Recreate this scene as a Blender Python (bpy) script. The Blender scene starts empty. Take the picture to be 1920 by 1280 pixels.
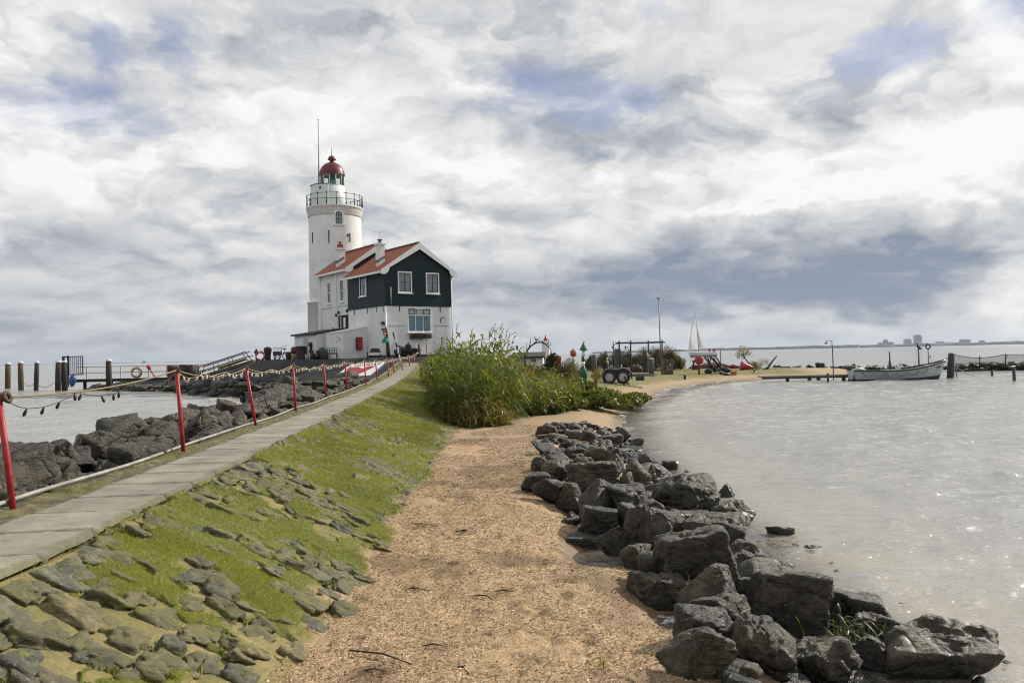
import bpy, math, random
import numpy as np
from mathutils import Vector, Matrix

SC = bpy.context.scene
COL = SC.collection
R = math.radians

# ------------------------------------------------------------------ camera
EYE = 2.6
PITCH, ROLL, FPX = R(0.94), R(1.22), 1500.0
_f = Vector((0, math.cos(PITCH), math.sin(PITCH)))
_u0 = Vector((0, -math.sin(PITCH), math.cos(PITCH)))
_r0 = Vector((1, 0, 0))
_r = _r0 * math.cos(ROLL) - _u0 * math.sin(ROLL)
_u = _u0 * math.cos(ROLL) + _r0 * math.sin(ROLL)
cam_d = bpy.data.cameras.new("camera")
cam = bpy.data.objects.new("camera", cam_d)
COL.objects.link(cam)
cam.matrix_world = Matrix(((_r.x, _u.x, -_f.x, 0), (_r.y, _u.y, -_f.y, 0), (_r.z, _u.z, -_f.z, EYE), (0, 0, 0, 1)))
cam_d.sensor_width = 36.0
cam_d.lens = FPX / 1920 * 36.0
cam_d.clip_start = 0.1
cam_d.clip_end = 60000
SC.camera = cam


def ray(px, py):
    a, b = (px - 960) / FPX, (640 - py) / FPX
    return _f + _r * a + _u * b


def at(px, py, Y=None, z=None):
    """Where the sight line through a photo pixel meets a distance Y ahead, or a height z."""
    d = ray(px, py)
    t = Y / d.y if Y is not None else (z - EYE) / d.z
    return Vector((d.x * t, d.y * t, EYE + d.z * t))


def atx(px, Y, z):
    """World point at distance Y and height z under photo column px."""
    d = ray(px, 664)
    return Vector((d.x * Y / d.y, Y, z))


# ------------------------------------------------------------------ light
SUN_AZ, SUN_EL = R(58), R(34)          # azimuth measured from +Y towards +X
sun_d = bpy.data.lights.new("sun", 'SUN')
sun_d.energy = 5.0
sun_d.angle = R(0.6)
sun_d.color = (1.0, 0.93, 0.82)
sun = bpy.data.objects.new("sun", sun_d)
COL.objects.link(sun)
SUN_DIR = Vector((math.sin(SUN_AZ) * math.cos(SUN_EL), math.cos(SUN_AZ) * math.cos(SUN_EL), math.sin(SUN_EL)))
sun.rotation_euler = SUN_DIR.to_track_quat('Z', 'Y').to_euler()
sun.location = (20, 20, 40)

SC.view_settings.view_transform = 'Standard'
SC.view_settings.look = 'None'
SC.view_settings.exposure = 0.0
SC.view_settings.gamma = 1.0
SC.view_settings.use_curve_mapping = False
SC.render.engine = 'CYCLES'
SC.cycles.use_denoising = True
SC.cycles.filter_width = 1.0
SC.cycles.max_bounces = 8
SC.cycles.transparent_max_bounces = 12
SC.cycles.caustics_reflective = False
SC.cycles.caustics_refractive = False
SC.cycles.sample_clamp_indirect = 6.0


# ------------------------------------------------------------------ node helper
class NT:
    def __init__(self, tree):
        self.t = tree

    def n(self, kind, inp=None, **attrs):
        nd = self.t.nodes.new(kind)
        for k, v in attrs.items():
            setattr(nd, k, v)
        for k, v in (inp or {}).items():
            s = nd.inputs[k]
            if isinstance(v, bpy.types.NodeSocket):
                self.t.links.new(v, s)
            elif hasattr(v, 'outputs'):
                self.t.links.new(v.outputs[0], s)
            else:
                if s.type == 'RGBA' and len(v) == 3:
                    v = (*v, 1)
                s.default_value = v
        return nd

    def m(self, op, a, b=None, c=None, clamp=False):
        i = {0: a}
        if b is not None:
            i[1] = b
        if c is not None:
            i[2] = c
        return self.n('ShaderNodeMath', i, operation=op, use_clamp=clamp).outputs[0]

    def add(self, a, b): return self.m('ADD', a, b)
    def sub(self, a, b): return self.m('SUBTRACT', a, b)
    def mul(self, a, b): return self.m('MULTIPLY', a, b)

    def mix(self, f, a, b, blend='MIX'):
        nd = self.t.nodes.new('ShaderNodeMix')
        nd.data_type = 'RGBA'
        nd.blend_type = blend
        for i, v in ((0, f), (6, a), (7, b)):
            s = nd.inputs[i]
            if isinstance(v, bpy.types.NodeSocket):
                self.t.links.new(v, s)
            else:
                if i > 0 and len(v) == 3:
                    v = (*v, 1)
                s.default_value = v
        return nd.outputs[2]

    def ramp(self, f, stops, interp='LINEAR'):
        nd = self.n('ShaderNodeValToRGB', {0: f})
        cr = nd.color_ramp
        cr.interpolation = interp
        while len(cr.elements) < len(stops):
            cr.elements.new(0.5)
        for e, (p, c) in zip(cr.elements, stops):
            e.position = p
            e.color = (*c, 1) if len(c) == 3 else c
        return nd.outputs[0]

    def smooth(self, f, a, b, lo=0.0, hi=1.0):
        return self.n('ShaderNodeMapRange', {0: f, 1: a, 2: b, 3: lo, 4: hi}, interpolation_type='SMOOTHSTEP').outputs[0]

    def noise(self, vec, scale, detail=4, rough=0.5, dist=0.0, **kw):
        i = {'Scale': scale, 'Detail': detail, 'Roughness': rough, 'Distortion': dist}
        if vec is not None:
            i['Vector'] = vec
        return self.n('ShaderNodeTexNoise', i, **kw).outputs[0]

    def vmul(self, v, s):
        return self.n('ShaderNodeVectorMath', {0: v, 1: s}, operation='MULTIPLY').outputs[0]

    def vadd(self, v, s):
        return self.n('ShaderNodeVectorMath', {0: v, 1: s}, operation='ADD').outputs[0]


# ------------------------------------------------------------------ sky
world = bpy.data.worlds.new("World")
SC.world = world
world.use_nodes = True
wt = world.node_tree
wt.nodes.clear()
W = NT(wt)
tc = W.n('ShaderNodeTexCoord').outputs['Generated']
sep = W.n('ShaderNodeSeparateXYZ', {0: tc})
dx, dy, dz = sep.outputs
az0 = W.m('ARCTAN2', dx, dy)
el0 = W.m('ARCSINE', dz)
ae = W.n('ShaderNodeCombineXYZ', {0: az0, 1: el0, 2: 0.0}).outputs[0]
# slow warp so that the cloud fields get ragged outlines
wn = W.n('ShaderNodeTexNoise', {'Vector': W.vmul(ae, (1.0, 1.7, 1.0)), 'Scale': 6.0, 'Detail': 4.0, 'Roughness': 0.62}).outputs['Color']
aew = W.n('ShaderNodeVectorMath', {0: wn, 1: (0.20, 0.12, 0.0), 2: W.vadd(ae, (-0.10, -0.06, 0.0))}, operation='MULTIPLY_ADD').outputs[0]


def total(rows):
    """Sum of soft fields in azimuth / elevation: (pixel x, y, half width, half height, amount)."""
    s = None
    for px, py, sx, sy, amp in rows:
        d = ray(px, py).normalized()
        a0, e0 = math.atan2(d.x, d.y), math.asin(d.z)
        kx, ky = FPX / sx * 0.849, FPX / sy * 0.849        # 2 ** -q falls off like exp(-r^2 / 2)
        v = W.n('ShaderNodeVectorMath', {0: aew, 1: (kx, ky, 0), 2: (-a0 * kx, -e0 * ky, 0)}, operation='MULTIPLY_ADD').outputs[0]
        q = W.n('ShaderNodeVectorMath', {0: v, 1: v}, operation='DOT_PRODUCT').outputs[1]
        g = W.m('POWER', 0.5, q)
        s = W.mul(g, amp) if s is None else W.m('MULTIPLY_ADD', g, amp, s)
    return s


kz = W.add(W.m('MAXIMUM', dz, 0.0), 0.30)
pl = W.n('ShaderNodeCombineXYZ', {0: W.m('DIVIDE', dx, kz), 1: W.m('DIVIDE', dy, kz), 2: 0.0}).outputs[0]
plr = W.n('ShaderNodeVectorMath', {0: wn, 1: (0.16, 0.16, 0.0), 2: pl}, operation='MULTIPLY_ADD').outputs[0]
pl = W.n('ShaderNodeVectorMath', {0: wn, 1: (0.32, 0.32, 0.0), 2: pl}, operation='MULTIPLY_ADD').outputs[0]
n0 = W.noise(W.vadd(pl, (3.1, 0.7, 0.0)), 2.5, 7, 0.56, 0.10)
n1 = W.noise(W.vadd(pl, (3.1 + 0.05, 0.7 - 0.06, 0.0)), 2.5, 5, 0.56, 0.10)
fine = W.noise(W.vadd(plr, (1.3, 5.7, 0)), 5.5, 6, 0.60, 0.2)
relief = W.sub(n0, n1)
tilt = W.n('ShaderNodeCombineXYZ', {0: W.n('ShaderNodeSeparateXYZ', {0: aew}).outputs[0], 1: W.m('MULTIPLY_ADD', W.n('ShaderNodeSeparateXYZ', {0: aew}).outputs[0], -0.16, W.n('ShaderNodeSeparateXYZ', {0: aew}).outputs[1]), 2: 0.0}).outputs[0]
streak = W.noise(W.vmul(tilt, (2.4, 13.0, 1)), 1.0, 5, 0.58, 0.3)

light = total([
    (90, 250, 260, 150, 0.20), (60, 60, 160, 80, 0.16), (500, 190, 150, 70, 0.16), (660, 175, 70, 45, 0.16),
    (1500, 210, 420, 110, 0.15), (1250, 320, 420, 70, 0.16), (880, 330, 240, 90, 0.10), (1840, 270, 200, 60, 0.16),
    (1600, 352, 210, 24, 0.36), (1830, 385, 200, 36, 0.30), (1915, 545, 52, 55, 0.40), (1330, 418, 150, 16, 0.22),
    (160, 330, 260, 60, 0.16), (1150, 612, 520, 22, 0.16), (1100, 470, 120, 30, 0.10), (330, 575, 220, 28, 0.14),
    (860, 20, 300, 60, 0.08), (1430, 60, 130, 60, 0.12),
])
dark = total([
    (1500, 490, 330, 60, 0.22), (1420, 540, 260, 32, 0.26), (1760, 470, 110, 60, 0.10), (1330, 388, 110, 30, 0.28),
    (200, 448, 120, 26, 0.30), (300, 600, 420, 50, 0.07), (40, 520, 160, 60, 0.12), (120, 650, 500, 30, 0.10),
    (1320, 250, 240, 26, 0.16), (560, 95, 190, 60, 0.12), (700, 440, 260, 60, 0.03), (980, 560, 130, 40, 0.12),
    (330, 380, 190, 26, 0.12), (1800, 200, 220, 22, 0.22), (1700, 632, 300, 18, 0.08),
    (300, 20, 120, 40, 0.14), (1220, 170, 110, 60, 0.12), (820, 250, 300, 40, 0.08),
])
gap = total([
    (178, 82, 38, 38, 0.85), (320, 58, 44, 46, 0.75), (30, 98, 40, 20, 0.5), (960, 165, 230, 34, 0.40),
    (1150, 185, 110, 28, 0.52), (1245, 18, 46, 30, 0.75), (1600, 82, 66, 38, 0.85), (1710, 62, 60, 34, 0.75),
    (1900, 40, 50, 24, 0.65), (1680, 175, 80, 22, 0.5), (765, 300, 36, 28, 0.55), (60, 212, 110, 26, 0.55),
    (330, 405, 90, 24, 0.38), (240, 210, 90, 24, 0.38), (1400, 340, 150, 24, 0.26),
])
rim = W.m('SUBTRACT', 1.0, W.mul(W.m('ABSOLUTE', W.sub(n0, 0.535)), 9.0), clamp=True)
vary = W.m('MULTIPLY_ADD', W.sub(n0, 0.5), 0.55, W.mul(relief, 2.1))
vary = W.m('MULTIPLY_ADD', W.sub(fine, 0.5), 0.36, vary)
vary = W.m('MULTIPLY_ADD', rim, 0.17, vary)
low = W.smooth(el0, 0.02, 0.24, 0.40, 1.0)
level = W.m('MULTIPLY_ADD', vary, low, 0.475)
level = W.m('MULTIPLY_ADD', W.sub(streak, 0.5), 0.46, level)
level = W.add(level, W.sub(light, dark))
# the rain cloud over the bay: a heavy body with a lit upper edge
nf_ = W.mul(W.sub(fine, 0.5), 0.75)
body0 = W.smooth(W.add(total([(1530, 470, 300, 84, 1.0), (1330, 540, 200, 34, 0.5)]), nf_), 0.42, 0.66)
body1 = W.smooth(W.add(total([(1530, 444, 300, 84, 1.0)]), nf_), 0.42, 0.66)
level = W.m('MULTIPLY_ADD', body0, -0.17, level)
level = W.m('MULTIPLY_ADD', W.m('SUBTRACT', body1, body0, clamp=True), 0.30, level)
cl = W.ramp(level, [(0.0, (0.250, 0.300, 0.390)), (0.25, (0.405, 0.435, 0.490)), (0.48, (0.575, 0.595, 0.630)),
                    (0.72, (0.765, 0.765, 0.755)), (1.0, (0.965, 0.962, 0.945))])
open_ = W.add(gap, W.add(W.mul(W.sub(0.5, fine), 1.2), W.mul(W.sub(0.5, n0), 1.7)))
gmask = W.smooth(open_, 0.28, 1.0, 0.0, 0.62)
nish = W.n('ShaderNodeTexSky', sky_type='NISHITA')
nish.sun_disc = False
nish.sun_elevation = SUN_EL
nish.sun_rotation = SUN_AZ
nish.altitude = 0
nish.air_density = 1.0
nish.dust_density = 1.6
nish.ozone_density = 1.3
SKY_K = 0.10
clouds = W.vmul(cl, (1 / SKY_K,) * 3)
# thin veil over the blue
blue = W.mix(0.68, nish.outputs[0], (2.9, 3.6, 6.3))
skyc = W.mix(gmask, clouds, blue)
bg = W.n('ShaderNodeBackground', {0: skyc, 1: SKY_K})
W.n('ShaderNodeOutputWorld', {0: bg})
world.cycles.sampling_method = 'MANUAL'
world.cycles.sample_map_resolution = 512


# ------------------------------------------------------------------ numpy noise
def _hash(ix, iy, iz, seed):
    h = (ix * 374761393 + iy * 668265263 + iz * 2147483647 + seed * 974634777) & 0xffffffff
    h = ((h ^ (h >> 13)) * 1274126177) & 0xffffffff
    h = ((h ^ (h >> 16)) * 2246822519) & 0xffffffff
    return ((h ^ (h >> 15)) & 0xffffff) / float(0xffffff)


def vnoise2(x, y, seed=0):
    x = np.asarray(x, float); y = np.asarray(y, float)
    xi, yi = np.floor(x).astype(np.int64), np.floor(y).astype(np.int64)
    fx, fy = x - xi, y - yi
    fx = fx * fx * fx * (fx * (fx * 6 - 15) + 10); fy = fy * fy * fy * (fy * (fy * 6 - 15) + 10)
    z = np.zeros_like(xi)
    a = _hash(xi, yi, z, seed); b = _hash(xi + 1, yi, z, seed)
    c = _hash(xi, yi + 1, z, seed); d = _hash(xi + 1, yi + 1, z, seed)
    return (a * (1 - fx) + b * fx) * (1 - fy) + (c * (1 - fx) + d * fx) * fy - 0.5


def vnoise3(x, y, z, seed=0):
    xi, yi, zi = np.floor(x).astype(np.int64), np.floor(y).astype(np.int64), np.floor(z).astype(np.int64)
    fx, fy, fz = x - xi, y - yi, z - zi
    fx = fx * fx * (3 - 2 * fx); fy = fy * fy * (3 - 2 * fy); fz = fz * fz * (3 - 2 * fz)
    r = 0
    for dx_ in (0, 1):
        for dy_ in (0, 1):
            for dz_ in (0, 1):
                w = (fx if dx_ else 1 - fx) * (fy if dy_ else 1 - fy) * (fz if dz_ else 1 - fz)
                r = r + w * _hash(xi + dx_, yi + dy_, zi + dz_, seed)
    return r - 0.5


def fbm2(x, y, seed=0, octs=4, gain=0.5, lac=2.03):
    r, a = 0, 1.0
    x = np.asarray(x, float); y = np.asarray(y, float)
    for k in range(octs):
        r = r + a * vnoise2(x + 17.3 * k, y - 9.1 * k, seed + k)
        x, y, a = x * lac, y * lac, a * gain
    return r


def fbm3(p, seed=0, octs=4, gain=0.5, lac=2.07):
    r, a = 0, 1.0
    p = np.array(p, float)
    for k in range(octs):
        r = r + a * vnoise3(p[:, 0], p[:, 1], p[:, 2], seed + k)
        p = p * lac + 3.7
        a *= gain
    return r


def sstep(x, a, b):
    t = np.clip((np.asarray(x, float) - a) / (b - a), 0, 1)
    return t * t * (3 - 2 * t)


def poly_sd(px, py, poly):
    """Signed distance to a closed polygon, positive inside."""
    P = np.asarray(poly, float)
    shp = np.shape(px)
    px = np.ravel(px); py = np.ravel(py)
    best = np.full(px.shape, 1e18)
    ins = np.zeros(px.shape, bool)
    n = len(P)
    for i in range(n):
        ax, ay = P[i]; bx, by = P[(i + 1) % n]
        ex, ey = bx - ax, by - ay
        wx, wy = px - ax, py - ay
        t = np.clip((wx * ex + wy * ey) / (ex * ex + ey * ey), 0, 1)
        best = np.minimum(best, (wx - t * ex) ** 2 + (wy - t * ey) ** 2)
        c = ((ay > py) != (by > py))
        with np.errstate(divide='ignore', invalid='ignore'):
            c &= px < (bx - ax) * (py - ay) / (by - ay + 1e-30) + ax
        ins ^= c
    return (np.sqrt(best) * np.where(ins, 1, -1)).reshape(shp)


# ------------------------------------------------------------------ objects
def link(o, parent=None):
    COL.objects.link(o)
    if parent is not None:
        o.parent = parent
    return o


def tag(o, label=None, cat=None, group=None, kind=None):
    if label: o['label'] = label
    if cat: o['category'] = cat
    if group: o['group'] = group
    if kind: o['kind'] = kind
    return o


def thing(name, label, cat, loc=(0, 0, 0), rz=0.0, group=None, rot=None):
    o = bpy.data.objects.new(name, None)
    link(o)
    o.empty_display_size = 0.3
    o.location = loc
    o.rotation_euler = rot if rot is not None else (0, 0, rz)
    return tag(o, label, cat, group)


def mesh_np(name, verts, faces, mat=None, parent=None, smooth=True, attrs=None):
    """verts (n,3); faces (m,k) of one size k."""
    me = bpy.data.meshes.new(name)
    v = np.ascontiguousarray(verts, np.float32)
    f = np.ascontiguousarray(faces, np.int32)
    m, k = f.shape
    me.vertices.add(len(v)); me.vertices.foreach_set('co', v.ravel())
    me.loops.add(m * k); me.loops.foreach_set('vertex_index', f.ravel())
    me.polygons.add(m)
    me.polygons.foreach_set('loop_start', np.arange(0, m * k, k, dtype=np.int32))
    me.polygons.foreach_set('loop_total', np.full(m, k, np.int32))
    me.polygons.foreach_set('use_smooth', np.full(m, smooth, bool))
    for an, av in (attrs or {}).items():
        a = me.attributes.new(an, 'FLOAT', 'POINT')
        a.data.foreach_set('value', np.ascontiguousarray(av, np.float32).ravel())
    me.update(calc_edges=True)
    if mat: me.materials.append(mat)
    return link(bpy.data.objects.new(name, me), parent)


def copy_tree(o, parent=None):
    c = o.copy()
    link(c, parent)
    if parent is not None:
        c.matrix_parent_inverse = o.matrix_parent_inverse
    for ch in list(o.children):
        copy_tree(ch, c)
    return c


class MB:
    """Collects simple shapes and links them as ONE mesh."""

    def __init__(self):
        self.v, self.f, self.s = [], [], []

    def _add(self, vs, fs, smooth=False):
        b = len(self.v)
        self.v += [tuple(p) for p in vs]
        for q in fs:
            self.f.append([b + i for i in q]); self.s.append(smooth)
        return self

    def box(self, lo, hi, M=None, bev=0.0):
        x0, y0, z0 = lo; x1, y1, z1 = hi
        if bev <= 0:
            vs = [Vector(p) for p in ((x0, y0, z0), (x1, y0, z0), (x1, y1, z0), (x0, y1, z0), (x0, y0, z1), (x1, y0, z1), (x1, y1, z1), (x0, y1, z1))]
            fs = [(3, 2, 1, 0), (4, 5, 6, 7), (0, 1, 5, 4), (1, 2, 6, 5), (2, 3, 7, 6), (3, 0, 4, 7)]
        else:
            b, vs, fs = bev, [], []
            for z, ins in ((z0, b), (z0 + b, 0), (z1 - b, 0), (z1, b)):
                c = b if not ins else b
                i = ins
                vs += [Vector(p) for p in ((x0 + i + (c if not ins else 0), y0 + i, z), (x1 - i - (c if not ins else 0), y0 + i, z),
                                           (x1 - i, y0 + i + (c if not ins else 0), z), (x1 - i, y1 - i - (c if not ins else 0), z),
                                           (x1 - i - (c if not ins else 0), y1 - i, z), (x0 + i + (c if not ins else 0), y1 - i, z),
                                           (x0 + i, y1 - i - (c if not ins else 0), z), (x0 + i, y0 + i + (c if not ins else 0), z))]
            for r_ in range(3):
                for k in range(8):
                    a, d = r_ * 8 + k, r_ * 8 + (k + 1) % 8
                    fs.append((a, d, d + 8, a + 8))
            fs += [tuple(range(7, -1, -1)), tuple(range(24, 32))]
        if M is not None:
            vs = [M @ p for p in vs]
        return self._add(vs, fs)

    def tube(self, pts, r, seg=8, caps=True, smooth=True):
        pts = [Vector(p) for p in pts]
        n = len(pts)
        rs = list(r) if hasattr(r, '__len__') else [r] * n
        vs, fs = [], []
        t0 = (pts[1] - pts[0]).normalized()
        up = Vector((0, 0, 1)) if abs(t0.z) < 0.9 else Vector((1, 0, 0))
        a = t0.cross(up).normalized()
        for i, p in enumerate(pts):
            t = (pts[min(i + 1, n - 1)] - pts[max(i - 1, 0)]).normalized()
            a = (a - t * a.dot(t)).normalized()
            b = t.cross(a)
            for k in range(seg):
                w = 2 * math.pi * k / seg
                vs.append(p + (a * math.cos(w) + b * math.sin(w)) * rs[i])
        for i in range(n - 1):
            for k in range(seg):
                k2 = (k + 1) % seg
                fs.append((i * seg + k, i * seg + k2, (i + 1) * seg + k2, (i + 1) * seg + k))
        self._add(vs, fs, smooth)
        if caps:
            b0 = len(self.v) - len(vs)
            self.f.append([b0 + k for k in range(seg - 1, -1, -1)]); self.s.append(False)
            self.f.append([b0 + (n - 1) * seg + k for k in range(seg)]); self.s.append(False)
        return self

    def lathe(self, prof, c=(0, 0, 0), seg=24, a0=0.0, a1=None, smooth=True, caps=True, M=None):
        """prof: (radius, z) from the bottom up."""
        full = a1 is None
        nn = seg if full else seg + 1
        vs, fs = [], []
        for r, z in prof:
            for k in range(nn):
                w = 2 * math.pi * k / seg if full else a0 + (a1 - a0) * k / seg
                p = Vector((c[0] + r * math.cos(w), c[1] + r * math.sin(w), c[2] + z))
                vs.append(M @ p if M is not None else p)
        for i in range(len(prof) - 1):
            for k in range(seg):
                k2 = (k + 1) % nn
                fs.append((i * nn + k, i * nn + k2, (i + 1) * nn + k2, (i + 1) * nn + k))
        self._add(vs, fs, smooth)
        if caps:
            b0 = len(self.v) - len(vs)
            self.f.append([b0 + k for k in range(nn - 1, -1, -1)]); self.s.append(False)
            self.f.append([b0 + (len(prof) - 1) * nn + k for k in range(nn)]); self.s.append(False)
        return self

    def prism(self, pts, d, M=None):
        """A polygon of 3D points extruded along the vector d."""
        n = len(pts)
        d = Vector(d)
        a = [Vector(p) for p in pts]
        vs = a + [p + d for p in a]
        if M is not None:
            vs = [M @ p for p in vs]
        fs = [tuple(range(n - 1, -1, -1)), tuple(range(n, 2 * n))] + [(i, (i + 1) % n, n + (i + 1) % n, n + i) for i in range(n)]
        return self._add(vs, fs)

    def torus(self, c, R_, r, seg=24, sub=8, M=None, arc=None):
        vs, fs = [], []
        nn = seg if arc is None else seg + 1
        for i in range(nn):
            w = 2 * math.pi * i / seg if arc is None else arc[0] + (arc[1] - arc[0]) * i / seg
            for k in range(sub):
                q = 2 * math.pi * k / sub
                p = Vector(((R_ + r * math.cos(q)) * math.cos(w), (R_ + r * math.cos(q)) * math.sin(w), r * math.sin(q)))
                p = M @ p if M is not None else p
                vs.append(p + Vector(c))
        for i in range(seg):
            i2 = (i + 1) % nn
            for k in range(sub):
                k2 = (k + 1) % sub
                fs.append((i * sub + k, i2 * sub + k, i2 * sub + k2, i * sub + k2))
        return self._add(vs, fs, True)

    def ball(self, c, r, seg=14, rings=8, sc=(1, 1, 1)):
        vs, fs = [], []
        for i in range(1, rings):
            th = math.pi * i / rings
            for k in range(seg):
                w = 2 * math.pi * k / seg
                vs.append((c[0] + r * sc[0] * math.sin(th) * math.cos(w), c[1] + r * sc[1] * math.sin(th) * math.sin(w), c[2] + r * sc[2] * math.cos(th)))
        vs += [(c[0], c[1], c[2] + r * sc[2]), (c[0], c[1], c[2] - r * sc[2])]
        T, B = len(vs) - 2, len(vs) - 1
        for i in range(rings - 2):
            for k in range(seg):
                k2 = (k + 1) % seg
                fs.append((i * seg + k, (i + 1) * seg + k, (i + 1) * seg + k2, i * seg + k2))
        for k in range(seg):
            k2 = (k + 1) % seg
            fs.append((T, k, k2)); fs.append((B, (rings - 2) * seg + k2, (rings - 2) * seg + k))
        return self._add(vs, fs, True)

    def poly(self, pts):
        return self._add(pts, [tuple(range(len(pts)))])

    def build(self, name, mat, parent=None, loc=None):
        me = bpy.data.meshes.new(name)
        me.from_pydata([tuple(p) for p in self.v], [], self.f)
        me.polygons.foreach_set('use_smooth', self.s)
        me.update()
        if mat: me.materials.append(mat)
        o = link(bpy.data.objects.new(name, me), parent)
        if loc is not None: o.location = loc
        return o


def rotz(a): return Matrix.Rotation(a, 4, 'Z')


# ------------------------------------------------------------------ materials
MATS = {}


def new_mat(name):
    m = bpy.data.materials.new(name)
    m.use_nodes = True
    m.node_tree.nodes.clear()
    return m, NT(m.node_tree)


def finish(m, T, col, rough=0.6, bump=None, bstr=0.3, bdist=0.02, metal=0.0, spec=0.5, alpha=None, extra=None):
    i = {'Base Color': col, 'Roughness': rough, 'Metallic': metal, 'Specular IOR Level': spec}
    if bump is not None:
        i['Normal'] = T.n('ShaderNodeBump', {'Height': bump, 'Strength': bstr, 'Distance': bdist}).outputs[0]
    if alpha is not None: i['Alpha'] = alpha
    i.update(extra or {})
    p = T.n('ShaderNodeBsdfPrincipled', i)
    T.n('ShaderNodeOutputMaterial', {0: p})
    return m


def paint(name, c, rough=0.5, wear=0.18, scale=6.0, metal=0.0, dirt=(0.12, 0.10, 0.08), bstr=0.15, bscale=40.0, amt=0.35):
    """A coloured surface with mottling, dirt specks and a little relief."""
    if name in MATS: return MATS[name]
    m, T = new_mat(name)
    tc_ = T.n('ShaderNodeTexCoord').outputs['Object']
    a = T.noise(tc_, scale, 6, 0.6)
    b = T.noise(T.vadd(tc_, (5.2, 1.3, 9.7)), scale * 4.3, 5, 0.65)
    v = T.smooth(a, 0.3, 0.7, 1.0 - wear, 1.0 + wear)
    col = T.mix(1.0, c, T.n('ShaderNodeCombineXYZ', {0: v, 1: v, 2: v}).outputs[0], 'MULTIPLY')
    d = T.smooth(b, 0.56, 0.74, 0, amt)
    col = T.mix(d, col, dirt)
    rg = T.smooth(a, 0.3, 0.7, max(rough - 0.12, 0.05), min(rough + 0.15, 1))
    finish(m, T, col, rg, T.noise(tc_, bscale, 4, 0.6), bstr, 0.01, metal)
    MATS[name] = m
    return m


# ================================================================== LAND
# dike crest (right edge of the concrete path) and its neighbours, all as functions of Y
DY = np.array([-6, 0, 5.4, 12.4, 22.2, 31, 40, 47, 53, 57, 60])
DXR = np.array([-2.6, -3.08, -3.5, -3.97, -4.62, -5.2, -5.75, -6.15, -6.45, -6.6, -6.7])     # right edge of the path
DZ = np.array([1.15, 1.15, 1.15, 1.15, 1.16, 1.20, 1.30, 1.50, 1.85, 2.2, 2.5])
PATH_W = 1.02
VERGE = 0.62
FOOTX = np.array([-1.25, -1.35, -1.55, -1.72, -1.75, -1.9, -2.2, -2.6, -3.2, -3.8, -4.2])     # foot of the stone slope


def crest_x(y): return np.interp(y, DY, DXR)
def crest_z(y): return np.interp(y, DY, DZ)
def foot_x(y): return np.interp(y, DY, FOOTX)


LAND = [(2.2, -8), (2.3, 5), (2.6, 10), (2.7, 16), (3.0, 22), (3.9, 28), (4.7, 33), (6.5, 40), (10.4, 52), (15.6, 63), (22.2, 70), (30, 71.5), (35, 76),
        (38, 84), (34, 90), (26, 95), (16, 98), (4, 99), (-6, 99), (-8, 60), (-8, -8)]
MOUND = [(-5.2, 56.5), (-9.0, 58.6), (-13.6, 60.8), (-18.7, 65.8), (-22.4, 72.6), (-25.5, 80.0), (-26, 90), (-10, 92), (-2, 84), (-1.5, 66), (-3.5, 58)]
SPIT = [(-20, 72), (-27, 73.5), (-34, 75), (-40.5, 77), (-42, 80), (-36, 84), (-25, 86)]


def land_parts(x, y):
    x = np.asarray(x, float); y = np.asarray(y, float)
    wob = 0.25 * fbm2(x * 0.5, y * 0.5, 5, 3)
    d = poly_sd(x, y, LAND) + wob * np.clip((y - 20) / 20, 0.3, 1)
    # sand rises from the water line, then the meadow of the point
    top = 0.33 + 0.37 * sstep(y, 24, 44) - 0.12 * sstep(x, 8, 16)
    up = top * sstep(d, -0.2, 1.0 + 4.2 * sstep(y, 20, 50))
    sand = np.where(d > -0.2, up, np.maximum(0.28 * (d + 0.2), -1.6))
    sand = sand - 0.03 + 0.05 * fbm2(x * 0.8, y * 0.8, 3, 4) * sstep(d, -0.3, 0.8)
    # low hollows between the sand and the rocks where the water comes in
    for hx, hy, hr, hd in ((1.12, 10.3, 0.66, 0.46), (1.45, 7.7, 0.45, 0.30), (0.95, 12.6, 0.5, 0.3)):
        sand = sand - hd * np.exp(-(((x - hx) / hr) ** 2 + ((y - hy) / (hr * 1.7)) ** 2))
    # the dike
    cx, cz, fx = crest_x(y), crest_z(y), foot_x(y)
    fz = 0.33 + 0.37 * sstep(y, 24, 44)
    t = (x - cx) / (fx - cx)
    right = cz + (fz - 0.05 - cz) * np.clip(t, 0, 1.3) ** 1.0
    lx = cx - PATH_W - VERGE
    ld = lx - x
    left = np.where(ld < 2.6, cz - 0.06 - 0.30 * sstep(ld, 0.0, 0.5) - 0.05 * ld, cz - 0.49 - (ld - 2.6) * 0.62)
    dk = np.where(x > cx, right, np.where(x > lx, cz - 0.06, left))
    dk = np.where((x > cx) & (t > 1.0), right - 0.3 * (t - 1), dk)
    dk = np.where(y > 64, -3, dk)
    # the lighthouse mound
    md = poly_sd(x, y, MOUND)
    mz = 2.55 + np.minimum(md, 0) * 0.36
    mz = np.where(md > 0, 2.55, mz)
    # rubble spit in front of the jetty
    sd = poly_sd(x, y, SPIT)
    sz = np.minimum(0.15 + 0.25 * sd, 0.8)
    return sand, dk, mz, sz, d, md


def land_z(x, y):
    s, k, m, p, _, _ = land_parts(x, y)
    return np.maximum(np.maximum(s, k), np.maximum(np.maximum(m, p), -1.6))


def gz(x, y):
    return float(land_z(np.array([float(x)]), np.array([float(y)]))[0])


def lines(*segs):
    out = []
    for a, b, st in segs:
        n = max(1, int(round((b - a) / st)))
        out += list(a + (b - a) * np.arange(n) / n)
    out.append(segs[-1][1])
    return np.array(out)


def grid_faces(nx, ny):
    i = np.arange(nx - 1)[:, None] * ny + np.arange(ny - 1)[None, :]
    return np.stack([i, i + ny, i + ny + 1, i + 1], -1).reshape(-1, 4)


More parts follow.
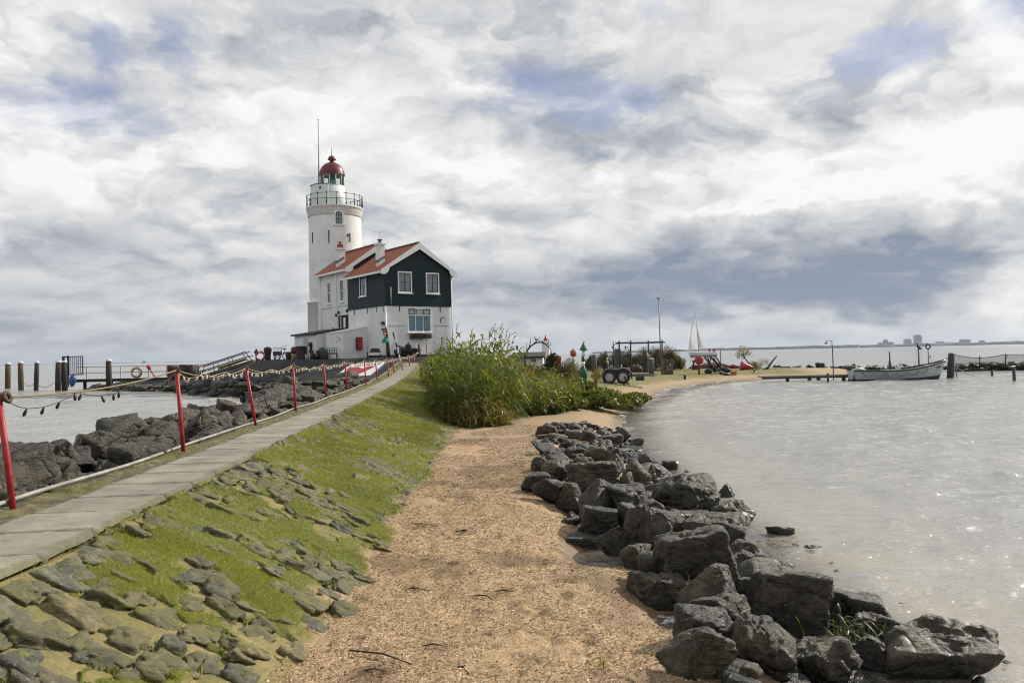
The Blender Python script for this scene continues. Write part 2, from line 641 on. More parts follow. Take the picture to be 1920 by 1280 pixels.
_fr = np.random.default_rng(88)
PRINTS = []
for _ in range(16):                                # trails of footprints
    x0_, y0_, a_ = _fr.uniform(-1.4, .9), _fr.uniform(4.5, 18), math.pi / 2 + _fr.normal(0, .25)
    for q in range(9):
        PRINTS.append((x0_ + math.cos(a_) * .62 * q + (.09 if q % 2 else -.09), y0_ + math.sin(a_) * .62 * q, _fr.uniform(.06, .09)))


def sand_relief(x, y):
    h = 0.045 * fbm2(x * 2.3, y * 1.8, 11, 4) + 0.022 * fbm2(x * 8, y * 8, 12, 3)
    for fx0, fy0, fr0 in PRINTS:
        q = ((x - fx0) / fr0) ** 2 + ((y - fy0) / (fr0 * 1.7)) ** 2
        h = h - 0.030 * np.exp(-q) + 0.010 * np.exp(-(np.sqrt(q) - 1.6) ** 2 * 4)
    return h


def sand_dark(x, y):
    return sstep(fbm2(x * .8, y * .55, 611, 4) + .55 * fbm2(x * 2.8, y * 2.2, 612, 3), .12, .46)


# --- ground material: sand, meadow, dark stone of the mound, wet edge
def ground_mat():
    m, T = new_mat("ground")
    g = T.n('ShaderNodeNewGeometry').outputs['Position']
    def A(n): return T.n('ShaderNodeAttribute', attribute_name=n).outputs['Fac']
    big = T.noise(g, 0.8, 5, 0.6)
    mid = T.noise(g, 7.0, 5, 0.6)
    grain = T.noise(T.vmul(g, (1.0, 1.0, 1.0)), 60.0, 4, 0.75)
    straw = T.n('ShaderNodeTexVoronoi', {'Vector': T.vmul(g, (1.0, 0.55, 1.0)), 'Scale': 70.0}, feature='F1').outputs['Color']
    sr = T.n('ShaderNodeSeparateColor', {0: straw}).outputs[0]
    sand = T.ramp(T.add(T.mul(grain, 0.55), T.mul(sr, 0.45)), [(0.12, (0.09, 0.052, 0.025)), (0.36, (0.27, 0.172, 0.088)), (0.55, (0.42, 0.285, 0.16)), (0.85, (0.62, 0.47, 0.30))])
    patch = T.smooth(T.noise(g, 4.0, 6, 0.68), 0.55, 0.68, 0, 0.7)
    sand = T.mix(patch, sand, (0.13, 0.085, 0.045))
    sand = T.mix(T.mul(A('damp'), .72), sand, (0.105, 0.066, 0.034))
    bp = T.smooth(big, 0.42, 0.68, 0, 0.42)
    sand = T.mix(bp, sand, (0.33, 0.235, 0.115))
    bare = T.ramp(T.noise(g, 30, 4, 0.7), [(0.3, (0.24, 0.165, 0.095)), (0.7, (0.42, 0.305, 0.185))])
    sand = T.mix(A('bare'), sand, bare)
    lawn = T.ramp(T.noise(g, 1.6, 6, 0.7), [(0.28, (0.10, 0.105, 0.028)), (0.5, (0.19, 0.17, 0.055)), (0.72, (0.33, 0.26, 0.12))])
    lawn = T.mix(T.smooth(T.noise(g, 14, 4, 0.7), 0.4, 0.7, 0, 0.5), lawn, (0.06, 0.075, 0.018))
    stone = T.ramp(T.noise(g, 1.7, 8, 0.75), [(0.25, (0.005, 0.006, 0.007)), (0.55, (0.015, 0.016, 0.0165)), (0.8, (0.050, 0.052, 0.046))])
    c = T.mix(A('lawn'), sand, lawn)
    c = T.mix(A('rock'), c, stone)
    wet = A('wet')
    c = T.mix(wet, c, T.mix(1.0, c, (0.66, 0.62, 0.58), 'MULTIPLY'))
    rg = T.smooth(wet, 0.2, 0.9, 0.9, 0.35)
    h = T.add(T.mul(grain, 0.7), T.add(T.mul(sr, 0.5), T.mul(mid, 1.2)))
    return finish(m, T, c, rg, h, 0.55, 0.02)


GROUND = ground_mat()
gx = lines((-75, -26, 0.9), (-26, -10, 0.4), (-10, -2.2, 0.16), (-2.2, 4.2, 0.045), (4.2, 12, 0.2), (12, 42, 0.5), (42, 70, 2.0))
gy = lines((-8, 3.5, 0.8), (3.5, 11, 0.04), (11, 22, 0.08), (22, 48, 0.22), (48, 102, 0.5), (102, 130, 3.0))
GX, GY = np.meshgrid(gx, gy, indexing='ij')
s_, k_, m_, p_, d_, md_ = land_parts(GX, GY)
GZ = np.maximum(np.maximum(s_, k_), np.maximum(np.maximum(m_, p_), -1.6))
near = (GY < 26) & (GX > -2.4)
GZ = GZ + np.where((md_ < 1.0) & (md_ > -9) & (GX < -4) & (GY > 44), 0.16 * fbm2(GX * .9, GY * .9, 14, 4), 0)
# trodden dents, heaps of washed-up straw
GZ = GZ + np.where(near & (GZ > 0.05), sand_relief(GX, GY), 0)
is_sand = (s_ >= np.maximum(np.maximum(k_, m_), p_) - 0.02)
lawn = sstep(GY + 2.2 * fbm2(GX * .6, GY * .6, 8, 3), 36, 41) * sstep(d_ + 0.8 * fbm2(GX * .9, GY * .9, 9, 3), 2.1, 3.3) * is_sand * (1 - sstep(GX - 0.3 * (GY - 70), 24, 27))
lawn = np.maximum(lawn, 0.85 * sstep(GX, -9, -8.5) * (k_ > s_ + 0.02) * (GX < crest_x(GY) + 3))
rock = sstep(np.maximum(m_, p_) - np.maximum(s_, k_), -0.02, 0.15)
rock = np.maximum(rock, sstep(crest_x(GY) - PATH_W - VERGE - GX, 0.2, 0.5) * (GX < -4))
wet = 1 - sstep(GZ + 0.05 * fbm2(GX * 3, GY * 3, 21, 3), 0.02, 0.13)
bare = sstep(0.5 * fbm2(GX * 1.1, GY * .7, 31, 3) + sstep(GY, 18, 25) * 0.75 + (1 - sstep(GZ, .08, .24)) * 0.6, 0.42, 0.75) * is_sand
tag(mesh_np('ground', np.stack([GX, GY, GZ], -1).reshape(-1, 3), grid_faces(len(gx), len(gy)), GROUND,
            attrs={'damp': sand_dark(GX, GY) * near, 'lawn': lawn, 'rock': rock, 'wet': wet, 'bare': bare}), kind='structure')

# ------------------------------------------------------------------ stone-pitched slope of the dike
sy = lines((2.9, 8, 0.015), (8, 12, 0.022), (12, 22, 0.045), (22, 52, 0.10))
st = np.linspace(-0.03, 1.10, 200)
SY, ST = np.meshgrid(sy, st, indexing='ij')
cx_, fx_ = crest_x(SY), foot_x(SY)
SX = cx_ + (fx_ - cx_) * ST + 0.10 * fbm2(SY * 0.9, SY * 0 + 2, 41, 3) * sstep(ST, 0.6, 1.0)
SZ = land_z(SX, SY)
u_, v_ = (SX - cx_), SY                                  # metres across, along
wu = u_ + 0.13 * fbm2(SX * 1.9, SY * 1.9, 51, 3)
wv_ = v_ + 0.20 * fbm2(SX * 1.9, SY * 1.9, 52, 3)
CU, CV = 0.36, 0.245
ci, cj = np.floor(wu / CU).astype(int), np.floor(wv_ / CV).astype(int)
F1 = np.full(SX.shape, 9.0); F2 = np.full(SX.shape, 9.0)
ID = np.zeros(SX.shape); TU = np.zeros(SX.shape); TV = np.zeros(SX.shape)
for a_ in (-1, 0, 1):
    for b_ in (-1, 0, 1):
        ii, jj = ci + a_, cj + b_
        zz = np.zeros_like(ii)
        qx = (ii + 0.5 + 0.8 * (_hash(ii, jj, zz, 61) - 0.5) + 0.5 * (jj % 2)) * CU - 0.25 * CU
        qy = (jj + 0.5 + 0.8 * (_hash(ii, jj, zz, 62) - 0.5)) * CV
        du_, dv_ = wu - qx, (wv_ - qy) * 1.12
        asp_ = 0.72 + 0.6 * _hash(ii, jj, zz, 64)
        du_, dv_ = du_ * asp_, dv_ / asp_
        dist = np.maximum(np.abs(du_) * 0.55 + np.abs(dv_) * 0.55, np.hypot(du_, dv_)) / 0.36
        better = dist < F1
        F2 = np.where(better, F1, np.minimum(F2, dist))
        F1 = np.where(better, dist, F1)
        ID = np.where(better, _hash(ii, jj, zz, 63), ID)
        TU = np.where(better, du_, TU); TV = np.where(better, dv_, TV)
edge = F2 - F1
rid = (ID * 977.0) % 1.0
grassy = 0.60 * fbm2(SX * 0.75, SY * 0.55, 71, 4) + 0.42 * fbm2(SX * 2.6, SY * 2.6, 72, 3) + 0.20 * sstep(SY, 6.2, 11.5) + 0.10 * sstep(SY, 11, 22) - 0.16 * sstep(ST, 0.72, 1.0) - 0.20 * (1 - sstep(ST, 0.0, 0.10)) + 0.08
prof = sstep(edge, 0.01, 0.15 - 0.06 * (1 - sstep(SY, 7, 10)))
soil = sstep(grassy + 0.36 * (ID - 0.5) + 0.20 * (1 - prof) * (1 + .5 * fbm2(SX * 1.2, SY * 1.2, 75, 2)), 0.0, 0.24)
h_st = 0.024 + 0.072 * ID
stone_h = h_st * prof + prof * (0.34 * (rid - 0.30) * TU - 0.36 * (ID - 0.5) * TV) + prof * (0.030 * fbm2(SX * 7, SY * 7, 81, 4) + 0.010 * fbm2(SX * 30, SY * 30, 82, 2) - 0.030 * (1 - sstep(np.abs(fbm2(SX * 4.3, SY * 4.3, 86, 3)), 0.0, 0.09)))
soil_h = -0.012 - 0.05 * (1 - sstep(SY, 7, 11)) + (0.082 + 0.05 * (1 - sstep(SY, 7, 11))) * soil + 0.03 * fbm2(SX * 4, SY * 4, 83, 4) + 0.012 * fbm2(SX * 22, SY * 22, 84, 2)
sandy = sstep(ST + 0.20 * fbm2(SX * 2.2, SY * 1.6, 85, 3) + 0.26 * (1 - sstep(SY, 4, 9)) * sstep(ST, 0.2, 0.7), 0.93, 1.05)
soil_h = soil_h * (1 - .8 * sandy) + 0.012 * sandy
stone_h = stone_h * (1 - .75 * sstep(ST, .98, 1.06))
loose = 1 - sstep(SY + .5 * fbm2(SX * .8, SY * .8, 87, 2), 11.2, 12.6)      # here every stone is an object of its own
stone_h = stone_h * (1 - loose) - .03 * loose
soil_h = soil_h * (1 - .35 * loose) + .012 * loose
hh = np.maximum(stone_h, soil_h)
smask = sstep(stone_h - soil_h, -0.004, 0.016)
fade = sstep(ST, -0.03, 0.03) * (1 - sstep(ST, 1.02, 1.10))
SZ2 = SZ + hh * (0.25 + 0.75 * fade) - 0.022 - 0.16 * sstep(ST, 1.0, 1.10)


def slope_mat():
    m, T = new_mat("pitched stone slope")
    g = T.n('ShaderNodeNewGeometry').outputs['Position']
    def A(n): return T.n('ShaderNodeAttribute', attribute_name=n).outputs['Fac']
    n1_ = T.noise(g, 9, 7, 0.68); n2_ = T.noise(g, 45, 5, 0.7); n3_ = T.noise(T.vadd(g, (9, 3, 1)), 3.0, 5, 0.65)
    st_ = T.ramp(n1_, [(0.25, (0.038, 0.036, 0.028)), (0.5, (0.115, 0.106, 0.078)), (0.75, (0.27, 0.25, 0.19))])
    tint = T.ramp(A('rid'), [(0.0, (0.42, 0.50, 0.58)), (0.25, (0.95, 0.88, 0.66)), (0.5, (1.40, 1.22, 0.85)), (0.75, (0.70, 0.66, 0.50)), (1.0, (1.0, 1.05, 1.05))])
    st_ = T.mix(1.0, st_, tint, 'MULTIPLY')
    st_ = T.mix(T.smooth(n2_, 0.60, 0.70, 0, 0.55), st_, (0.34, 0.33, 0.26))                       # pale lichen
    st_ = T.mix(T.smooth(n3_, 0.42, 0.66, 0, 0.45), st_, (0.115, 0.108, 0.030))                   # algae
    so_ = T.ramp(n2_, [(0.3, (0.022, 0.018, 0.010)), (0.55, (0.045, 0.036, 0.018)), (0.8, (0.12, 0.092, 0.05))])
    mo_ = T.ramp(n2_, [(0.3, (0.060, 0.062, 0.008)), (0.55, (0.125, 0.14, 0.016)), (0.8, (0.22, 0.215, 0.035))])
    so_ = T.mix(T.smooth(A('soil'), .1, .5), so_, mo_)
    sa_ = T.ramp(T.noise(g, 70, 4, 0.75), [(0.3, (0.13, 0.08, 0.04)), (0.5, (0.34, 0.225, 0.125)), (0.75, (0.56, 0.41, 0.26))])
    so_ = T.mix(A('sandy'), so_, sa_)
    c = T.mix(A('smask'), so_, st_)
    h = T.add(T.mul(n1_, 1.4), n2_)
    return finish(m, T, c, T.smooth(n1_, 0.3, 0.7, 0.6, 0.95), h, 0.6, 0.018)


tag(mesh_np('stone_slope', np.stack([SX, SY, SZ2], -1).reshape(-1, 3), grid_faces(len(sy), len(st)), slope_mat(),
            attrs={'smask': smask, 'rid': rid, 'sandy': sandy, 'soil': soil}), kind='structure')

# ------------------------------------------------------------------ concrete path of cast slabs
py_ = lines((1.5, 12, 0.03), (12, 30, 0.06), (30, 59.5, 0.12))
pt_ = np.linspace(0, 1, 27)
PY, PT = np.meshgrid(py_, pt_, indexing='ij')
slab = 0.86
ph = (PY + 0.10 * PT + 0.02 * fbm2(PT * 3, np.floor(PY / slab) * 5.1, 91, 2)) / slab
jd = np.abs(ph - np.round(ph)) * slab
sid = np.floor(ph - 0.5 + 0.5).astype(int)
sh1 = _hash(np.round(ph - 0.5).astype(int), np.zeros_like(sid), np.zeros_like(sid), 95)
edgew = 0.05 * fbm2(PY * 2.0, PT * 0 + np.round(PT) * 7, 92, 4) * (1 - sstep(np.minimum(PT, 1 - PT), 0, 0.1))
PX = crest_x(PY) - PATH_W * PT + edgew
PZ = crest_z(PY) + 0.035 + 0.014 * (sh1 - 0.5) + 0.010 * fbm2(PX * 1.5, PY * 1.5, 93, 3)
joint = 1 - sstep(jd, 0.006, 0.030)
PZ = PZ - 0.045 * joint - 0.05 * (1 - sstep(np.minimum(PT, 1 - PT), 0.0, 0.02))


def path_mat():
    m, T = new_mat("cast concrete")
    g = T.n('ShaderNodeNewGeometry').outputs['Position']
    def A(n): return T.n('ShaderNodeAttribute', attribute_name=n).outputs['Fac']
    n1_ = T.noise(g, 2.2, 6, 0.65); n2_ = T.noise(g, 55, 5, 0.7); n3_ = T.noise(g, 9, 5, 0.6)
    c = T.ramp(n1_, [(0.25, (0.165, 0.145, 0.11)), (0.5, (0.265, 0.238, 0.188)), (0.75, (0.36, 0.33, 0.27))])
    c = T.mix(T.smooth(n2_, 0.50, 0.64, 0, 0.6), c, (0.085, 0.072, 0.05))
    c = T.mix(T.smooth(T.noise(g, 5.0, 6, 0.7), 0.55, 0.70, 0, 0.5), c, (0.12, 0.105, 0.07))
    c = T.mix(T.smooth(T.noise(g, 120, 3, 0.7), 0.62, 0.7, 0, 0.6), c, (0.50, 0.46, 0.38))
    e_ = T.m('ADD', A('edge'), T.mul(T.sub(n3_, 0.5), 0.7))
    c = T.mix(T.smooth(e_, 0.45, 0.95, 0, 0.75), c, (0.085, 0.082, 0.035))
    tone = T.smooth(A('slab'), 0, 1, 0.86, 1.10)
    c = T.mix(1.0, c, T.n('ShaderNodeCombineXYZ', {0: tone, 1: tone, 2: tone}).outputs[0], 'MULTIPLY')
    c = T.mix(A('joint'), c, (0.05, 0.045, 0.025))
    return finish(m, T, c, 0.85, T.add(n2_, T.mul(n3_, 0.6)), 0.45, 0.008)


edg = 1 - np.minimum(PT, 1 - PT) * 5
tag(mesh_np('path', np.stack([PX, PY, PZ], -1).reshape(-1, 3), grid_faces(len(py_), len(pt_)), path_mat(),
            attrs={'edge': np.clip(edg, 0, 1), 'slab': sh1, 'joint': joint}), kind='structure')

# ------------------------------------------------------------------ rough stone verge between the path and the pipe
vy = lines((1.5, 14, 0.035), (14, 30, 0.07), (30, 59.5, 0.15))
vt = np.linspace(0, 1, 24)
VY, VT = np.meshgrid(vy, vt, indexing='ij')
VX = crest_x(VY) - PATH_W + 0.04 - (VERGE + 0.25) * VT
r1 = np.abs(fbm2(VX * 3.5, VY * 2.6, 101, 4))
VZ = crest_z(VY) - 0.035 + 0.075 * (0.35 - r1) + 0.03 * fbm2(VX * 12, VY * 12, 102, 3) - 0.10 * sstep(VT, 0.75, 1.0)
vm = sstep(fbm2(VX * 1.5, VY * 1.2, 103, 3), -0.15, 0.2)
tag(mesh_np('stone_verge', np.stack([VX, VY, VZ], -1).reshape(-1, 3), grid_faces(len(vy), len(vt)), bpy.data.materials["pitched stone slope"],
            attrs={'smask': 1 - 0.42 * vm, 'rid': vnoise2(VX * 3, VY * 3, 104) + 0.5, 'sandy': 0 * VX, 'soil': vm}), kind='structure')

# ------------------------------------------------------------------ water
wx = lines((-16000, -3000, 3000), (-3000, -400, 400), (-400, -80, 30), (-80, -26, 1.5), (-26, -8, 0.20), (-8, 1, 1.0), (1, 14, 0.10), (14, 40, 0.28), (40, 90, 1.6), (90, 400, 30), (400, 3000, 400), (3000, 16000, 3000))
wy = lines((-40, 3, 4.0), (3, 20, 0.075), (20, 45, 0.16), (45, 85, 0.45), (85, 150, 3), (150, 500, 30), (500, 4000, 500), (4000, 16000, 2000))
WX, WY = np.meshgrid(wx, wy, indexing='ij')
wz = np.zeros_like(WX)
rng = np.random.default_rng(5)
calm = 0.45 + 0.55 * sstep(np.abs(WX - 2) + 0.0 * WY, 2.0, 7.0)
for k in range(26):
    lam = 0.45 * (1.14 ** k) * (0.9 + 0.2 * rng.random())
    if lam > 7: break
    th = R(-62) + rng.normal() * 0.62
    kx_, ky_ = math.cos(th) * 2 * math.pi / lam, math.sin(th) * 2 * math.pi / lam
    amp = 0.0052 * lam ** 0.62
    phs = kx_ * (WX + 0.25 * vnoise2(WX * .35, WY * .35, 200 + k)) + ky_ * WY + rng.random() * 6.28
    wz += amp * (1 - np.abs(np.sin(phs * 0.5)) * 2 + 0.27)
vis = sstep(90 - WY, 0, 30) * sstep(85 - np.abs(WX), 0, 40)
wz = wz * calm * vis * 1.7
wdep = np.where((np.abs(WX) < 70) & (WY < 125) & (WY > -8), -land_z(np.clip(WX, -75, 70), np.clip(WY, -8, 130)), 1.6)


def water_mat():
    m, T = new_mat("lake water")
    g = T.n('ShaderNodeNewGeometry').outputs['Position']
    dep = T.n('ShaderNodeAttribute', attribute_name='depth').outputs['Fac']
    a = T.noise(T.vmul(g, (1.0, 0.62, 1)), 1.5, 4, 0.55, 0.3)
    b = T.noise(T.vmul(g, (1.0, 0.7, 1)), 6.0, 4, 0.6, 0.3)
    c = T.noise(T.vmul(g, (1.0, 0.35, 1)), 0.16, 4, 0.55)
    h = T.add(T.mul(a, 1.0), T.add(T.mul(b, 0.50), T.mul(c, 2.5)))
    nrm = T.n('ShaderNodeBump', {'Height': h, 'Strength': 1.0, 'Distance': 0.20}).outputs[0]
    murk = T.mix(T.smooth(dep, 0.1, 1.3), (0.325, 0.29, 0.23), (0.268, 0.272, 0.26))
    murk = T.mix(T.smooth(T.noise(g, 0.25, 4, 0.6), 0.35, 0.7, 0, 0.5), murk, (0.36, 0.35, 0.32))
    bed = T.n('ShaderNodeBsdfTransparent', {0: (0.92, 0.90, 0.84)})
    dif = T.n('ShaderNodeBsdfDiffuse', {0: murk})
    foam = T.mul(T.smooth(dep, 0.035, 0.0), T.smooth(T.noise(g, 6.0, 4, 0.6), 0.42, 0.6))
    dif = T.n('ShaderNodeMixShader', {0: foam, 1: dif.outputs[0], 2: T.n('ShaderNodeBsdfDiffuse', {0: (0.75, 0.75, 0.72, 1)}).outputs[0]})
    body = T.n('ShaderNodeMixShader', {0: T.m('MAXIMUM', T.smooth(dep, 0.0, 0.42, 0.10, 1.0), foam), 1: bed.outputs[0], 2: dif.outputs[0]})
    gl = T.n('ShaderNodeBsdfGlossy', {0: (1, 1, 1), 'Roughness': 0.07, 'Normal': nrm})
    fr = T.n('ShaderNodeFresnel', {'IOR': 1.34, 'Normal': nrm}).outputs[0]
    s = T.n('ShaderNodeMixShader', {0: T.m('MULTIPLY', fr, 1.0, clamp=True), 1: body.outputs[0], 2: gl.outputs[0]})
    T.n('ShaderNodeOutputMaterial', {0: s})
    return m


tag(mesh_np('water', np.stack([WX, WY, wz], -1).reshape(-1, 3), grid_faces(len(wx), len(wy)), water_mat(), attrs={'depth': wdep}), kind='structure')


# ================================================================== ROCKS
def rock_mat(name="basalt", dry=(1.0, 1.0, 1.0)):
    m, T = new_mat(name)
    oc = T.n('ShaderNodeTexCoord').outputs['Object']
    oi = T.n('ShaderNodeObjectInfo')
    rnd = oi.outputs['Random']
    g = T.n('ShaderNodeNewGeometry')
    off = T.n('ShaderNodeCombineXYZ', {0: T.mul(rnd, 40), 1: T.mul(rnd, 17), 2: 0.0}).outputs[0]
    p = T.vadd(g.outputs['Position'], off)
    a = T.noise(p, 3.2, 7, 0.66, 0.3); b = T.noise(p, 16, 6, 0.7, 0.5); c_ = T.noise(p, 75, 4, 0.7)
    lay = T.noise(T.vmul(p, (1.2, 1.2, 9.0)), 2.4, 5, 0.6, 0.8)
    c = T.ramp(T.add(T.mul(a, 0.6), T.mul(b, 0.4)), [(0.25, (0.008, 0.0075, 0.006)), (0.46, (0.028, 0.0255, 0.021)), (0.68, (0.125, 0.113, 0.09))])
    tint = T.ramp(rnd, [(0.0, (0.55, 0.60, 0.60)), (0.3, (1.0, 0.93, 0.80)), (0.6, (1.5, 1.36, 1.08)), (0.8, (0.75, 0.74, 0.62)), (1.0, (1.35, 1.25, 0.95))])
    c = T.mix(1.0, c, tint, 'MULTIPLY')
    c = T.mix(T.smooth(c_, 0.60, 0.72, 0, 0.4), c, (0.22, 0.20, 0.16))
    nz = T.n('ShaderNodeSeparateXYZ', {0: g.outputs['Normal']}).outputs[2]
    pz = T.n('ShaderNodeSeparateXYZ', {0: g.outputs['Position']}).outputs[2]
    c = T.mix(1.0, c, dry, 'MULTIPLY')
    crk = T.n('ShaderNodeTexVoronoi', {'Vector': T.vadd(p, T.vmul(T.n('ShaderNodeTexNoise', {'Vector': p, 'Scale': 4.0, 'Detail': 4.0}).outputs['Color'], (.35, .35, .35))), 'Scale': 2.6}, feature='DISTANCE_TO_EDGE').outputs['Distance']
    c = T.mix(T.smooth(crk, 0.035, 0.0, 0, .7), c, (0.004, 0.004, 0.003))
    moss = T.mul(T.smooth(T.noise(p, 2.0, 5, 0.65), 0.54, 0.70, 0, 0.55), T.smooth(nz, 0.1, 0.7))
    c = T.mix(moss, c, (0.075, 0.080, 0.020))
    wet = T.smooth(T.add(pz, T.mul(T.sub(a, 0.5), 0.5)), 0.42, 0.05)
    c = T.mix(T.mul(wet, 0.8), c, (0.010, 0.011, 0.009))
    rg = T.sub(T.smooth(b, 0.3, 0.7, 0.34, 0.66), T.mul(wet, 0.22))
    h = T.add(T.mul(b, 1.0), T.add(T.mul(c_, 0.25), T.mul(lay, 0.7)))
    h = T.add(h, T.mul(T.smooth(crk, 0.0, 0.12), 0.55))
    return finish(m, T, c, rg, h, 0.85, 0.05, spec=0.55)


ROCK = rock_mat("basalt", (1.02, 0.99, 0.88))
BROWN = rock_mat("brown basalt", (1.05, 0.95, 0.76))
_ico = {}


def ico(n):
    if n not in _ico:
        import bmesh
        bm = bmesh.new()
        bmesh.ops.create_icosphere(bm, subdivisions=n, radius=1.0)
        v = np.array([x.co[:] for x in bm.verts]); f = np.array([[w.index for w in q.verts] for q in bm.faces])
        bm.free()
        _ico[n] = (v / np.linalg.norm(v, axis=1)[:, None], f)
    return _ico[n]


def rock_shape(seed, kind='angular', sub=4, rough=1.0):
    """A unit boulder: a rounded intersection of random planes, then broken up by noise. Bottom at z = -0.5, half sizes about 0.5."""
    rg = np.random.default_rng(seed)
    v, f = ico(sub)
    ns, hs = [], []

    def pl(n, h):
        n = np.array(n, float); ns.append(n / np.linalg.norm(n)); hs.append(h)
    if kind in ('blocky', 'flat'):
        for ax in np.eye(3):
            for s in (1, -1):
                pl(ax * s + rg.normal(0, 0.17, 3), 0.50 + rg.uniform(-.05, .06))
        for _ in range(5):
            pl(rg.normal(0, 1, 3), rg.uniform(.58, .72))
        if kind == 'flat': pl((rg.normal(0, .08), rg.normal(0, .08), 1), 0.42)
    elif kind == 'pointed':
        for _ in range(4):
            w = rg.uniform(0, 6.28); pl((math.cos(w), math.sin(w), rg.uniform(.45, .9)), rg.uniform(.30, .42))
        for _ in range(7):
            pl(rg.normal(0, 1, 3) * (1, 1, .5), rg.uniform(.42, .6))
    elif kind == 'round':
        for _ in range(22):
            pl(rg.normal(0, 1, 3), rg.uniform(.44, .56))
    else:
        for _ in range(12):
            pl(rg.normal(0, 1, 3), rg.uniform(.36, .58))
        pl((rg.normal(0, .35), rg.normal(0, .35), 1), .42)
    ns, hs = np.array(ns), np.array(hs)
    dt = v @ ns.T
    t = np.where(dt > 0.05, hs / np.maximum(dt, 0.05), 9.0)
    k = 27.0 if kind != 'round' else 12.0
    r = -np.log(np.exp(-k * np.minimum(t, 2.0)).sum(1)) / k
    p = v * r[:, None]
    p += v * (rough * (0.16 * fbm3(v * 1.4 + seed * 3.1, seed, 3) + 0.075 * fbm3(v * 4.5 + seed, seed + 9, 4, 0.55)))[:, None]
    p -= v * (rough * 0.075 * np.abs(fbm3(v * 2.3 + seed * .7, seed + 51, 3)))[:, None] * 1.6
    # chipped ledges
    lg = fbm3(v * 2.6 + seed * 1.7, seed + 31, 2)
    p -= v * (0.045 * rough * sstep(np.abs(lg), 0.06, 0.0))[:, None]
    lo, hi = p.min(0), p.max(0)
    p = (p - (lo + hi) / 2) / (hi - lo)
    return p, f


_rockmesh = {}


def rock_mesh(seed, kind, sub, mat=None, rough=0.72):
    key = (seed, kind, sub, mat)
    if key not in _rockmesh:
        p, f = rock_shape(seed, kind, sub, rough)
        o = mesh_np('boulder', p, f, mat or ROCK)
        me = o.data
        bpy.data.objects.remove(o)
        _rockmesh[key] = me
    return _rockmesh[key]


def put_rock(me, loc, dims, rz, tilt=(0, 0), name='boulder'):
    o = bpy.data.objects.new(name, me)
    link(o)
    o.location = loc
    o.scale = dims
    o.rotation_euler = (tilt[0], tilt[1], rz)
    return o


# the breakwater between sand and bay, stone by stone: column, foot row, width, height (photo pixels), shape
RB = [
    (1025, 816, 40, 16, 'a'), (1050, 806, 26, 12, 'r'), (1083, 812, 34, 17, 'p'), (1113, 806, 24, 10, 'a'), (1158, 805, 9, 5, 'r'),
    (1017, 824, 22, 8, 'f'), (1103, 828, 38, 18, 'b'), (1168, 831, 33, 24, 'r'), (1148, 836, 42, 18, 'f'), (1195, 839, 28, 16, 'p'),
    (1045, 829, 40, 14, 'a'), (1075, 823, 36, 14, 'f'), (1027, 853, 60, 22, 'a'), (1062, 843, 26, 16, 'p'), (1102, 852, 42, 18, 'r'),
    (1138, 860, 34, 26, 'p'), (1155, 860, 24, 22, 'a'), (1182, 853, 24, 8, 'f'), (1079, 860, 40, 20, 'a'), (1047, 870, 40, 18, 'a'),
    (1012, 884, 32, 24, 'r'), (1053, 902, 70, 34, 'a'), (1125, 872, 55, 30, 'a'), (1145, 898, 60, 36, 'p'), (1098, 884, 36, 22, 'a'),
    (1220, 884, 48, 27, 'r'), (1258, 882, 34, 16, 'f'), (1236, 915, 72, 40, 'a'), (1202, 922, 64, 50, 'p'), (1010, 925, 62, 34, 'a'),
    (1115, 916, 100, 36, 'f'), (1178, 922, 32, 30, 'r'), (1036, 952, 72, 46, 'a'), (1068, 965, 50, 48, 'r'), (1128, 970, 78, 56, 'p'),
    (1185, 955, 80, 40, 'f'), (1222, 940, 50, 30, 'a'), (1265, 925, 40, 26, 'r'), (1318, 917, 44, 18, 'a'), (1365, 932, 34, 22, 'r'),
    (1297, 976, 122, 62, 'r'), (1186, 980, 46, 34, 'a'), (1228, 978, 62, 36, 'a'), (1302, 994, 78, 32, 'f'), (1385, 995, 76, 46, 'a'),
    (1131, 1014, 86, 58, 'b'), (1073, 984, 38, 14, 'a'), (1225, 1036, 94, 64, 'a'), (1316, 1015, 62, 36, 'r'), (1467, 1010, 54, 24, 'a'),
    (1103, 1028, 82, 24, 'f'), (1165, 1050, 88, 52, 'p'), (1354, 1050, 128, 64, 'b'), (1198, 1070, 60, 40, 'a'), (1313, 1104, 152, 84, 'b'),
    (1404, 1092, 88, 64, 'r'), (1224, 1088, 50, 40, 'r'), (1238, 1142, 100, 48, 'f'), (1294, 1120, 40, 26, 'a'), (1345, 1165, 118, 70, 'a'),
    (1452, 1120, 120, 50, 'a'), (1493, 1198, 155, 94, 'b'), (1356, 1190, 118, 60, 'a'), (1327, 1220, 100, 58, 'b'), (1314, 1278, 124, 72, 'a'),
    (1455, 1278, 128, 88, 'a'), (1567, 1132, 48, 20, 'f'), (1628, 1187, 120, 56, 'b'), (1728, 1108, 70, 12, 'f'), (1585, 1195, 44, 50, 'p'),
    (1700, 1234, 150, 60, 'a'), (1795, 1304, 200, 98, 'a'), (1565, 1302, 140, 84, 'a'), (1410, 1292, 58, 40, 'a'), (1660, 1276, 95, 58, 'a'),
    (1845, 1306, 50, 30, 'r'), (1502, 1275, 56, 34, 'a'), (1255, 1045, 40, 30, 'a'), (1270, 1010, 50, 34, 'a'), (1420, 1130, 70, 40, 'a'), (1392, 1240, 60, 46, 'r'),
    (1535, 1245, 60, 40, 'r'),
]
KIND = {'a': 'angular', 'b': 'blocky', 'f': 'flat', 'p': 'pointed', 'r': 'round'}
WORD = {'a': 'angular', 'b': 'blocky', 'f': 'flat', 'p': 'peaked', 'r': 'rounded'}
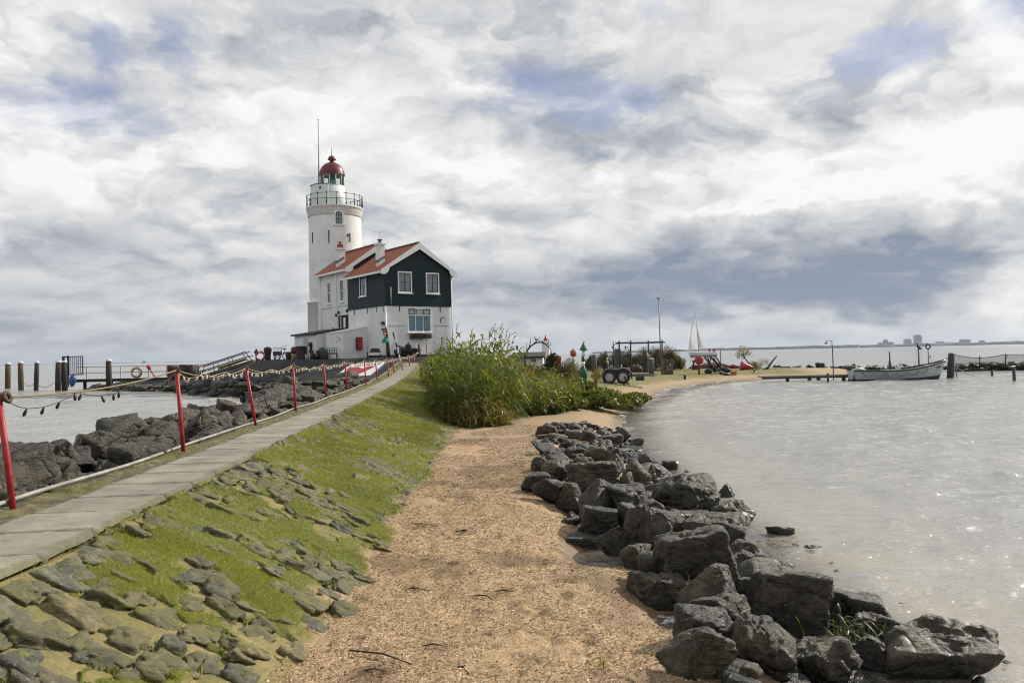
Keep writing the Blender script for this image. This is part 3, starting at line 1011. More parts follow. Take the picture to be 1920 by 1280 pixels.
ORD = ['nearest', 'second', 'third', 'fourth', 'fifth', 'sixth', 'seventh', 'eighth', 'ninth', 'tenth', 'eleventh', 'twelfth', 'thirteenth', 'fourteenth',
       'fifteenth', 'sixteenth', 'seventeenth', 'eighteenth', 'nineteenth', 'twentieth', 'twenty-first', 'twenty-second', 'twenty-third', 'twenty-fourth',
       'twenty-fifth', 'twenty-sixth', 'twenty-seventh', 'twenty-eighth', 'twenty-ninth', 'thirtieth', 'thirty-first', 'thirty-second', 'thirty-third', 'thirty-fourth', 'thirty-fifth', 'thirty-sixth',
       'thirty-seventh', 'thirty-eighth', 'thirty-ninth', 'fortieth', 'forty-first', 'forty-second']
rows = {'sand': [], 'middle': [], 'water': [], 'alone': []}
WORD_H = {}
taken = []
random.seed(4)
for i, (px, py, w, h, k) in enumerate(RB):
    p = at(px, py, z=0.02)
    for _ in range(3):
        p = at(px, py, z=max(min(gz(p.x, p.y), 0.30), -0.04))
    dip = math.atan2(EYE - p.z, p.y)
    W_ = w * p.y / FPX * 1.06
    D_ = W_ * random.uniform(0.62, 0.88)
    H_ = max((h * p.y / FPX - 0.55 * D_ * math.sin(dip)) / math.cos(dip), 0.42 * h * p.y / FPX)
    H_ *= 1.3 if w < 90 else 1.6
    big = w > 55
    me = rock_mesh(300 + i, KIND[k], 5 if w > 85 else 4 if big else 3)
    g0 = gz(p.x, p.y + D_ * 0.45)
    base = max(g0, -0.12) if g0 < 0 else g0
    base = min(base, p.z + 0.05)
    lowz = base - 0.18 * H_ - 0.03
    topz = p.z + H_
    o = put_rock(me, (p.x, p.y + D_ * 0.42, (lowz + topz) / 2), (W_, D_, topz - lowz), random.uniform(-0.25, 0.25), (random.uniform(-.08, .08), random.uniform(-.08, .08)))
    taken.append((p.x, p.y + D_ * .42, W_ * .5))
    sx = (p.x - np.interp(p.y, [5, 7, 9.4, 13, 17, 25], [1.05, 1.5, 1.05, .35, .33, .8]))
    row = 'alone' if i in (9, 38, 39, 49, 68, 26, 4) else 'sand' if sx < 0.75 else 'middle' if p.x < 2.5 else 'water'
    rows[row].append((p.y, o, WORD[k], W_))
WHERE = {'sand': 'along the sand edge of the breakwater', 'middle': 'along the middle of the breakwater heap', 'water': 'along the water edge of the breakwater',
         'alone': 'of those standing alone in the bay'}
for rw, lst in rows.items():
    lst.sort(key=lambda q: q[0])
    for n_, (y_, o, wd, W_) in enumerate(lst):
        size = 'big' if W_ > .62 else 'small' if W_ < .42 else 'mid-sized'
        tag(o, f"{size} {wd} boulder, {ORD[n_]} from the near end {WHERE[rw]}", 'boulder', 'boulders of the bay breakwater')

# small stones wedged under the boulders: nobody could count them
ch_v, ch_f, nb = [], [], 0
rg = np.random.default_rng(77)
basev, basef = [], []
for q in range(6):
    pv, pf = rock_shape(900 + q, 'angular', 2)
    basev.append(pv); basef.append(pf)


def chip(x, y, z, s):
    global nb
    q = rg.integers(0, 6)
    a_ = rg.uniform(0, 6.28)
    ca, sa = math.cos(a_), math.sin(a_)
    v = basev[q] * (s * rg.uniform(.8, 1.4), s, s * rg.uniform(.5, .9))
    v = np.stack([v[:, 0] * ca - v[:, 1] * sa + x, v[:, 0] * sa + v[:, 1] * ca + y, v[:, 2] + z], 1)
    ch_v.append(v); ch_f.append(basef[q] + nb)
    nb += len(v)


for _ in range(620):
    y = 5.2 + 20.5 * rg.random() ** 1.3
    x0 = np.interp(y, [5, 7, 9.4, 13, 17, 25], [1.25, 1.7, 1.35, .6, .55, 1.0])
    x = rg.uniform(x0, np.interp(y, [5, 20, 26], [4.1, 3.7, 3.2]))
    if abs(x - 1.08) < .5 and abs(y - 10.1) < .9: continue
    chip(x, y, max(gz(x, y), -0.12) + 0.04, rg.uniform(.10, .30))

# ------------------------------------------------------------------ rock bank on the seaward side of the path
vari = [rock_mesh(500 + q, ['angular', 'blocky', 'pointed', 'angular', 'round', 'angular', 'flat', 'angular'][q % 8], 4) for q in range(16)]
varb = [rock_mesh(500 + q, ['angular', 'blocky', 'pointed', 'angular', 'round', 'angular', 'flat', 'angular'][q % 8], 4, BROWN) for q in range(16)]
left = []
random.seed(12)
y = 6.2
while y < 47:
    step = 0.60 + 0.016 * (y - 6)
    for row, dx_, zt in ((0, 0.42, 0.10), (1, 1.0, 0.28), (2, 1.65, 0.40), (3, 2.45, 0.20)):
        if random.random() < (0.06 if y < 25 else .2): continue
        yy = y + random.uniform(-.25, .25) + row * 0.31
        lx = crest_x(yy) - PATH_W - VERGE
        xx = lx - dx_ - random.uniform(-.15, .15)
        W_ = random.uniform(0.44, 0.92) * (1 + 0.008 * (yy - 6)) * (0.8 if row == 0 else 1.05 if row in (1, 2) else .95) * (1 if yy < 33 else .72)
        H_ = W_ * random.uniform(.52, .85)
        zc = max(gz(xx, yy), -0.25) + zt * random.uniform(.3, 1.0) * (1.0 + 0.05 * max(0, min(yy, 30) - 14)) * (1 if yy < 33 else .55) + H_ * .18
        o = put_rock(random.choice(varb), (xx, yy, zc), (W_, W_ * random.uniform(.7, 1.05), H_), random.uniform(0, 6.28), (random.uniform(-.3, .3), random.uniform(-.3, .3)))
        left.append((row, yy, o, W_))
    y += step
LW = ['beside the white pipe', 'one row out from the white pipe', 'on the crest of the bank', 'at the water foot of the bank']
for row in range(4):
    lst = sorted([q for q in left if q[0] == row], key=lambda q: q[1])
    for n_, (_, y_, o, W_) in enumerate(lst):
        if n_ < len(ORD) and y_ < 22:
            tag(o, f"{'big' if W_ > .75 else 'smaller'} brown-black rock, {ORD[n_]} from the near end, {LW[row]}", 'rock', 'rocks of the bank beside the path')
        else:
            tag(o, "dark rock in the farther part of the bank between rope posts and sea", 'rock', 'rocks in the far part of the bank beside the path')
        o.name = 'bank_rock'
for _ in range(420):
    y = 5.5 + 40 * rg.random() ** 1.2
    x = crest_x(y) - PATH_W - VERGE - rg.uniform(.15, 3.6)
    chip(x, y, max(gz(x, y), -.2) + .06, rg.uniform(.14, .38))

# ------------------------------------------------------------------ dark rocks round the foot of the mound and out along the jetty
random.seed(31)
foot = [(-9.6, 47.5), (-12.4, 51.5), (-15.8, 54.6), (-19.6, 57.8), (-24.2, 62.2), (-28.6, 69.2), (-34, 73.2), (-40.8, 76.2)]
fl = []
for (xa, ya), (xb, yb) in zip(foot[:-1], foot[1:]):
    n_ = int(math.hypot(xb - xa, yb - ya) / 1.15)
    for q in range(n_):
        f_ = (q + random.uniform(.1, .9)) / n_
        xx, yy = xa + (xb - xa) * f_ + random.uniform(-.3, .6), ya + (yb - ya) * f_ + random.uniform(-.3, .9)
        W_ = random.uniform(.9, 2.0)
        o = put_rock(random.choice(vari), (xx, yy, max(gz(xx, yy), -.1) + .22), (W_, W_ * .8, W_ * random.uniform(.45, .7)), random.uniform(0, 6.28), name='shore_rock')
        tag(o, "dark wet rock lining the water foot of the lighthouse mound", 'rock', 'rocks round the foot of the lighthouse mound')
for _ in range(300):
    q = rg.integers(0, len(foot) - 1); f_ = rg.random()
    x = foot[q][0] + (foot[q + 1][0] - foot[q][0]) * f_ + rg.uniform(-.5, 1.6)
    y = foot[q][1] + (foot[q + 1][1] - foot[q][1]) * f_ + rg.uniform(-.5, 1.6)
    chip(x, y, max(gz(x, y), -.15) + .1, rg.uniform(.3, .7))

# ------------------------------------------------------------------ far breakwater behind the bay
fb = []
for px, top, w in [(1262, 684, 15), (1276, 686, 13), (1292, 686, 12), (1455, 682, 11), (1463, 684, 12), (1474, 686, 14), (1488, 686, 14), (1499, 685, 12), (1519, 683, 16), (1535, 679, 15), (1549, 686, 12), (1562, 686, 13),
                   (1576, 685, 14), (1590, 684, 16), (1600, 681, 16), (1612, 684, 13), (1634, 684, 14), (1645, 683, 15), (1657, 684, 15), (1672, 684, 13),
                   (1684, 683, 12), (1695, 681, 14), (1708, 685, 14), (1718, 684, 13), (1730, 682, 11), (1742, 684, 12), (1752, 679, 15), (1766, 682, 13), (1778, 684, 12)]:
    Y_ = (97 if px < 1300 else 91 - 4 * (px - 1455) / 325) + random.uniform(-1, 1)
    t_ = at(px, top, Y=Y_)
    W_ = w * Y_ / FPX * 1.35
    H_ = t_.z + 0.25
    o = put_rock(random.choice(vari), (t_.x, Y_, t_.z - H_ / 2), (W_, W_ * .9, H_), random.uniform(0, 6.28), name='breakwater_rock')
    tag(o, "dark rock in the low breakwater far across the bay", 'rock', 'rocks of the far breakwater behind the boat')
for px, top, w in [(1793, 684, 16), (1806, 680, 22), (1822, 682, 17), (1836, 678, 24), (1852, 677, 22), (1868, 678, 22), (1884, 680, 17), (1898, 677, 22), (1914, 677, 22), (1930, 678, 22)]:
    Y_ = 80 + random.uniform(-.5, .5)
    t_ = at(px, top, Y=Y_)
    W_ = w * Y_ / FPX * 1.3
    H_ = t_.z + 0.3
    o = put_rock(random.choice(vari), (t_.x, Y_, t_.z - H_ / 2), (W_, W_ * .9, H_), random.uniform(0, 6.28), name='breakwater_rock')
    tag(o, "dark brown rock in the higher breakwater below the net fence", 'rock', 'rocks of the breakwater under the net fence')
for _ in range(220):
    px = rg.uniform(1448, 1930)
    p_ = atx(px, 90 - 4 * (px - 1455) / 325 if px < 1790 else 79.2, 0)
    chip(p_.x, p_.y + rg.uniform(-.5, .6), rg.uniform(-.05, .28 if px < 1790 else .6), rg.uniform(.35, .8))
# ------------------------------------------------------------------ flat stones set in the near part of the slope
def slope_stone_mat():
    m, T = new_mat("slope stone")
    g = T.n('ShaderNodeNewGeometry')
    rnd = T.n('ShaderNodeObjectInfo').outputs['Random']
    p = T.vadd(g.outputs['Position'], T.n('ShaderNodeCombineXYZ', {0: T.mul(rnd, 31), 1: T.mul(rnd, 17), 2: 0.0}).outputs[0])
    a = T.noise(p, 9, 7, 0.68); b = T.noise(p, 48, 5, 0.7); c2 = T.noise(p, 3.4, 5, 0.65)
    lay = T.noise(T.vmul(p, (1, 1, 7)), 5.0, 5, 0.65, 0.6)
    c = T.ramp(T.add(T.mul(a, .65), T.mul(lay, .35)), [(0.28, (0.030, 0.029, 0.022)), (0.5, (0.100, 0.092, 0.066)), (0.72, (0.26, 0.235, 0.165))])
    c = T.mix(1.0, c, T.ramp(rnd, [(0.0, (0.55, 0.66, 0.76)), (0.25, (1.0, 0.95, 0.72)), (0.5, (1.5, 1.36, 0.95)), (0.75, (0.78, 0.76, 0.55)), (1.0, (1.15, 1.2, 1.1))]), 'MULTIPLY')
    c = T.mix(T.smooth(b, 0.60, 0.68, 0, 0.6), c, (0.36, 0.35, 0.27))
    c = T.mix(T.smooth(c2, 0.45, 0.66, 0, 0.62), c, (0.135, 0.13, 0.028))
    c = T.mix(T.smooth(T.noise(p, 5.5, 5, .7), .57, .70, 0, .85), c, (0.18, 0.185, 0.02))
    h = T.add(T.mul(a, 1.3), T.add(T.mul(b, .4), lay))
    return finish(m, T, c, T.smooth(a, 0.3, 0.7, 0.6, 0.92), h, 0.85, 0.022)


SLOPE_STONE = slope_stone_mat()
stv = [rock_mesh(1200 + q, 'flat' if q % 3 else 'angular', 4, SLOPE_STONE, 1.25) for q in range(14)]
rs_ = random.Random(77)
slope_n = 0
yy = 3.3
rown = 0
while yy < 12.8:
    cxs, fxs = float(crest_x(yy)), float(foot_x(yy))
    wd = fxs - cxs
    u = .10
    while u < wd * 1.02:
        L_ = rs_.uniform(.20, .40) * (1.12 if u < .4 else 1)
        B_ = rs_.uniform(.17, .30)
        y_ = yy + rs_.uniform(-.05, .05) + (.08 if rown % 2 else 0)
        t_ = u / wd
        gr = (0.60 * fbm2([(cxs + u) * .75], [y_ * .55], 71, 4) + 0.42 * fbm2([(cxs + u) * 2.6], [y_ * 2.6], 72, 3))[0] + .20 * float(sstep(y_, 6.2, 11.5)) + .06
        buried = float(sstep(gr, .02, .40))
        edge_sand = float(sstep(t_ + rs_.uniform(-.18, .14) + .20 * (1 - float(sstep(y_, 4, 9))) * float(sstep(t_, .3, .7)), .90, 1.08))
        if rs_.random() > .48 * buried + .75 * edge_sand and slope_n < 298:
            x_ = float(crest_x(y_)) + u + L_ * .35
            sl_a = math.atan2(float(crest_z(y_)) - .33, wd)
            hgt = rs_.uniform(.11, .18)
            z_ = gz(x_, y_) - .01 + hgt * (.02 + rs_.uniform(0, .17)) - .035 * buried - .022 - .035 * float(sstep(t_, .80, 1.0))
            o = put_rock(rs_.choice(stv), (x_, y_, z_), (L_ * 1.10, B_ * 1.16, hgt), rs_.choice((0, math.pi)) + rs_.gauss(0, .22), (0, 0), 'slope_stone')
            Mx = Matrix.Rotation(sl_a + rs_.uniform(-.05, .16), 4, 'Y') @ Matrix.Rotation(rs_.gauss(0, .15), 4, 'X') @ Matrix.Rotation(rs_.choice((0, math.pi)) + rs_.gauss(0, .25), 4, 'Z')
            o.rotation_euler = Mx.to_euler()
            if t_ < .14: tag(o, 'mossy flat stone in the top course of the slope, touching the concrete path', 'stone', 'stones of the slope along the path edge')
            elif t_ > .82: tag(o, 'grey flat stone at the foot of the slope, half sunk in the sand', 'stone', 'stones at the foot of the slope')
            else: tag(o, 'lichen spotted flat stone set in the middle of the mossy slope', 'stone', 'stones in the middle of the slope')
            slope_n += 1
        u += L_ * .93
    yy += .218
    rown += 1
tag(mesh_np('rubble', np.concatenate(ch_v), np.concatenate(ch_f), ROCK), 'small dark stones packed between and under the boulders', 'rubble', kind='stuff')


# ================================================================== LIGHTHOUSE AND HOUSE
def lime_mat():
    m, T = new_mat("limewashed wall")
    p = T.n('ShaderNodeNewGeometry').outputs['Position']
    a = T.noise(p, 0.9, 6, 0.65); b = T.noise(T.vmul(p, (1, 1, 0.18)), 3.5, 6, 0.7); c_ = T.noise(p, 12, 5, 0.7)
    col = T.ramp(a, [(0.3, (0.68, 0.69, 0.69)), (0.55, (0.79, 0.795, 0.79)), (0.75, (0.83, 0.83, 0.82))])
    col = T.mix(T.smooth(b, 0.53, 0.78, 0, 0.42), col, (0.36, 0.37, 0.35))
    col = T.mix(T.smooth(c_, 0.66, 0.76, 0, 0.5), col, (0.30, 0.27, 0.23))
    rs_ = T.noise(T.vmul(p, (1, 1, .12)), 7.0, 4, 0.7)
    col = T.mix(T.smooth(rs_, 0.66, 0.80, 0, 0.40), col, (0.30, 0.20, 0.12))
    br = T.n('ShaderNodeTexBrick', {'Vector': T.vmul(p, (1, 1, 1)), 'Scale': 4.0, 'Mortar Size': 0.012}).outputs['Fac']
    return finish(m, T, col, 0.8, T.add(T.mul(c_, 0.8), T.mul(br, -0.2)), 0.35, 0.012)


def board_mat():
    m, T = new_mat("tarred green boards")
    p = T.n('ShaderNodeTexCoord').outputs['Object']
    z = T.n('ShaderNodeSeparateXYZ', {0: p}).outputs[2]
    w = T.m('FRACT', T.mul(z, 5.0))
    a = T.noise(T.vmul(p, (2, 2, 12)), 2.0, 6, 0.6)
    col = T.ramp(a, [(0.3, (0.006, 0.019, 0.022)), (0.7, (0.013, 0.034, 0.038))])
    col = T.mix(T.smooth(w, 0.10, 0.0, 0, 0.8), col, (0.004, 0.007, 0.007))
    return finish(m, T, col, 0.6, T.add(w, T.mul(a, 0.3)), 0.5, 0.02, spec=0.25)


def tile_mat():
    m, T = new_mat("clay roof tiles")
    p = T.n('ShaderNodeTexCoord').outputs['Object']
    s = T.n('ShaderNodeSeparateXYZ', {0: p})
    rows_ = T.m('FRACT', T.mul(s.outputs[0], 3.6))
    cols_ = T.m('SINE', T.mul(s.outputs[1], 30.0))
    a = T.noise(p, 1.8, 6, 0.65); b = T.noise(p, 9, 5, 0.7)
    col = T.ramp(T.add(T.mul(a, .5), T.mul(b, .5)), [(0.28, (0.20, 0.055, 0.025)), (0.5, (0.36, 0.105, 0.045)), (0.74, (0.50, 0.185, 0.085))])
    col = T.mix(T.smooth(T.noise(p, 3.2, 6, .7), .55, .72, 0, .55), col, (.085, .05, .03))
    col = T.mix(T.smooth(rows_, 0.16, 0.0, 0, 0.7), col, (0.07, 0.022, 0.014))
    col = T.mix(T.smooth(cols_, 0.55, 1.0, 0, 0.4), col, (0.10, 0.035, 0.02))
    return finish(m, T, col, 0.75, T.add(T.mul(cols_, .5), rows_), 0.6, 0.04)


LIME, BOARD, TILE = lime_mat(), board_mat(), tile_mat()
WHITE = paint("white paint", (0.78, 0.78, 0.76), 0.4, 0.06, amt=0.15)
GREENISH = paint("pale lantern paint", (0.66, 0.72, 0.68), 0.4, 0.08, 2.5, amt=0.2)
DARK = paint("black paint", (0.014, 0.016, 0.018), 0.4, 0.3)
DGREEN = paint("dark frame paint", (0.012, 0.026, 0.028), 0.35, 0.2)
RED = paint("red paint", (0.36, 0.022, 0.028), 0.5, 0.3, dirt=(0.10, 0.02, 0.015))
DOME = paint("dome red", (0.135, 0.011, 0.019), 0.45, 0.14, 1.5)
LEAD = paint("grey lead", (0.10, 0.11, 0.12), 0.5, 0.2)
WOOD = paint("weathered wood", (0.085, 0.065, 0.045), 0.8, 0.4, 5, amt=.5)
DWOOD = paint("dark wet wood", (0.028, 0.022, 0.017), 0.7, 0.4, 5)
STEEL = paint("galvanised steel", (0.30, 0.31, 0.31), 0.45, 0.15, metal=0.6)
BLUE = paint("blue plastic", (0.022, 0.075, 0.26), 0.35, 0.12)
GREEN = paint("buoy green", (0.010, 0.105, 0.038), 0.42, 0.2, dirt=(0.02, 0.04, 0.02))
ROPE = paint("rope", (0.42, 0.33, 0.19), 0.9, 0.2)
RUBBER = paint("rubber", (0.012, 0.012, 0.012), 0.6, 0.2)


def glass(name, tint, rough=0.06):
    if name in MATS: return MATS[name]
    m, T = new_mat(name)
    p = T.n('ShaderNodeTexCoord').outputs['Object']
    a = T.noise(p, 1.6, 3, 0.5)
    col = T.mix(T.smooth(a, 0.35, 0.65, 0, 0.6), tint, tuple(c * 0.45 for c in tint))
    finish(m, T, col, rough, a, 0.05, 0.02, 0.0, 0.9)
    MATS[name] = m
    return m


PANE = glass("window pane", (0.20, 0.23, 0.25))
PANE_BLUE = glass("blue curtained pane", (0.075, 0.185, 0.26))
PANE_DARK = glass("dark pane", (0.02, 0.022, 0.024))

PHI = R(36)
HX, HY, HZ = -9.75, 62.0, 2.55
c1 = atx(724, HY, HZ)
HX = c1.x
MG = Matrix(((1, 0, 0, 0), (0, -1, 0, 0), (0, 0, 1, 0), (0, 0, 0, 1)))          # front gable: (along, out, up)
ML = Matrix(((0, -1, 0, 0), (1, 0, 0, 0), (0, 0, 1, 0), (0, 0, 0, 1)))          # side wall facing the path


def hw(u, v, z=0.0):
    """House coordinates to world."""
    return Vector((HX + u * math.cos(PHI) - v * math.sin(PHI), HY + u * math.sin(PHI) + v * math.cos(PHI), HZ + z))


def window(par, M, a0, a1, b0, b1, cols=2, rws=2, out=0.0, trim=0.09, trim_mat=None, frame_mat=None, pane=None, sill=True, sash=0.055, top=0.0):
    w = MB()
    t = trim
    for lo, hi in (((a0 - t, out, b0 - t), (a0, out + .07, b1 + t)), ((a1, out, b0 - t), (a1 + t, out + .07, b1 + t)),
                   ((a0, out, b1), (a1, out + .07, b1 + t)), ((a0, out, b0 - t), (a1, out + .07, b0))):
        w.box(lo, hi, M)
    o = w.build('window', trim_mat or WHITE, par)
    f = MB()
    s = sash
    f.box((a0, out, b0), (a0 + s, out + .05, b1), M); f.box((a1 - s, out, b0), (a1, out + .05, b1), M)
    f.box((a0 + s, out, b0), (a1 - s, out + .05, b0 + s), M); f.box((a0 + s, out, b1 - s), (a1 - s, out + .05, b1), M)
    for k in range(1, cols):
        x = a0 + (a1 - a0) * k / cols
        f.box((x - .025, out, b0 + s), (x + .025, out + .042, b1 - s), M)
    for k in range(1, rws):
        z = b0 + (b1 - b0) * k / rws
        f.box((a0 + s, out, z - .022), (a1 - s, out + .038, z + .022), M)
    f.build('sash', frame_mat or DGREEN, o)
    MB().box((a0 + s * .5, out, b0 + s * .5), (a1 - s * .5, out + .016, b1 - s * .5), M).build('pane', pane or PANE, o)
    if sill:
        MB().box((a0 - t - .05, out, b0 - t - .07), (a1 + t + .05, out + .16, b0 - t), M).build('sill', trim_mat or WHITE, o)
    return o


def gable_wing(par, u0, u1, v0, v1, zb, ze, za, mat, name):
    m = MB()
    mid = (u0 + u1) / 2
    m.prism([(u0, v0, zb), (u1, v0, zb), (u1, v0, ze), (mid, v0, za), (u0, v0, ze)], (0, v1 - v0, 0))
    return m.build(name, mat, par)


def wing_roof(par, u0, u1, v0, v1, ze, za, over, front, back):
    """Two tiled slopes, white bargeboards with a quarter-round foot, gutters and a ridge."""
    mid = (u0 + u1) / 2
    half = (u1 - u0) / 2
    sl = (za - ze) / half
    zl = ze - sl * over
    th = 0.10
    rf = MB()
    for sgn in (-1, 1):
        e = mid + sgn * (half + over)
        rf.prism([(e, v0 - front, zl + .03), (mid, v0 - front, za + .03), (mid, v0 - front, za + .03 + th), (e, v0 - front, zl + .03 + th)], (0, v1 - v0 + front + back, 0))
    roof = rf.build('roof', TILE, par)
    rg_ = MB()
    n = int((v1 - v0) / 0.33)
    for k in range(n):
        a = v0 - front + (v1 - v0 + front + back) * k / n
        b = a + (v1 - v0 + front + back) / n * 1.06
        rg_.tube([(mid, a, za + .12), (mid, b, za + .15)], [.10, .12], 8)
    rg_.build('ridge_tiles', paint("ridge tiles", (0.09, 0.05, 0.04), .8), roof)
    for sgn in (-1, 1):
        e = mid + sgn * (half + over)
        d = 0.42
        pts = [(mid, za + .15), (e, zl + .15), (e, zl - .20), (e - sgn * .30, zl - .20)]
        cxu, czv = e - sgn * .30, zl - .20
        for q in range(1, 6):
            w = q / 5 * math.pi / 2
            pts.append((e - sgn * (.30 + .42 * math.sin(w)), zl - .20 + .42 * (1 - math.cos(w)) + .10 * math.sin(w)))
        pts.append((mid, za + .15 - d * 1.25))
        MB().prism([(p[0], v0 - front - .06, p[1]) for p in pts], (0, .06, 0)).build('bargeboard', WHITE, par)
        MB().box((e - .10 if sgn < 0 else e - .03, v0 - front + .002, zl - .12), (e + .03 if sgn < 0 else e + .10, v1 + back, zl + .05)).build('gutter', WHITE, par)
    return roof


def chimney(par, u, v, zb, zt, w=0.5, d=0.62, pot=True):
    c = MB().box((u - w / 2, v - d / 2, zb), (u + w / 2, v + d / 2, zt))
    c.box((u - w / 2 - .10, v - d / 2 - .10, zt), (u + w / 2 + .10, v + d / 2 + .10, zt + .12))
    o = c.build('chimney', LIME, par)
    p = MB()
    if pot == 'brick':
        p.box((u - .20, v - .2, zt + .122), (u + .20, v + .2, zt + .5)); p.tube([(u, v, zt + .5), (u, v, zt + .66)], .07, 8); p.tube([(u, v, zt + .66), (u, v, zt + .70)], [.26, .2], 10)
        p.build('chimney_pot', paint("pot brick", (.22, .06, .04), .8), o)
    else:
        p.tube([(u, v, zt + .122), (u, v, zt + .42)], .13, 10); p.tube([(u, v, zt + .42), (u, v, zt + .47)], [.24, .2], 10); p.tube([(u, v, zt + .47), (u, v, zt + 1.1)], .012, 6)
        p.build('chimney_pot', LEAD, o)
    fl = MB()
    for k in range(4):
        fl.box((u - w / 2 - .16 + k * .17, v - d / 2 - .03, zb + .62 + k * .11), (u - w / 2 + k * .17, v + d / 2 + .03, zb + .78 + k * .11))
    fl.build('flashing', LEAD, o)
    return o


house = thing('keepers_house', "white and dark green keeper's house with red tiled roofs in front of the tower", 'house', (HX, HY, HZ), PHI)
FW, FL = 5.9, 6.75
lower = MB().box((0, 0, -0.4), (FW, FL, 4.05)).build('ground_storey', LIME, house)
MB().box((-.02, -.02, -.4), (FW + .02, FL - .02, 0.22)).build('plinth', paint("tarred plinth", (.02, .02, .021), .6), house)
gable_wing(house, -.06, FW + .06, -.06, FL - .003, 4.05, 6.95, 8.95, BOARD, 'upper_storey')
wing_roof(house, -.06, FW + .06, 0, FL, 6.95, 8.95, .42, .32, -.02)
rear = gable_wing(house, .06, FW - .1, FL, 13.4, -.4, 7.75, 9.75, LIME, 'rear_wing')
wing_roof(house, .06, FW - .1, FL + .05, 13.4, 7.75, 9.75, .36, .22, -.02)
MB().prism([(.3, FL - .004, 7.6), (FW - .3, FL - .004, 7.6), ((FW) / 2, FL - .004, 9.5)], (0, -.05, 0)).build('rear_gable_boards', BOARD, house)
# windows of the gable and the side
o1 = .06
window(house, MG, 1.20, 2.22, 5.18, 6.66, 2, 2, o1, .11)
window(house, MG, 3.72, 4.72, 5.18, 6.66, 2, 2, o1, .11)
window(house, ML, 3.2, 4.2, 5.12, 6.62, 2, 2, o1, .10)
big = window(house, MG, 1.95, 4.0, 2.02, 3.86, 3, 1, 0.0, .05, WHITE, WHITE, PANE_BLUE, True, .06)
tr = MB()
for k in range(3):
    a = 2.01 + k * .665
    if k != 1:
        tr.box((a, .043, 3.38), (a + .06, .075, 3.84), MG); tr.box((a + .54, .043, 3.38), (a + .60, .075, 3.84), MG)
        tr.box((a + .06, .043, 3.78), (a + .54, .075, 3.84), MG); tr.box((a + .06, .043, 3.38), (a + .54, .075, 3.44), MG)
tr.build('top_sash', DGREEN, big)
MB().box((2.0, .05, 3.30), (3.95, .07, 3.38), MG).build('transom', WHITE, big)
for k in range(3):
    a = 2.09 + k * .665
    MB().box((a, .02, 3.45), (a + .46, .034, 3.77), MG).build('blind', paint("blind", (.46, .48, .47), .6), big)
for a0, a1 in ((7.75, 8.45), (10.5, 11.15)):
    window(house, ML, a0, a1, 4.95, 6.75, 1, 2, -.06 + .0, .10, LIME, WHITE, PANE_DARK)
window(house, ML, 9.85, 10.15, 1.95, 2.75, 1, 1, -.06, .07, LIME, DGREEN, PANE_DARK)
# door and doorway of the rear wing
dr = MB()
dr.box((6.95, -.06, 1.2), (8.85, .0, 3.72), ML)
door = dr.build('doorway', paint('dark interior', (.006, .008, .009), .95, .1, amt=.1), house)  # near-black slab: the shade inside the open doorway is painted on
MB().box((7.35, .004, 1.25), (7.75, .03, 3.5), ML).build('door', WHITE, door)
MB().box((8.22, .004, 1.25), (8.34, .035, 3.66), ML).build('door_frame', WHITE, door)
MB().box((8.36, .004, 2.6), (8.5, .03, 2.68), ML).build('handle', WHITE, door)
# pilasters, string courses and downpipes
pm = MB()
for a in (9.1, 12.6):
    pm.box((a, -.06, -.4), (a + .45, .03, 7.6), ML)
pm.box((6.8, -.06, 4.55), (13.3, .018, 4.66), ML)
pm.build('pilasters', LIME, house)
MB().tube([hw(0, 0) * 0 + Vector((-.02, -.10, -.2)), (-.02, -.10, 4.0)], .055, 8).build('downpipe', WHITE, house)
MB().tube([(FW + .10, -.08, -.2), (FW + .10, -.08, 6.7)], .05, 8).build('downpipe', WHITE, house)
MB().tube([(.45, -.12, 4.15), (.45, -.12, 5.5)], .025, 6).build('rod', WHITE, house)
MB().box((.1, 0, 2.50), (1.78, .016, 2.53), MG).box((4.35, 0, 2.5), (5.7, .016, 2.53), MG).build('ledge', LEAD, house)
for M, a in ((MG, 1.2), (MG, 4.9), (ML, .3), (ML, 1.4), (ML, 3.1), (ML, 5.5)):
    MB().box((a, .0, 3.62), (a + .07, .035, 4.05), M).build('wall_anchor', DARK, house)
chimney(house, .55, 1.8, 7.0, 9.0)
chimney(house, .62, 9.6, 7.8, 9.55, .6, .7, 'brick')
for a, b in ((6.95, 4.05), (9.2, 3.8), (8.7, 4.0)):
    MB().lathe([(.0, 0), (.14, .02), (.14, .1), (.1, .14)], (0, 0, 0), 12, M=ML @ Matrix.Translation((a, 0, b)) @ Matrix.Rotation(R(-90), 4, 'X')).build('lamp', DARK, house)
br = MB().tube([(5.0, .02, 2.7), (5.0, .05, 3.1)], .03, 6).tube([(5.0, .02, 3.1), (5.0, .28, 3.1), ], .03, 6)
br2 = MB()
br2.tube([MG @ Vector((4.95, .03, 2.75)), MG @ Vector((4.95, .03, 3.1)), MG @ Vector((5.1, .12, 3.2)), MG @ Vector((5.3, .2, 3.2))], .035, 6).build('bracket', LEAD, house)

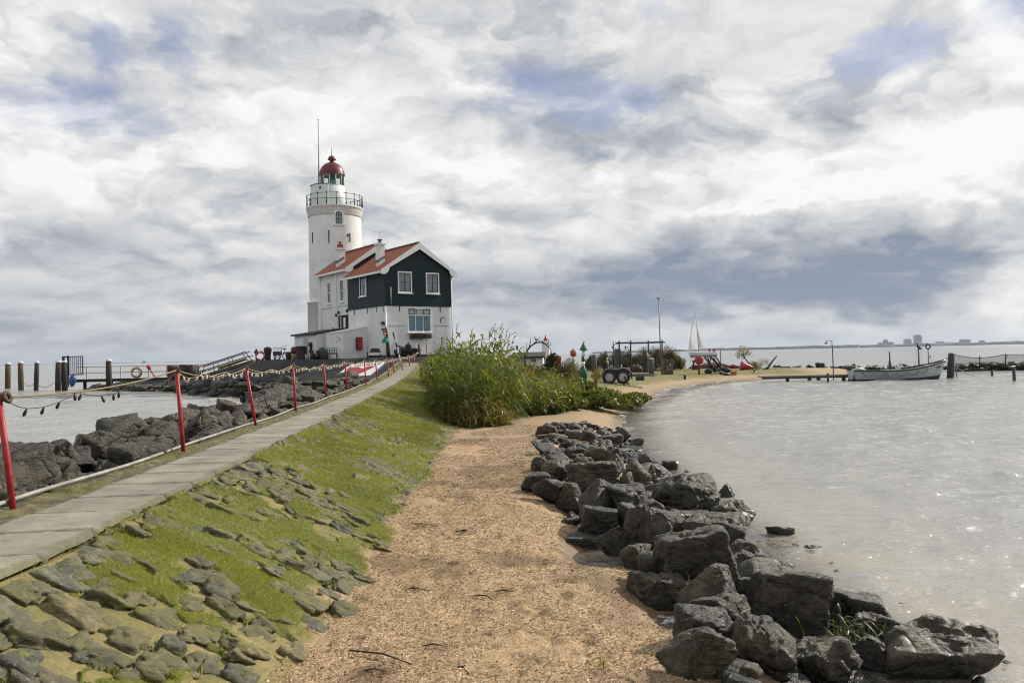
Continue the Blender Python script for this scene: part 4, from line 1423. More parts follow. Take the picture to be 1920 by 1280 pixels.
# white box annex against the side wall
ann = thing('annex', 'low white rendered annex with sloping roof against the house wall', 'annex', (HX, HY, HZ), PHI)
ax0, ax1, av0, av1 = -2.08, -.003, 3.29, 6.65
MB().prism([(ax0, av0, -.3), (ax1, av0, -.3), (ax1, av0, 2.5), (ax0, av0, 2.1)], (0, av1 - av0, 0)).build('wall', LIME, ann)
MB().prism([(ax0 - .05, av0 - .05, 2.103), (ax1 - .01, av0 - .05, 2.503), (ax1 - .01, av0 - .05, 2.56), (ax0 - .05, av0 - .05, 2.16)], (0, av1 - av0 + .1, 0)).build('roof', WHITE, ann)
dots = MB()
for a, b in ((4.3, 1.72), (4.15, 1.45), (3.9, 1.6), (5.2, 1.65), (4.5, 1.35), (3.75, 1.4)):
    dots.box((a, 2.083, b), (a + .09, 2.10, b + .09), ML)
dots.build('vent_holes', DARK, ann)
MB().box((av0 - .01, 0, 2.08), (av0 + .02, .02, 2.1)).build('trim', LEAD, ann)

shed = thing('shed', 'white lean-to shed with dark roof edge at the foot of the tower', 'shed', (HX, HY, HZ), PHI)
MB().prism([(-2.6, 7.4, -.4), (-.0, 7.4, -.4), (-.0, 7.4, 2.5), (-2.6, 7.4, 2.08)], (0, 5.0, 0)).build('wall', LIME, shed)
MB().prism([(-2.85, 7.3, 2.06), (0.0, 7.3, 2.51), (0.0, 7.3, 2.64), (-2.85, 7.3, 2.19)], (0, 5.4, 0)).build('roof', paint("roof felt", (.035, .038, .04), .8), shed)
MB().box((9.3, 2.6, -.2), (10.3, 2.63, 1.8), ML).build('door', paint("grey door", (.45, .46, .46), .6), shed)

# flower box under the big window
fb_ = thing('flower_box', 'dark flower box full of brownish plants under the blue window', 'flower box', hw(2.98, -.22, 1.62), PHI)
MB().box((-.9, -.13, -.14), (.9, .13, .10)).build('box', DWOOD, fb_)


def leaf_cloud(n, fn, size, rngq, nrm_up=0.5, asp=0.5):
    """n small leaves: fn(k) gives centres (n,3)."""
    c = fn(n)
    d1 = rngq.normal(0, 1, (n, 3)); d1[:, 2] += nrm_up * rngq.random(n); d1 /= np.linalg.norm(d1, axis=1)[:, None]
    d2 = rngq.normal(0, 1, (n, 3)); d2 -= d1 * (d1 * d2).sum(1)[:, None]; d2 /= np.linalg.norm(d2, axis=1)[:, None]
    s = size * rngq.uniform(.6, 1.35, (n, 1))
    v = np.stack([c - d1 * s, c + d2 * s * asp - d1 * s * .1, c + d1 * s, c - d2 * s * asp - d1 * s * .1], 1).reshape(-1, 3)
    f = np.arange(n * 4).reshape(n, 4)
    return v, f, np.repeat(rngq.random(n), 4)


def leaf_mat(name, stops, trans=0.35, rough=0.45):
    if name in MATS: return MATS[name]
    m, T = new_mat(name)
    r_ = T.n('ShaderNodeAttribute', attribute_name='rnd').outputs['Fac']
    g = T.n('ShaderNodeNewGeometry').outputs['Position']
    c = T.ramp(T.add(T.mul(r_, 0.75), T.mul(T.noise(g, 1.3, 3, .6), 0.25)), stops)
    p = T.n('ShaderNodeBsdfPrincipled', {'Base Color': c, 'Roughness': rough, 'Specular IOR Level': 0.45})
    t = T.n('ShaderNodeBsdfTranslucent', {0: T.mix(1.0, c, (1.25, 1.15, 0.55), 'MULTIPLY')})
    s = T.n('ShaderNodeMixShader', {0: trans, 1: p.outputs[0], 2: t.outputs[0]})
    T.n('ShaderNodeOutputMaterial', {0: s})
    MATS[name] = m
    return m


DULL = leaf_mat('dull leaves', [(0.1, (.025, .03, .012)), (0.5, (.07, .06, .022)), (0.9, (.12, .05, .03))])
rq = np.random.default_rng(3)
v, f, r_ = leaf_cloud(420, lambda n: np.stack([rq.uniform(-.92, .92, n), rq.uniform(-.16, .16, n), .12 + rq.normal(0, .08, n)], 1), .07, rq)
mesh_np('plants', v, f, DULL, fb_, True, {'rnd': r_})

# ------------------------------------------------------------------ the tower
TX = hw(2.95, 16.15)
TX.x = atx(632.5, TX.y, 0).x
tower = thing('lighthouse', 'round white lighthouse tower with red domed lantern and railed gallery', 'lighthouse', (TX.x, TX.y, HZ))
k_ = TX.y / FPX


def tz(py): return (at(630, py, Y=TX.y).z - HZ)


RB_, RU = 52.5 * k_, 49.0 * k_
z_step, z_cor, z_deck = tz(567), tz(410), tz(392)
MB().lathe([(RB_ + .05, -.5), (RB_, z_step - .12), (RB_ + .06, z_step - .1), (RB_ + .06, z_step), (RU, z_step + .08)], seg=48, caps=False).build('base', LIME, tower)
MB().lathe([(RU, z_step + .05), (RU - .02, z_cor - 2.5), (RU - .03, z_cor)], seg=64, caps=False).build('shaft', LIME, tower)
MB().lathe([(RU - .03, z_cor - .02), (RU + .02, z_cor + .16), (RU + .06, z_cor + .34), (RU + .13, z_cor + .5), (RU + .13, z_deck - .18), (RU + .19, z_deck - .14), (RU + .19, z_deck), (0.3, z_deck + .02)], seg=64).build('gallery', paint("gallery stone", (.60, .61, .57), .7, .15, amt=.5, dirt=(.12, .14, .10)), tower)
rl = thing('railing', None, None)
rl.parent = tower
rr = RU + .12
zt = z_deck + 52 / 1280 * 140 / 1 * k_ * .0 + 1.12
rp = MB()
for k in range(18):
    w = 2 * math.pi * (k + .3) / 18
    x, y_ = rr * math.cos(w), rr * math.sin(w)
    pst = MB().tube([(x, y_, z_deck), (x, y_, z_deck + 1.12)], [.05, .035], 6)
    pst.ball((x, y_, z_deck + 1.15), .06, 6, 4); pst.ball((x, y_, z_deck + .58), .055, 6, 4)
    pst.build('post', DARK, rl)
for h in (1.1, .58):
    MB().torus((0, 0, z_deck + h), rr, .022, 64, 6).build('rail', DARK, rl)

# lower drum with the seam, upper room, lantern
cB = (Vector((atx(619, TX.y, 0).x - TX.x, 0, 0)))
cA = (Vector((atx(628.5, TX.y, 0).x - TX.x, 0, 0)))
z_dr = tz(351)
MB().lathe([(23.5 * k_, z_deck), (23.5 * k_, z_dr - .02)], (cA.x, 0, 0), 40).build('watch_room', GREENISH, tower)
arc0, arc1 = R(98), R(286)
pts = [(cB.x + 30.5 * k_ * math.cos(arc0 + (arc1 - arc0) * q / 28), 30.5 * k_ * math.sin(arc0 + (arc1 - arc0) * q / 28)) for q in range(29)]
MB().prism([(p[0], p[1], z_deck + .01) for p in pts], (0, 0, z_dr - z_deck)).build('stair_drum', GREENISH, tower)
MB().prism([(cB.x + (p[0] - cB.x) * 1.03, p[1] * 1.03, z_dr + .012) for p in pts], (0, 0, .07)).build('drum_cap', LEAD, tower)
e_ = pts[-1]
MB().box((e_[0] - .06, e_[1] - .05, z_deck + .02), (e_[0] + .06, e_[1] + .05, z_dr)).build('corner_strip', WHITE, tower)
dsp = ML  # small vent on the drum
MB().box((cB.x - .40, -31.2 * k_, z_dr - .45), (cB.x - .22, -29 * k_, z_dr - .22)).build('vent', LEAD, tower)
z_l0, z_l1 = z_dr, tz(329)
rL = 22.3 * k_
lan = MB()
for k in range(12):
    w = 2 * math.pi * k / 12
    lan.tube([(cA.x + rL * math.cos(w), rL * math.sin(w), z_l0), (cA.x + rL * math.cos(w), rL * math.sin(w), z_l1)], .035, 6)
lan.torus((cA.x, 0, z_l0 + .03), rL, .05, 36, 6); lan.torus((cA.x, 0, z_l1 - .02), rL, .05, 36, 6)
lant = lan.build('lantern_frame', GREENISH, tower)


def clear_glass():
    m, T = new_mat("lantern glass")
    tr_ = T.n('ShaderNodeBsdfTransparent', {0: (.86, .93, .89)})
    gl = T.n('ShaderNodeBsdfGlossy', {0: (1, 1, 1), 'Roughness': .03})
    s = T.n('ShaderNodeMixShader', {0: T.m('MULTIPLY', T.n('ShaderNodeFresnel', {'IOR': 1.4}).outputs[0], 1.0), 1: tr_.outputs[0], 2: gl.outputs[0]})
    T.n('ShaderNodeOutputMaterial', {0: s})
    return m


CLEAR = clear_glass()
MB().lathe([(rL - .02, z_l0 + .04), (rL - .02, z_l1 - .04)], (cA.x, 0, 0), 36, caps=False).build('lantern_glass', CLEAR, tower)
MB().lathe([(.10, z_l0), (.36, z_l0 + .15), (.42, z_l0 + .5), (.36, z_l0 + .8), (.1, z_l0 + .95)], (cA.x, 0, 0), 20).build('lens', glass('lens glass', (.10, .26, .16), .1), tower)
MB().lathe([(.25, z_l0 + .95), (.32, z_l0 + 1.2), (.2, z_l1 + .1)], (cA.x, 0, 0), 16).build('lens_hood', paint("hood", (.10, .07, .06), .5), tower)
R0 = 24.0 * k_
z_top = tz(305)
H_ = z_top - z_l1
prof = [(R0 - .25, z_l1 + .02), (R0, z_l1 - .06), (R0, z_l1 + .02)] + [(R0 * .985 * math.cos(w), z_l1 + .02 + H_ * math.sin(w)) for w in np.linspace(.06, 1.40, 14)] + [(.14, z_top - .02)]
MB().lathe(prof, (cA.x, 0, 0), 40).build('dome', DOME, tower)
z_b = tz(292)
MB().lathe([(.14, z_top - .05), (.16, z_top + .06), (.30, z_top + .26), (.33, z_top + .30), (.40, z_top + .27), (.36, z_top + .38), (.27, z_top + .55), (.1, z_b)], (cA.x, 0, 0), 20).build('ventilator', DOME, tower)
MB().tube([(cA.x, 0, z_b - .02), (cA.x, 0, tz(275))], [.03, .012], 6).build('lightning_rod', LEAD, tower)
b0 = atx(602, TX.y, 0).x - TX.x
b1v = at(595.3, 223, Y=TX.y)
MB().tube([(b0, .3, z_dr), (b1v.x - TX.x, .3, b1v.z - HZ)], [.075, .045], 8).ball((b1v.x - TX.x, .3, b1v.z - HZ), .07, 8, 6).build('flagpole', paint("pole grey", (.42, .40, .40), .5), tower)
# arched window on the shaft
wa = math.atan2(-1, 0) + math.asin((649.5 - 632) / 50.2) * 1.0
Mw = Matrix.Translation((math.cos(wa) * (RU - .03), math.sin(wa) * (RU - .03), tz(428))) @ Matrix.Rotation(wa + math.pi / 2, 4, 'Z') @ MG


def arch(w, h, out0, out1, inset=0.0):
    p = [(-w / 2 + inset, out0, inset), (w / 2 - inset, out0, inset)]
    r_a = w / 2 - inset
    for q in range(9):
        t_ = math.pi * q / 8
        p.append((r_a * math.cos(t_), out0, h - w / 2 + r_a * math.sin(t_)))
    return p, (0, out1 - out0, 0)


p_, d__ = arch(.92, 1.38, -.1, .09); aw = MB().prism(p_, d__, Mw).build('window', LIME, tower)
p_, d__ = arch(.66, 1.22, .0, .10, .03); MB().prism(p_, d__, Mw).build('sash', DGREEN, aw)
pn = MB()
for x0, x1, z0, z1 in ((-.24, -.03, .10, .42), (.03, .24, .10, .42), (-.24, -.03, .48, .80), (.03, .24, .48, .80)):
    pn.box((x0, .09, z0), (x1, .112, z1), Mw)
pn.prism([(-.22, .09, .86), (-.03, .09, .86), (-.03, .09, 1.08), (-.14, .09, 1.02)], (0, .022, 0), Mw).prism([(.22, .09, .86), (.14, .09, 1.02), (.03, .09, 1.08), (.03, .09, .86)], (0, .022, 0), Mw)
pn.build('pane', PANE, aw)
MB().box((-.55, -.1, -.12), (.55, .14, .0), Mw).build('sill', LIME, aw)
for px, p0, p1 in ((597, 440, 460), (631, 439, 462), (667.5, 443, 459), (586.5, 404, 412), (615, 399, 405), (655, 399, 406), (648, 640, 640)):
    if p0 == p1: continue
    s_a = (px - 632) / 50.2
    wa_ = -math.pi / 2 + math.asin(max(-.97, min(.97, s_a)))
    Ma = Matrix.Translation((math.cos(wa_) * (RU - .03), math.sin(wa_) * (RU - .03), 0)) @ Matrix.Rotation(wa_ + math.pi / 2, 4, 'Z') @ MG
    MB().box((-.045, 0, tz(p1)), (.045, .05, tz(p0)), Ma).build('wall_anchor', DARK, tower)
MB().lathe([(0, 0), (.13, .01), (.13, .05)], seg=10, M=Matrix.Translation((math.cos(-.87) * RU, math.sin(-.87) * RU, tz(447))) @ Matrix.Rotation(R(90), 4, 'X')).build('vent_plate', LEAD, tower)


# ================================================================== THINGS ALONG THE PATH
def on_land(px, py, y0=3.0):
    """Where the sight line through a photo pixel first meets the land."""
    d = ray(px, py)
    ts = np.concatenate([np.arange(y0, 30, .05), np.arange(30, 140, .15)]) / d.y
    X_, Y_, Z_ = d.x * ts, d.y * ts, EYE + d.z * ts
    hit = np.nonzero(Z_ <= np.maximum(land_z(X_, Y_), 0.0))[0]
    i = hit[0] if len(hit) else -1
    return Vector((X_[i], Y_[i], Z_[i]))


# red posts: foot and head as seen, distance ahead
POSTS = [(27, 958, -3, 745, 8.3), (345, 850, 331, 694, 13.1), (481, 801, 461, 690, 18.0), (555, 774, 549, 684, 22.6), (612, 752, 607, 682, 28.6), (651, 739, 647, 677, 33.8),
         (687, 730, 683, 675, 38.8), (708, 721, 704, 674, 43.2), (729, 716, 726, 672, 46.3), (740, 709, 736, 671, 49.0), (756, 702, 751, 668, 51.8), (769, 695, 766, 666, 54.2),
         (779, 690, 775, 664, 56.4), (789, 685, 785, 657, 58.2)]
heads = []
PN = ['first', 'second', 'third', 'fourth', 'fifth', 'sixth', 'seventh', 'eighth', 'ninth', 'tenth', 'eleventh', 'twelfth', 'thirteenth', 'fourteenth']
for i, (fx0, fy0, hx0, hy0, Y_) in enumerate(POSTS):
    b = at(fx0, fy0, Y=Y_)
    lx = crest_x(Y_) - PATH_W - VERGE
    zg = gz(b.x, Y_) - .1
    h = at(hx0, hy0, Y=Y_ + .05)
    p = thing('rope_post', f"red rope post beside the path, {PN[i]} counted from the near end", 'post', b, group='red rope posts along the path')
    r0 = .033 + .004 * (i > 6)
    MB().tube([(0, 0, zg - b.z), tuple((h - b) * .5), tuple(h - b)], [r0, r0, r0 * .95], 10).build('pole', RED, p)
    cp = MB()
    Mh = Matrix.Translation(h - b)
    cp.torus(tuple(h - b), .045, .018, 12, 6, Matrix.Rotation(R(90), 4, 'X'))
    cp.tube([tuple(h - b + Vector((0, 0, -.05))), tuple(h - b + Vector((0, 0, .025)))], [r0 * 1.25, r0 * 1.1], 10)
    cp.build('rope_eye', paint("rusty iron", (.16, .055, .035), .7, .4), p)
    heads.append(h)

YR = paint("yellow rope", (.215, .17, .085), .85, .25, 20)
rp_ = []
for a, b in zip(heads[:-1], heads[1:]):
    L_ = (b - a).length
    for q in range(14):
        t_ = q / 14
        s_ag = (.09 if len(rp_) < 14 else .15) * 4 * t_ * (1 - t_) * min(1, L_ / 4)
        rp_.append(a.lerp(b, t_) - Vector((0, 0, s_ag)))
rp_.append(heads[-1])
ro = thing('rope', 'long sagging yellowish rope threaded along the red posts', 'rope', heads[0])
twist = MB()
twist.tube([p - heads[0] for p in rp_], [.0115 + .00004 * min(i, 80) for i in range(len(rp_))], 7)
twist.build('rope_strand', YR, ro)
kn = MB()
kn.torus(tuple(rp_[0] - heads[0] + Vector((.06, .05, 0))), .05, .022, 12, 6, Matrix.Rotation(R(70), 4, 'Y')).build('knot', paint("old knot", (.10, .055, .035), .9), ro)

WIRE = paint("lamp wire", (.035, .03, .025), .6)
BULB = paint("frosted bulb", (.62, .60, .52), .25, .08)
DBULB = paint("dark bulb socket", (.03, .028, .025), .5)
random.seed(9)
for i, (a, b) in enumerate(zip(heads[:-1], heads[1:])):
    st_ = thing('light_string', f"string of small lamps hanging below the rope from the {PN[i]} red post to the next", 'light string', a, group='light strings under the rope')
    n = 28
    L_ = (b - a).length
    pts = []
    for q in range(n + 1):
        t_ = q / n
        dip = .03 + .075 * abs(math.sin(t_ * math.pi * (3 if i % 2 else 2) + .1))
        if i == 0: dip = .03 + .12 * abs(math.sin(t_ * math.pi * 3)) ** .8
        dip *= min(1, 12 * t_) * min(1, 12 * (1 - t_))
        pts.append(a.lerp(b, t_) - a - Vector((0, 0, .03 + dip + .05 * t_ * (1 - t_))))
    MB().tube(pts, .005 + .0007 * min(i, 5), 5).build('wire', WIRE if i == 0 else ROPE, st_)
    nb_ = 14 if i < 5 else 7
    for q in range(nb_):
        t_ = (q + .5 + random.uniform(-.25, .25)) / nb_
        p = pts[int(t_ * n)]
        d = Vector((random.uniform(-.5, .5), random.uniform(-.5, .5), -1)).normalized()
        sc = .95 + .03 * min(i, 8)
        m_ = MB().tube([p, p + d * .035 * sc, p + d * .075 * sc, p + d * .10 * sc], [.008 * sc, .016 * sc, .021 * sc, .008 * sc], 7)
        m_.build('bulb', DBULB if i == 0 else BULB, st_)

pv = []
for y in list(np.arange(1.6, 30, .8)) + list(np.arange(30, 60, 1.5)):
    pv.append((crest_x(y) - PATH_W - VERGE + .09 + .025 * math.sin(y * 1.3), y, float(crest_z(y)) + .03 + .015 * math.sin(y * .9)))
pp = thing('pipe', 'thin whitish conduit pipe running along the seaward edge of the path', 'pipe', pv[0])
MB().tube([Vector(p) - Vector(pv[0]) for p in pv], .023, 8).build('conduit', paint("pale conduit", (.30, .285, .25), .6, .25, 3, amt=.8), pp)

# leaning pole with blue sign, beside the path
b = at(757, 707, Y=50.6); b.z = gz(b.x, b.y); h = at(737, 623, Y=50.9)
po = thing('sign_pole', 'tall leaning grey pole with black and white top and small blue and white sign', 'sign pole', b)
d = h - b
MB().tube([(0, 0, -.2), tuple(d * .62)], .035, 8).build('pole', STEEL, po)
MB().tube([tuple(d * .62), tuple(d)], .05, 8).build('pole_top', DARK, po)
sg = MB().box((-.02, -.09, -.28), (.20, -.06, .28), Matrix.Translation(d * .56)); s1 = sg.build('sign', BLUE, po)
MB().box((.0, -.095, -.22), (.10, -.092, .2), Matrix.Translation(d * .56)).build('white_panel', WHITE, s1)
MB().box((.01, -.08, -.26), (.15, -.05, .26), Matrix.Translation(d * .84)).build('white_sign', WHITE, po)

# banner on the slope of the mound
cor = [on_land(623, 710, 52), on_land(694, 703, 45), on_land(725, 678, 45), on_land(659, 682.5, 50)]
cc = sum(cor, Vector()) / 4
nrm = (cor[2] - cor[0]).cross(cor[3] - cor[1]).normalized()
if nrm.z < 0: nrm = -nrm
cc = cc + nrm * .30


def on_plane(px, py, lift=0.0):
    d_ = ray(px, py)
    o_ = Vector((0, 0, EYE))
    t_ = (cc + nrm * lift - o_).dot(nrm) / d_.dot(nrm)
    return o_ + d_ * t_ - cc


ban = thing('banner', 'white painted board with red shape and dark letters lying on the mound slope', 'banner', cc)
MB().prism([on_plane(*q) for q in ((623, 710), (655, 708.5), (694, 703), (706, 694), (725, 677.5), (690, 679.5), (659, 682), (645, 692))], -nrm * .06).build('board', WHITE, ban)
MB().prism([on_plane(*q, .012) for q in ((623, 710.2), (655, 708.8), (694, 703.2), (706, 694.2), (725, 677.7), (725.3, 678.3), (706.6, 695), (694.5, 704), (655, 709.4), (623, 711))], -nrm * .12).build('edge', paint('navy edge', (.012, .02, .05), .6), ban)
shape = [(645.5, 699), (646, 695), (650, 691.5), (657, 689), (665, 688), (672, 688), (676, 689.5), (678, 691), (682, 690), (686, 688), (694, 686), (703, 685.5), (700, 688), (692, 692), (681, 697), (671, 701), (660, 704), (653, 704.5), (648, 702.5)]
MB().prism([on_plane(*q, .02) for q in shape], -nrm * .018).build('red_shape', RED, ban)
rgk = random.Random(2)
sk = MB()
for q in range(14):
    x_, y_ = rgk.uniform(650, 668), rgk.uniform(691, 702)
    a_, b_ = rgk.uniform(.8, 1.8), rgk.uniform(-1.2, 1.2)
    if x_ < 650.5 and y_ < 693: continue
    sk.prism([on_plane(x_, y_, .03), on_plane(x_ + a_, y_ - b_, .03), on_plane(x_ + a_ + .3, y_ - b_ + .45, .03), on_plane(x_ + .3, y_ + .45, .03)], -nrm * .008)
sk.build('scratches', WHITE, ban)
lt = MB()
for x_, y_, a_, b_ in ((653.5, 689, 2.6, -2.3), (655.5, 686.6, 1.6, .2), (666.3, 685.6, .8, -1.6), (670, 686.6, 1.0, -2.2), (671, 684.4, 4.8, -.8), (670.4, 686.4, 2.0, .9), (677.8, 685.9, .8, -.6),
                       (684.2, 684.2, .9, -.8), (688, 684, 1.6, -.6), (690.8, 684, 1.6, -2.2), (692.4, 681.8, .6, 2.0), (695.2, 683.4, 1.4, -1.6), (701, 683, 1.0, -1.5), (702, 681.6, 1.2, .6), (708.4, 682.6, 2.0, -1.6), (710.4, 681, 2.8, -1)):
    lt.prism([on_plane(x_, y_, .02), on_plane(x_ + a_, y_ + b_, .02), on_plane(x_ + a_ + .95, y_ + b_ + .8, .02), on_plane(x_ + .95, y_ + .8, .02)], -nrm * .012)
lt.build('lettering', DARK, ban)


# ================================================================== THINGS ON THE MOUND
def spot(px, Y_, z=None):
    p = atx(px, Y_, 0)
    p.z = gz(p.x, p.y) if z is None else z
    return p


S62 = 62 / FPX


def lifebuoy(name, label, c, r, rot, group=None, ca=None, cb=None):
    o = thing(name, label, 'lifebuoy', c, rot=rot, group=group)
    for k in range(4):
        MB().torus((0, 0, 0), r, r * .24, 6, 8, arc=(R(90 * k + 20), R(90 * k + 90))).build('ring', ca or RED, o)
        MB().torus((0, 0, 0), r, r * .245, 3, 8, arc=(R(90 * k), R(90 * k + 20))).build('band', cb or WHITE, o)
    MB().torus((0, 0, 0), r * 1.28, r * .035, 24, 5).build('grab_rope', ROPE, o)
    return o


def barrel(name, label, p, r, h, mat, mat2=DARK, cat='barrel', group=None):
    o = thing(name, label, cat, p, group=group)
    MB().lathe([(r * .82, 0), (r * .95, h * .2), (r, h * .5), (r * .95, h * .8), (r * .82, h)], seg=16).build('body', mat, o)
    hp = MB()
    for z_ in (.12, .36, .64, .88):
        hp.torus((0, 0, h * z_), r * (.885 if z_ in (.12, .88) else .985), r * .035, 18, 5)
    hp.build('hoops', mat2, o)
    return o


q = spot(488, 76); lifebuoy('lifebuoy', 'red and white lifebuoy leaning by the bicycles on the mound', q + Vector((0, 0, .46)), .38, (R(82), 0, R(10)))
an = thing('iron_float', 'black iron float on a peg behind the red lifebuoy', 'float', spot(481, 76.5))
MB().tube([(0, 0, -.1), (0, 0, .75)], .05, 6).build('peg', DWOOD, an); MB().ball((0, 0, .95), .22, 12, 8).tube([(0, 0, 1.1), (-.05, 0, 1.35)], [.08, .03], 6).build('ball', DARK, an)
mp = thing('milestone', 'dark rounded old stone marker with wide top on the mound', 'stone', spot(502, 75.5))
MB().lathe([(.28, -.1), (.27, .45), (.33, .75), (.38, .95), (.36, 1.1), (.25, 1.22), (.08, 1.27)], seg=14).build('stone', paint("mossy stone", (.045, .045, .03), .9, .4), mp)
wp = thing('white_post', 'short white post between the dark stone and the carrier tricycle', 'post', spot(515.5, 75.5))
MB().box((-.10, -.1, -.1), (.10, .1, .42), bev=.02).box((-.16, -.14, .42), (.16, .14, .72), bev=.02).build('post', WHITE, wp)

tri = thing('carrier_tricycle', 'old red carrier tricycle with slatted crate and white rimmed wheels', 'tricycle', spot(529, 74.5), R(8))
cr = MB().box((-.78, -.28, .45), (-.05, .28, .80)); cr.build('crate', paint("crate red", (.13, .02, .025), .6), tri)
sl_ = MB()
for k in range(9):
    sl_.box((-.78 + k * .085, -.30, .82), (-.74 + k * .085, -.282, 1.12))
sl_.box((-.80, -.305, 1.12), (-.03, -.27, 1.16)); sl_.build('slats', WHITE, tri)
fr = MB().tube([(-.1, 0, .5), (.25, 0, .75), (.35, 0, .36)], .03, 6).tube([(.22, 0, .7), (.2, 0, 1.0)], .025, 6).tube([(-.05, 0, .7), (-.02, 0, 1.18), (.05, 0, 1.22)], .025, 6).tube([(-.02, -.3, 1.2), (-.02, .3, 1.2)], .02, 6)
fr.tube([(-.02, 0, 1.18), (.33, 0, 1.34), (.5, 0, 1.36)], .018, 6).box((.05, -.12, 1.0), (.38, .12, 1.10), bev=.02).build('frame', DARK, tri)


def wheel(par, c, r, name='wheel', rim=None):
    M_ = Matrix.Translation(c) @ Matrix.Rotation(R(90), 4, 'X')
    w = MB().torus((0, 0, 0), r, r * .10, 24, 6, None)
    w.v = [tuple(M_ @ Vector(p)) for p in w.v]
    o = w.build(name, RUBBER, par)
    s = MB().torus((0, 0, 0), r * .86, r * .05, 24, 6)
    for k in range(8):
        a_ = math.pi * 2 * k / 8
        s.tube([(0, 0, 0), (r * .86 * math.cos(a_), r * .86 * math.sin(a_), 0)], r * .02, 4)
    s.v = [tuple(M_ @ Vector(p)) for p in s.v]
    s.build('rim', rim or WHITE, o)


wheel(tri, (.38, -.02, .36), .34)
wheel(tri, (-.45, -.32, .28), .26); wheel(tri, (-.45, .32, .28), .26)
barrel('barrel', 'small dark wooden barrel right of the tricycle', spot(541, 69.5), .24, .7, DWOOD)
fb1 = thing('buoy', 'striped marker float with dark red upper half and yellow foot near the shed corner', 'buoy', spot(551.5, 68.3))
MB().lathe([(.18, -.05), (.24, .1), (.24, .42)], seg=14).build('yellow_half', paint("faded yellow", (.22, .15, .03), .7, .3), fb1)
MB().lathe([(.25, .42), (.25, .5)], seg=14).build('white_band', WHITE, fb1)
MB().lathe([(.26, .5), (.27, .9), (.2, 1.08), (.05, 1.12)], seg=14).build('red_half', paint("dull red", (.16, .025, .025), .6, .3), fb1)
sp_ = thing('tree_stump', 'big dark tree stump standing in front of the shed', 'stump', spot(566, 66.9))
MB().lathe([(.62, -.1), (.48, .2), (.42, .7), (.46, 1.05), (.50, 1.12), (.2, 1.14)], seg=11).build('trunk', paint("stump bark", (.035, .034, .03), .9, .4), sp_)
bf = thing('fender_bundle', 'dark red and blue bundle hanging on the shed wall', 'bundle', hw(-2.72, 8.5, 1.15), PHI)
MB().ball((0, 0, .12), .24, 10, 8, (.7, 1, .9)).build('red_float', paint("maroon", (.10, .014, .02), .6), bf); MB().lathe([(.05, -.65), (.14, -.4), (.16, 0)], seg=10).build('blue_cloth', paint("navy cloth", (.012, .016, .04), .8), bf); MB().lathe([(.03, -.45), (.09, -.3), (.06, -.05)], (-.13, -.05, 0), 8).build('white_cloth', WHITE, bf)
bk = thing('bucket', 'white enamel bucket at the foot of the shed wall', 'bucket', spot(576, 66.2))
MB().lathe([(.13, -.02), (.18, .36), (.19, .38)], seg=14).build('pail', WHITE, bk); MB().torus((0, 0, .36), .18, .012, 12, 5, Matrix.Rotation(R(70), 4, 'X'), arc=(0, math.pi)).build('handle', LEAD, bk)
for px, lb in ((586, 'left of the grey covered heap'), (595, 'against the grey covered heap')):
    pt = thing('milk_churn', f"black metal milk churn standing {lb}", 'milk churn', spot(px, 65.2 if px < 590 else 64.7), group='milk churns by the shed')
    MB().lathe([(.19, -.03), (.2, .42), (.11, .55), (.12, .66)], seg=14).build('can', DARK, pt); MB().lathe([(.14, .662), (.14, .70), (.03, .72)], seg=12).build('lid', LEAD, pt)
hp_ = thing('covered_heap', 'rounded grey tarpaulin covered heap against the annex', 'heap', spot(604.5, 65.2))
MB().lathe([(.40, -.1), (.42, .3), (.40, .62), (.28, .85), (.1, .95)], seg=18).build('tarpaulin', paint("grey tarpaulin", (.055, .065, .068), .75, .3), hp_)
cb_ = thing('garden_chair', 'dark lattice backed garden chair before the annex corner', 'chair', spot(623, 63.2), R(20))
ch_ = MB()
for k in range(6): ch_.box((-.36 + k * .14, .2, .42), (-.32 + k * .14, .24, .86))
for k in range(4): ch_.box((-.38, .196, .46 + k * .13), (.40, .244, .49 + k * .13))
ch_.build('backrest', paint("grey green slat", (.04, .05, .055), .6), cb_); MB().box((-.38, -.25, .38), (.40, .22, .42)).build('seat', DWOOD, cb_)
for x_, y_ in ((-.34, -.2), (.36, -.2), (-.34, .18), (.36, .18)): MB().box((x_ - .025, y_ - .025, -.1), (x_ + .025, y_ + .025, .38)).build('leg', DWOOD, cb_)

# red letter box on the annex
p = hw(-.72, 3.29, 0)
mb_ = thing('post_box', 'bright red rectangular box fixed on the white annex wall', 'letter box', p, PHI)
zb_ = at(680, 656, Y=p.y).z - HZ; zt_ = at(680, 633, Y=p.y).z - HZ
MB().box((-.22, -.24, zb_), (.22, -.003, zt_), bev=.03).build('box', RED, mb_); MB().box((-.24, -.26, zt_ + .002), (.24, -.003, zt_ + .05)).build('lid', paint("dark red", (.16, .012, .016), .5), mb_); MB().box((-.30, -.2, zb_ + .05), (-.225, -.01, zt_ - .05)).build('side_panel', DARK, mb_)

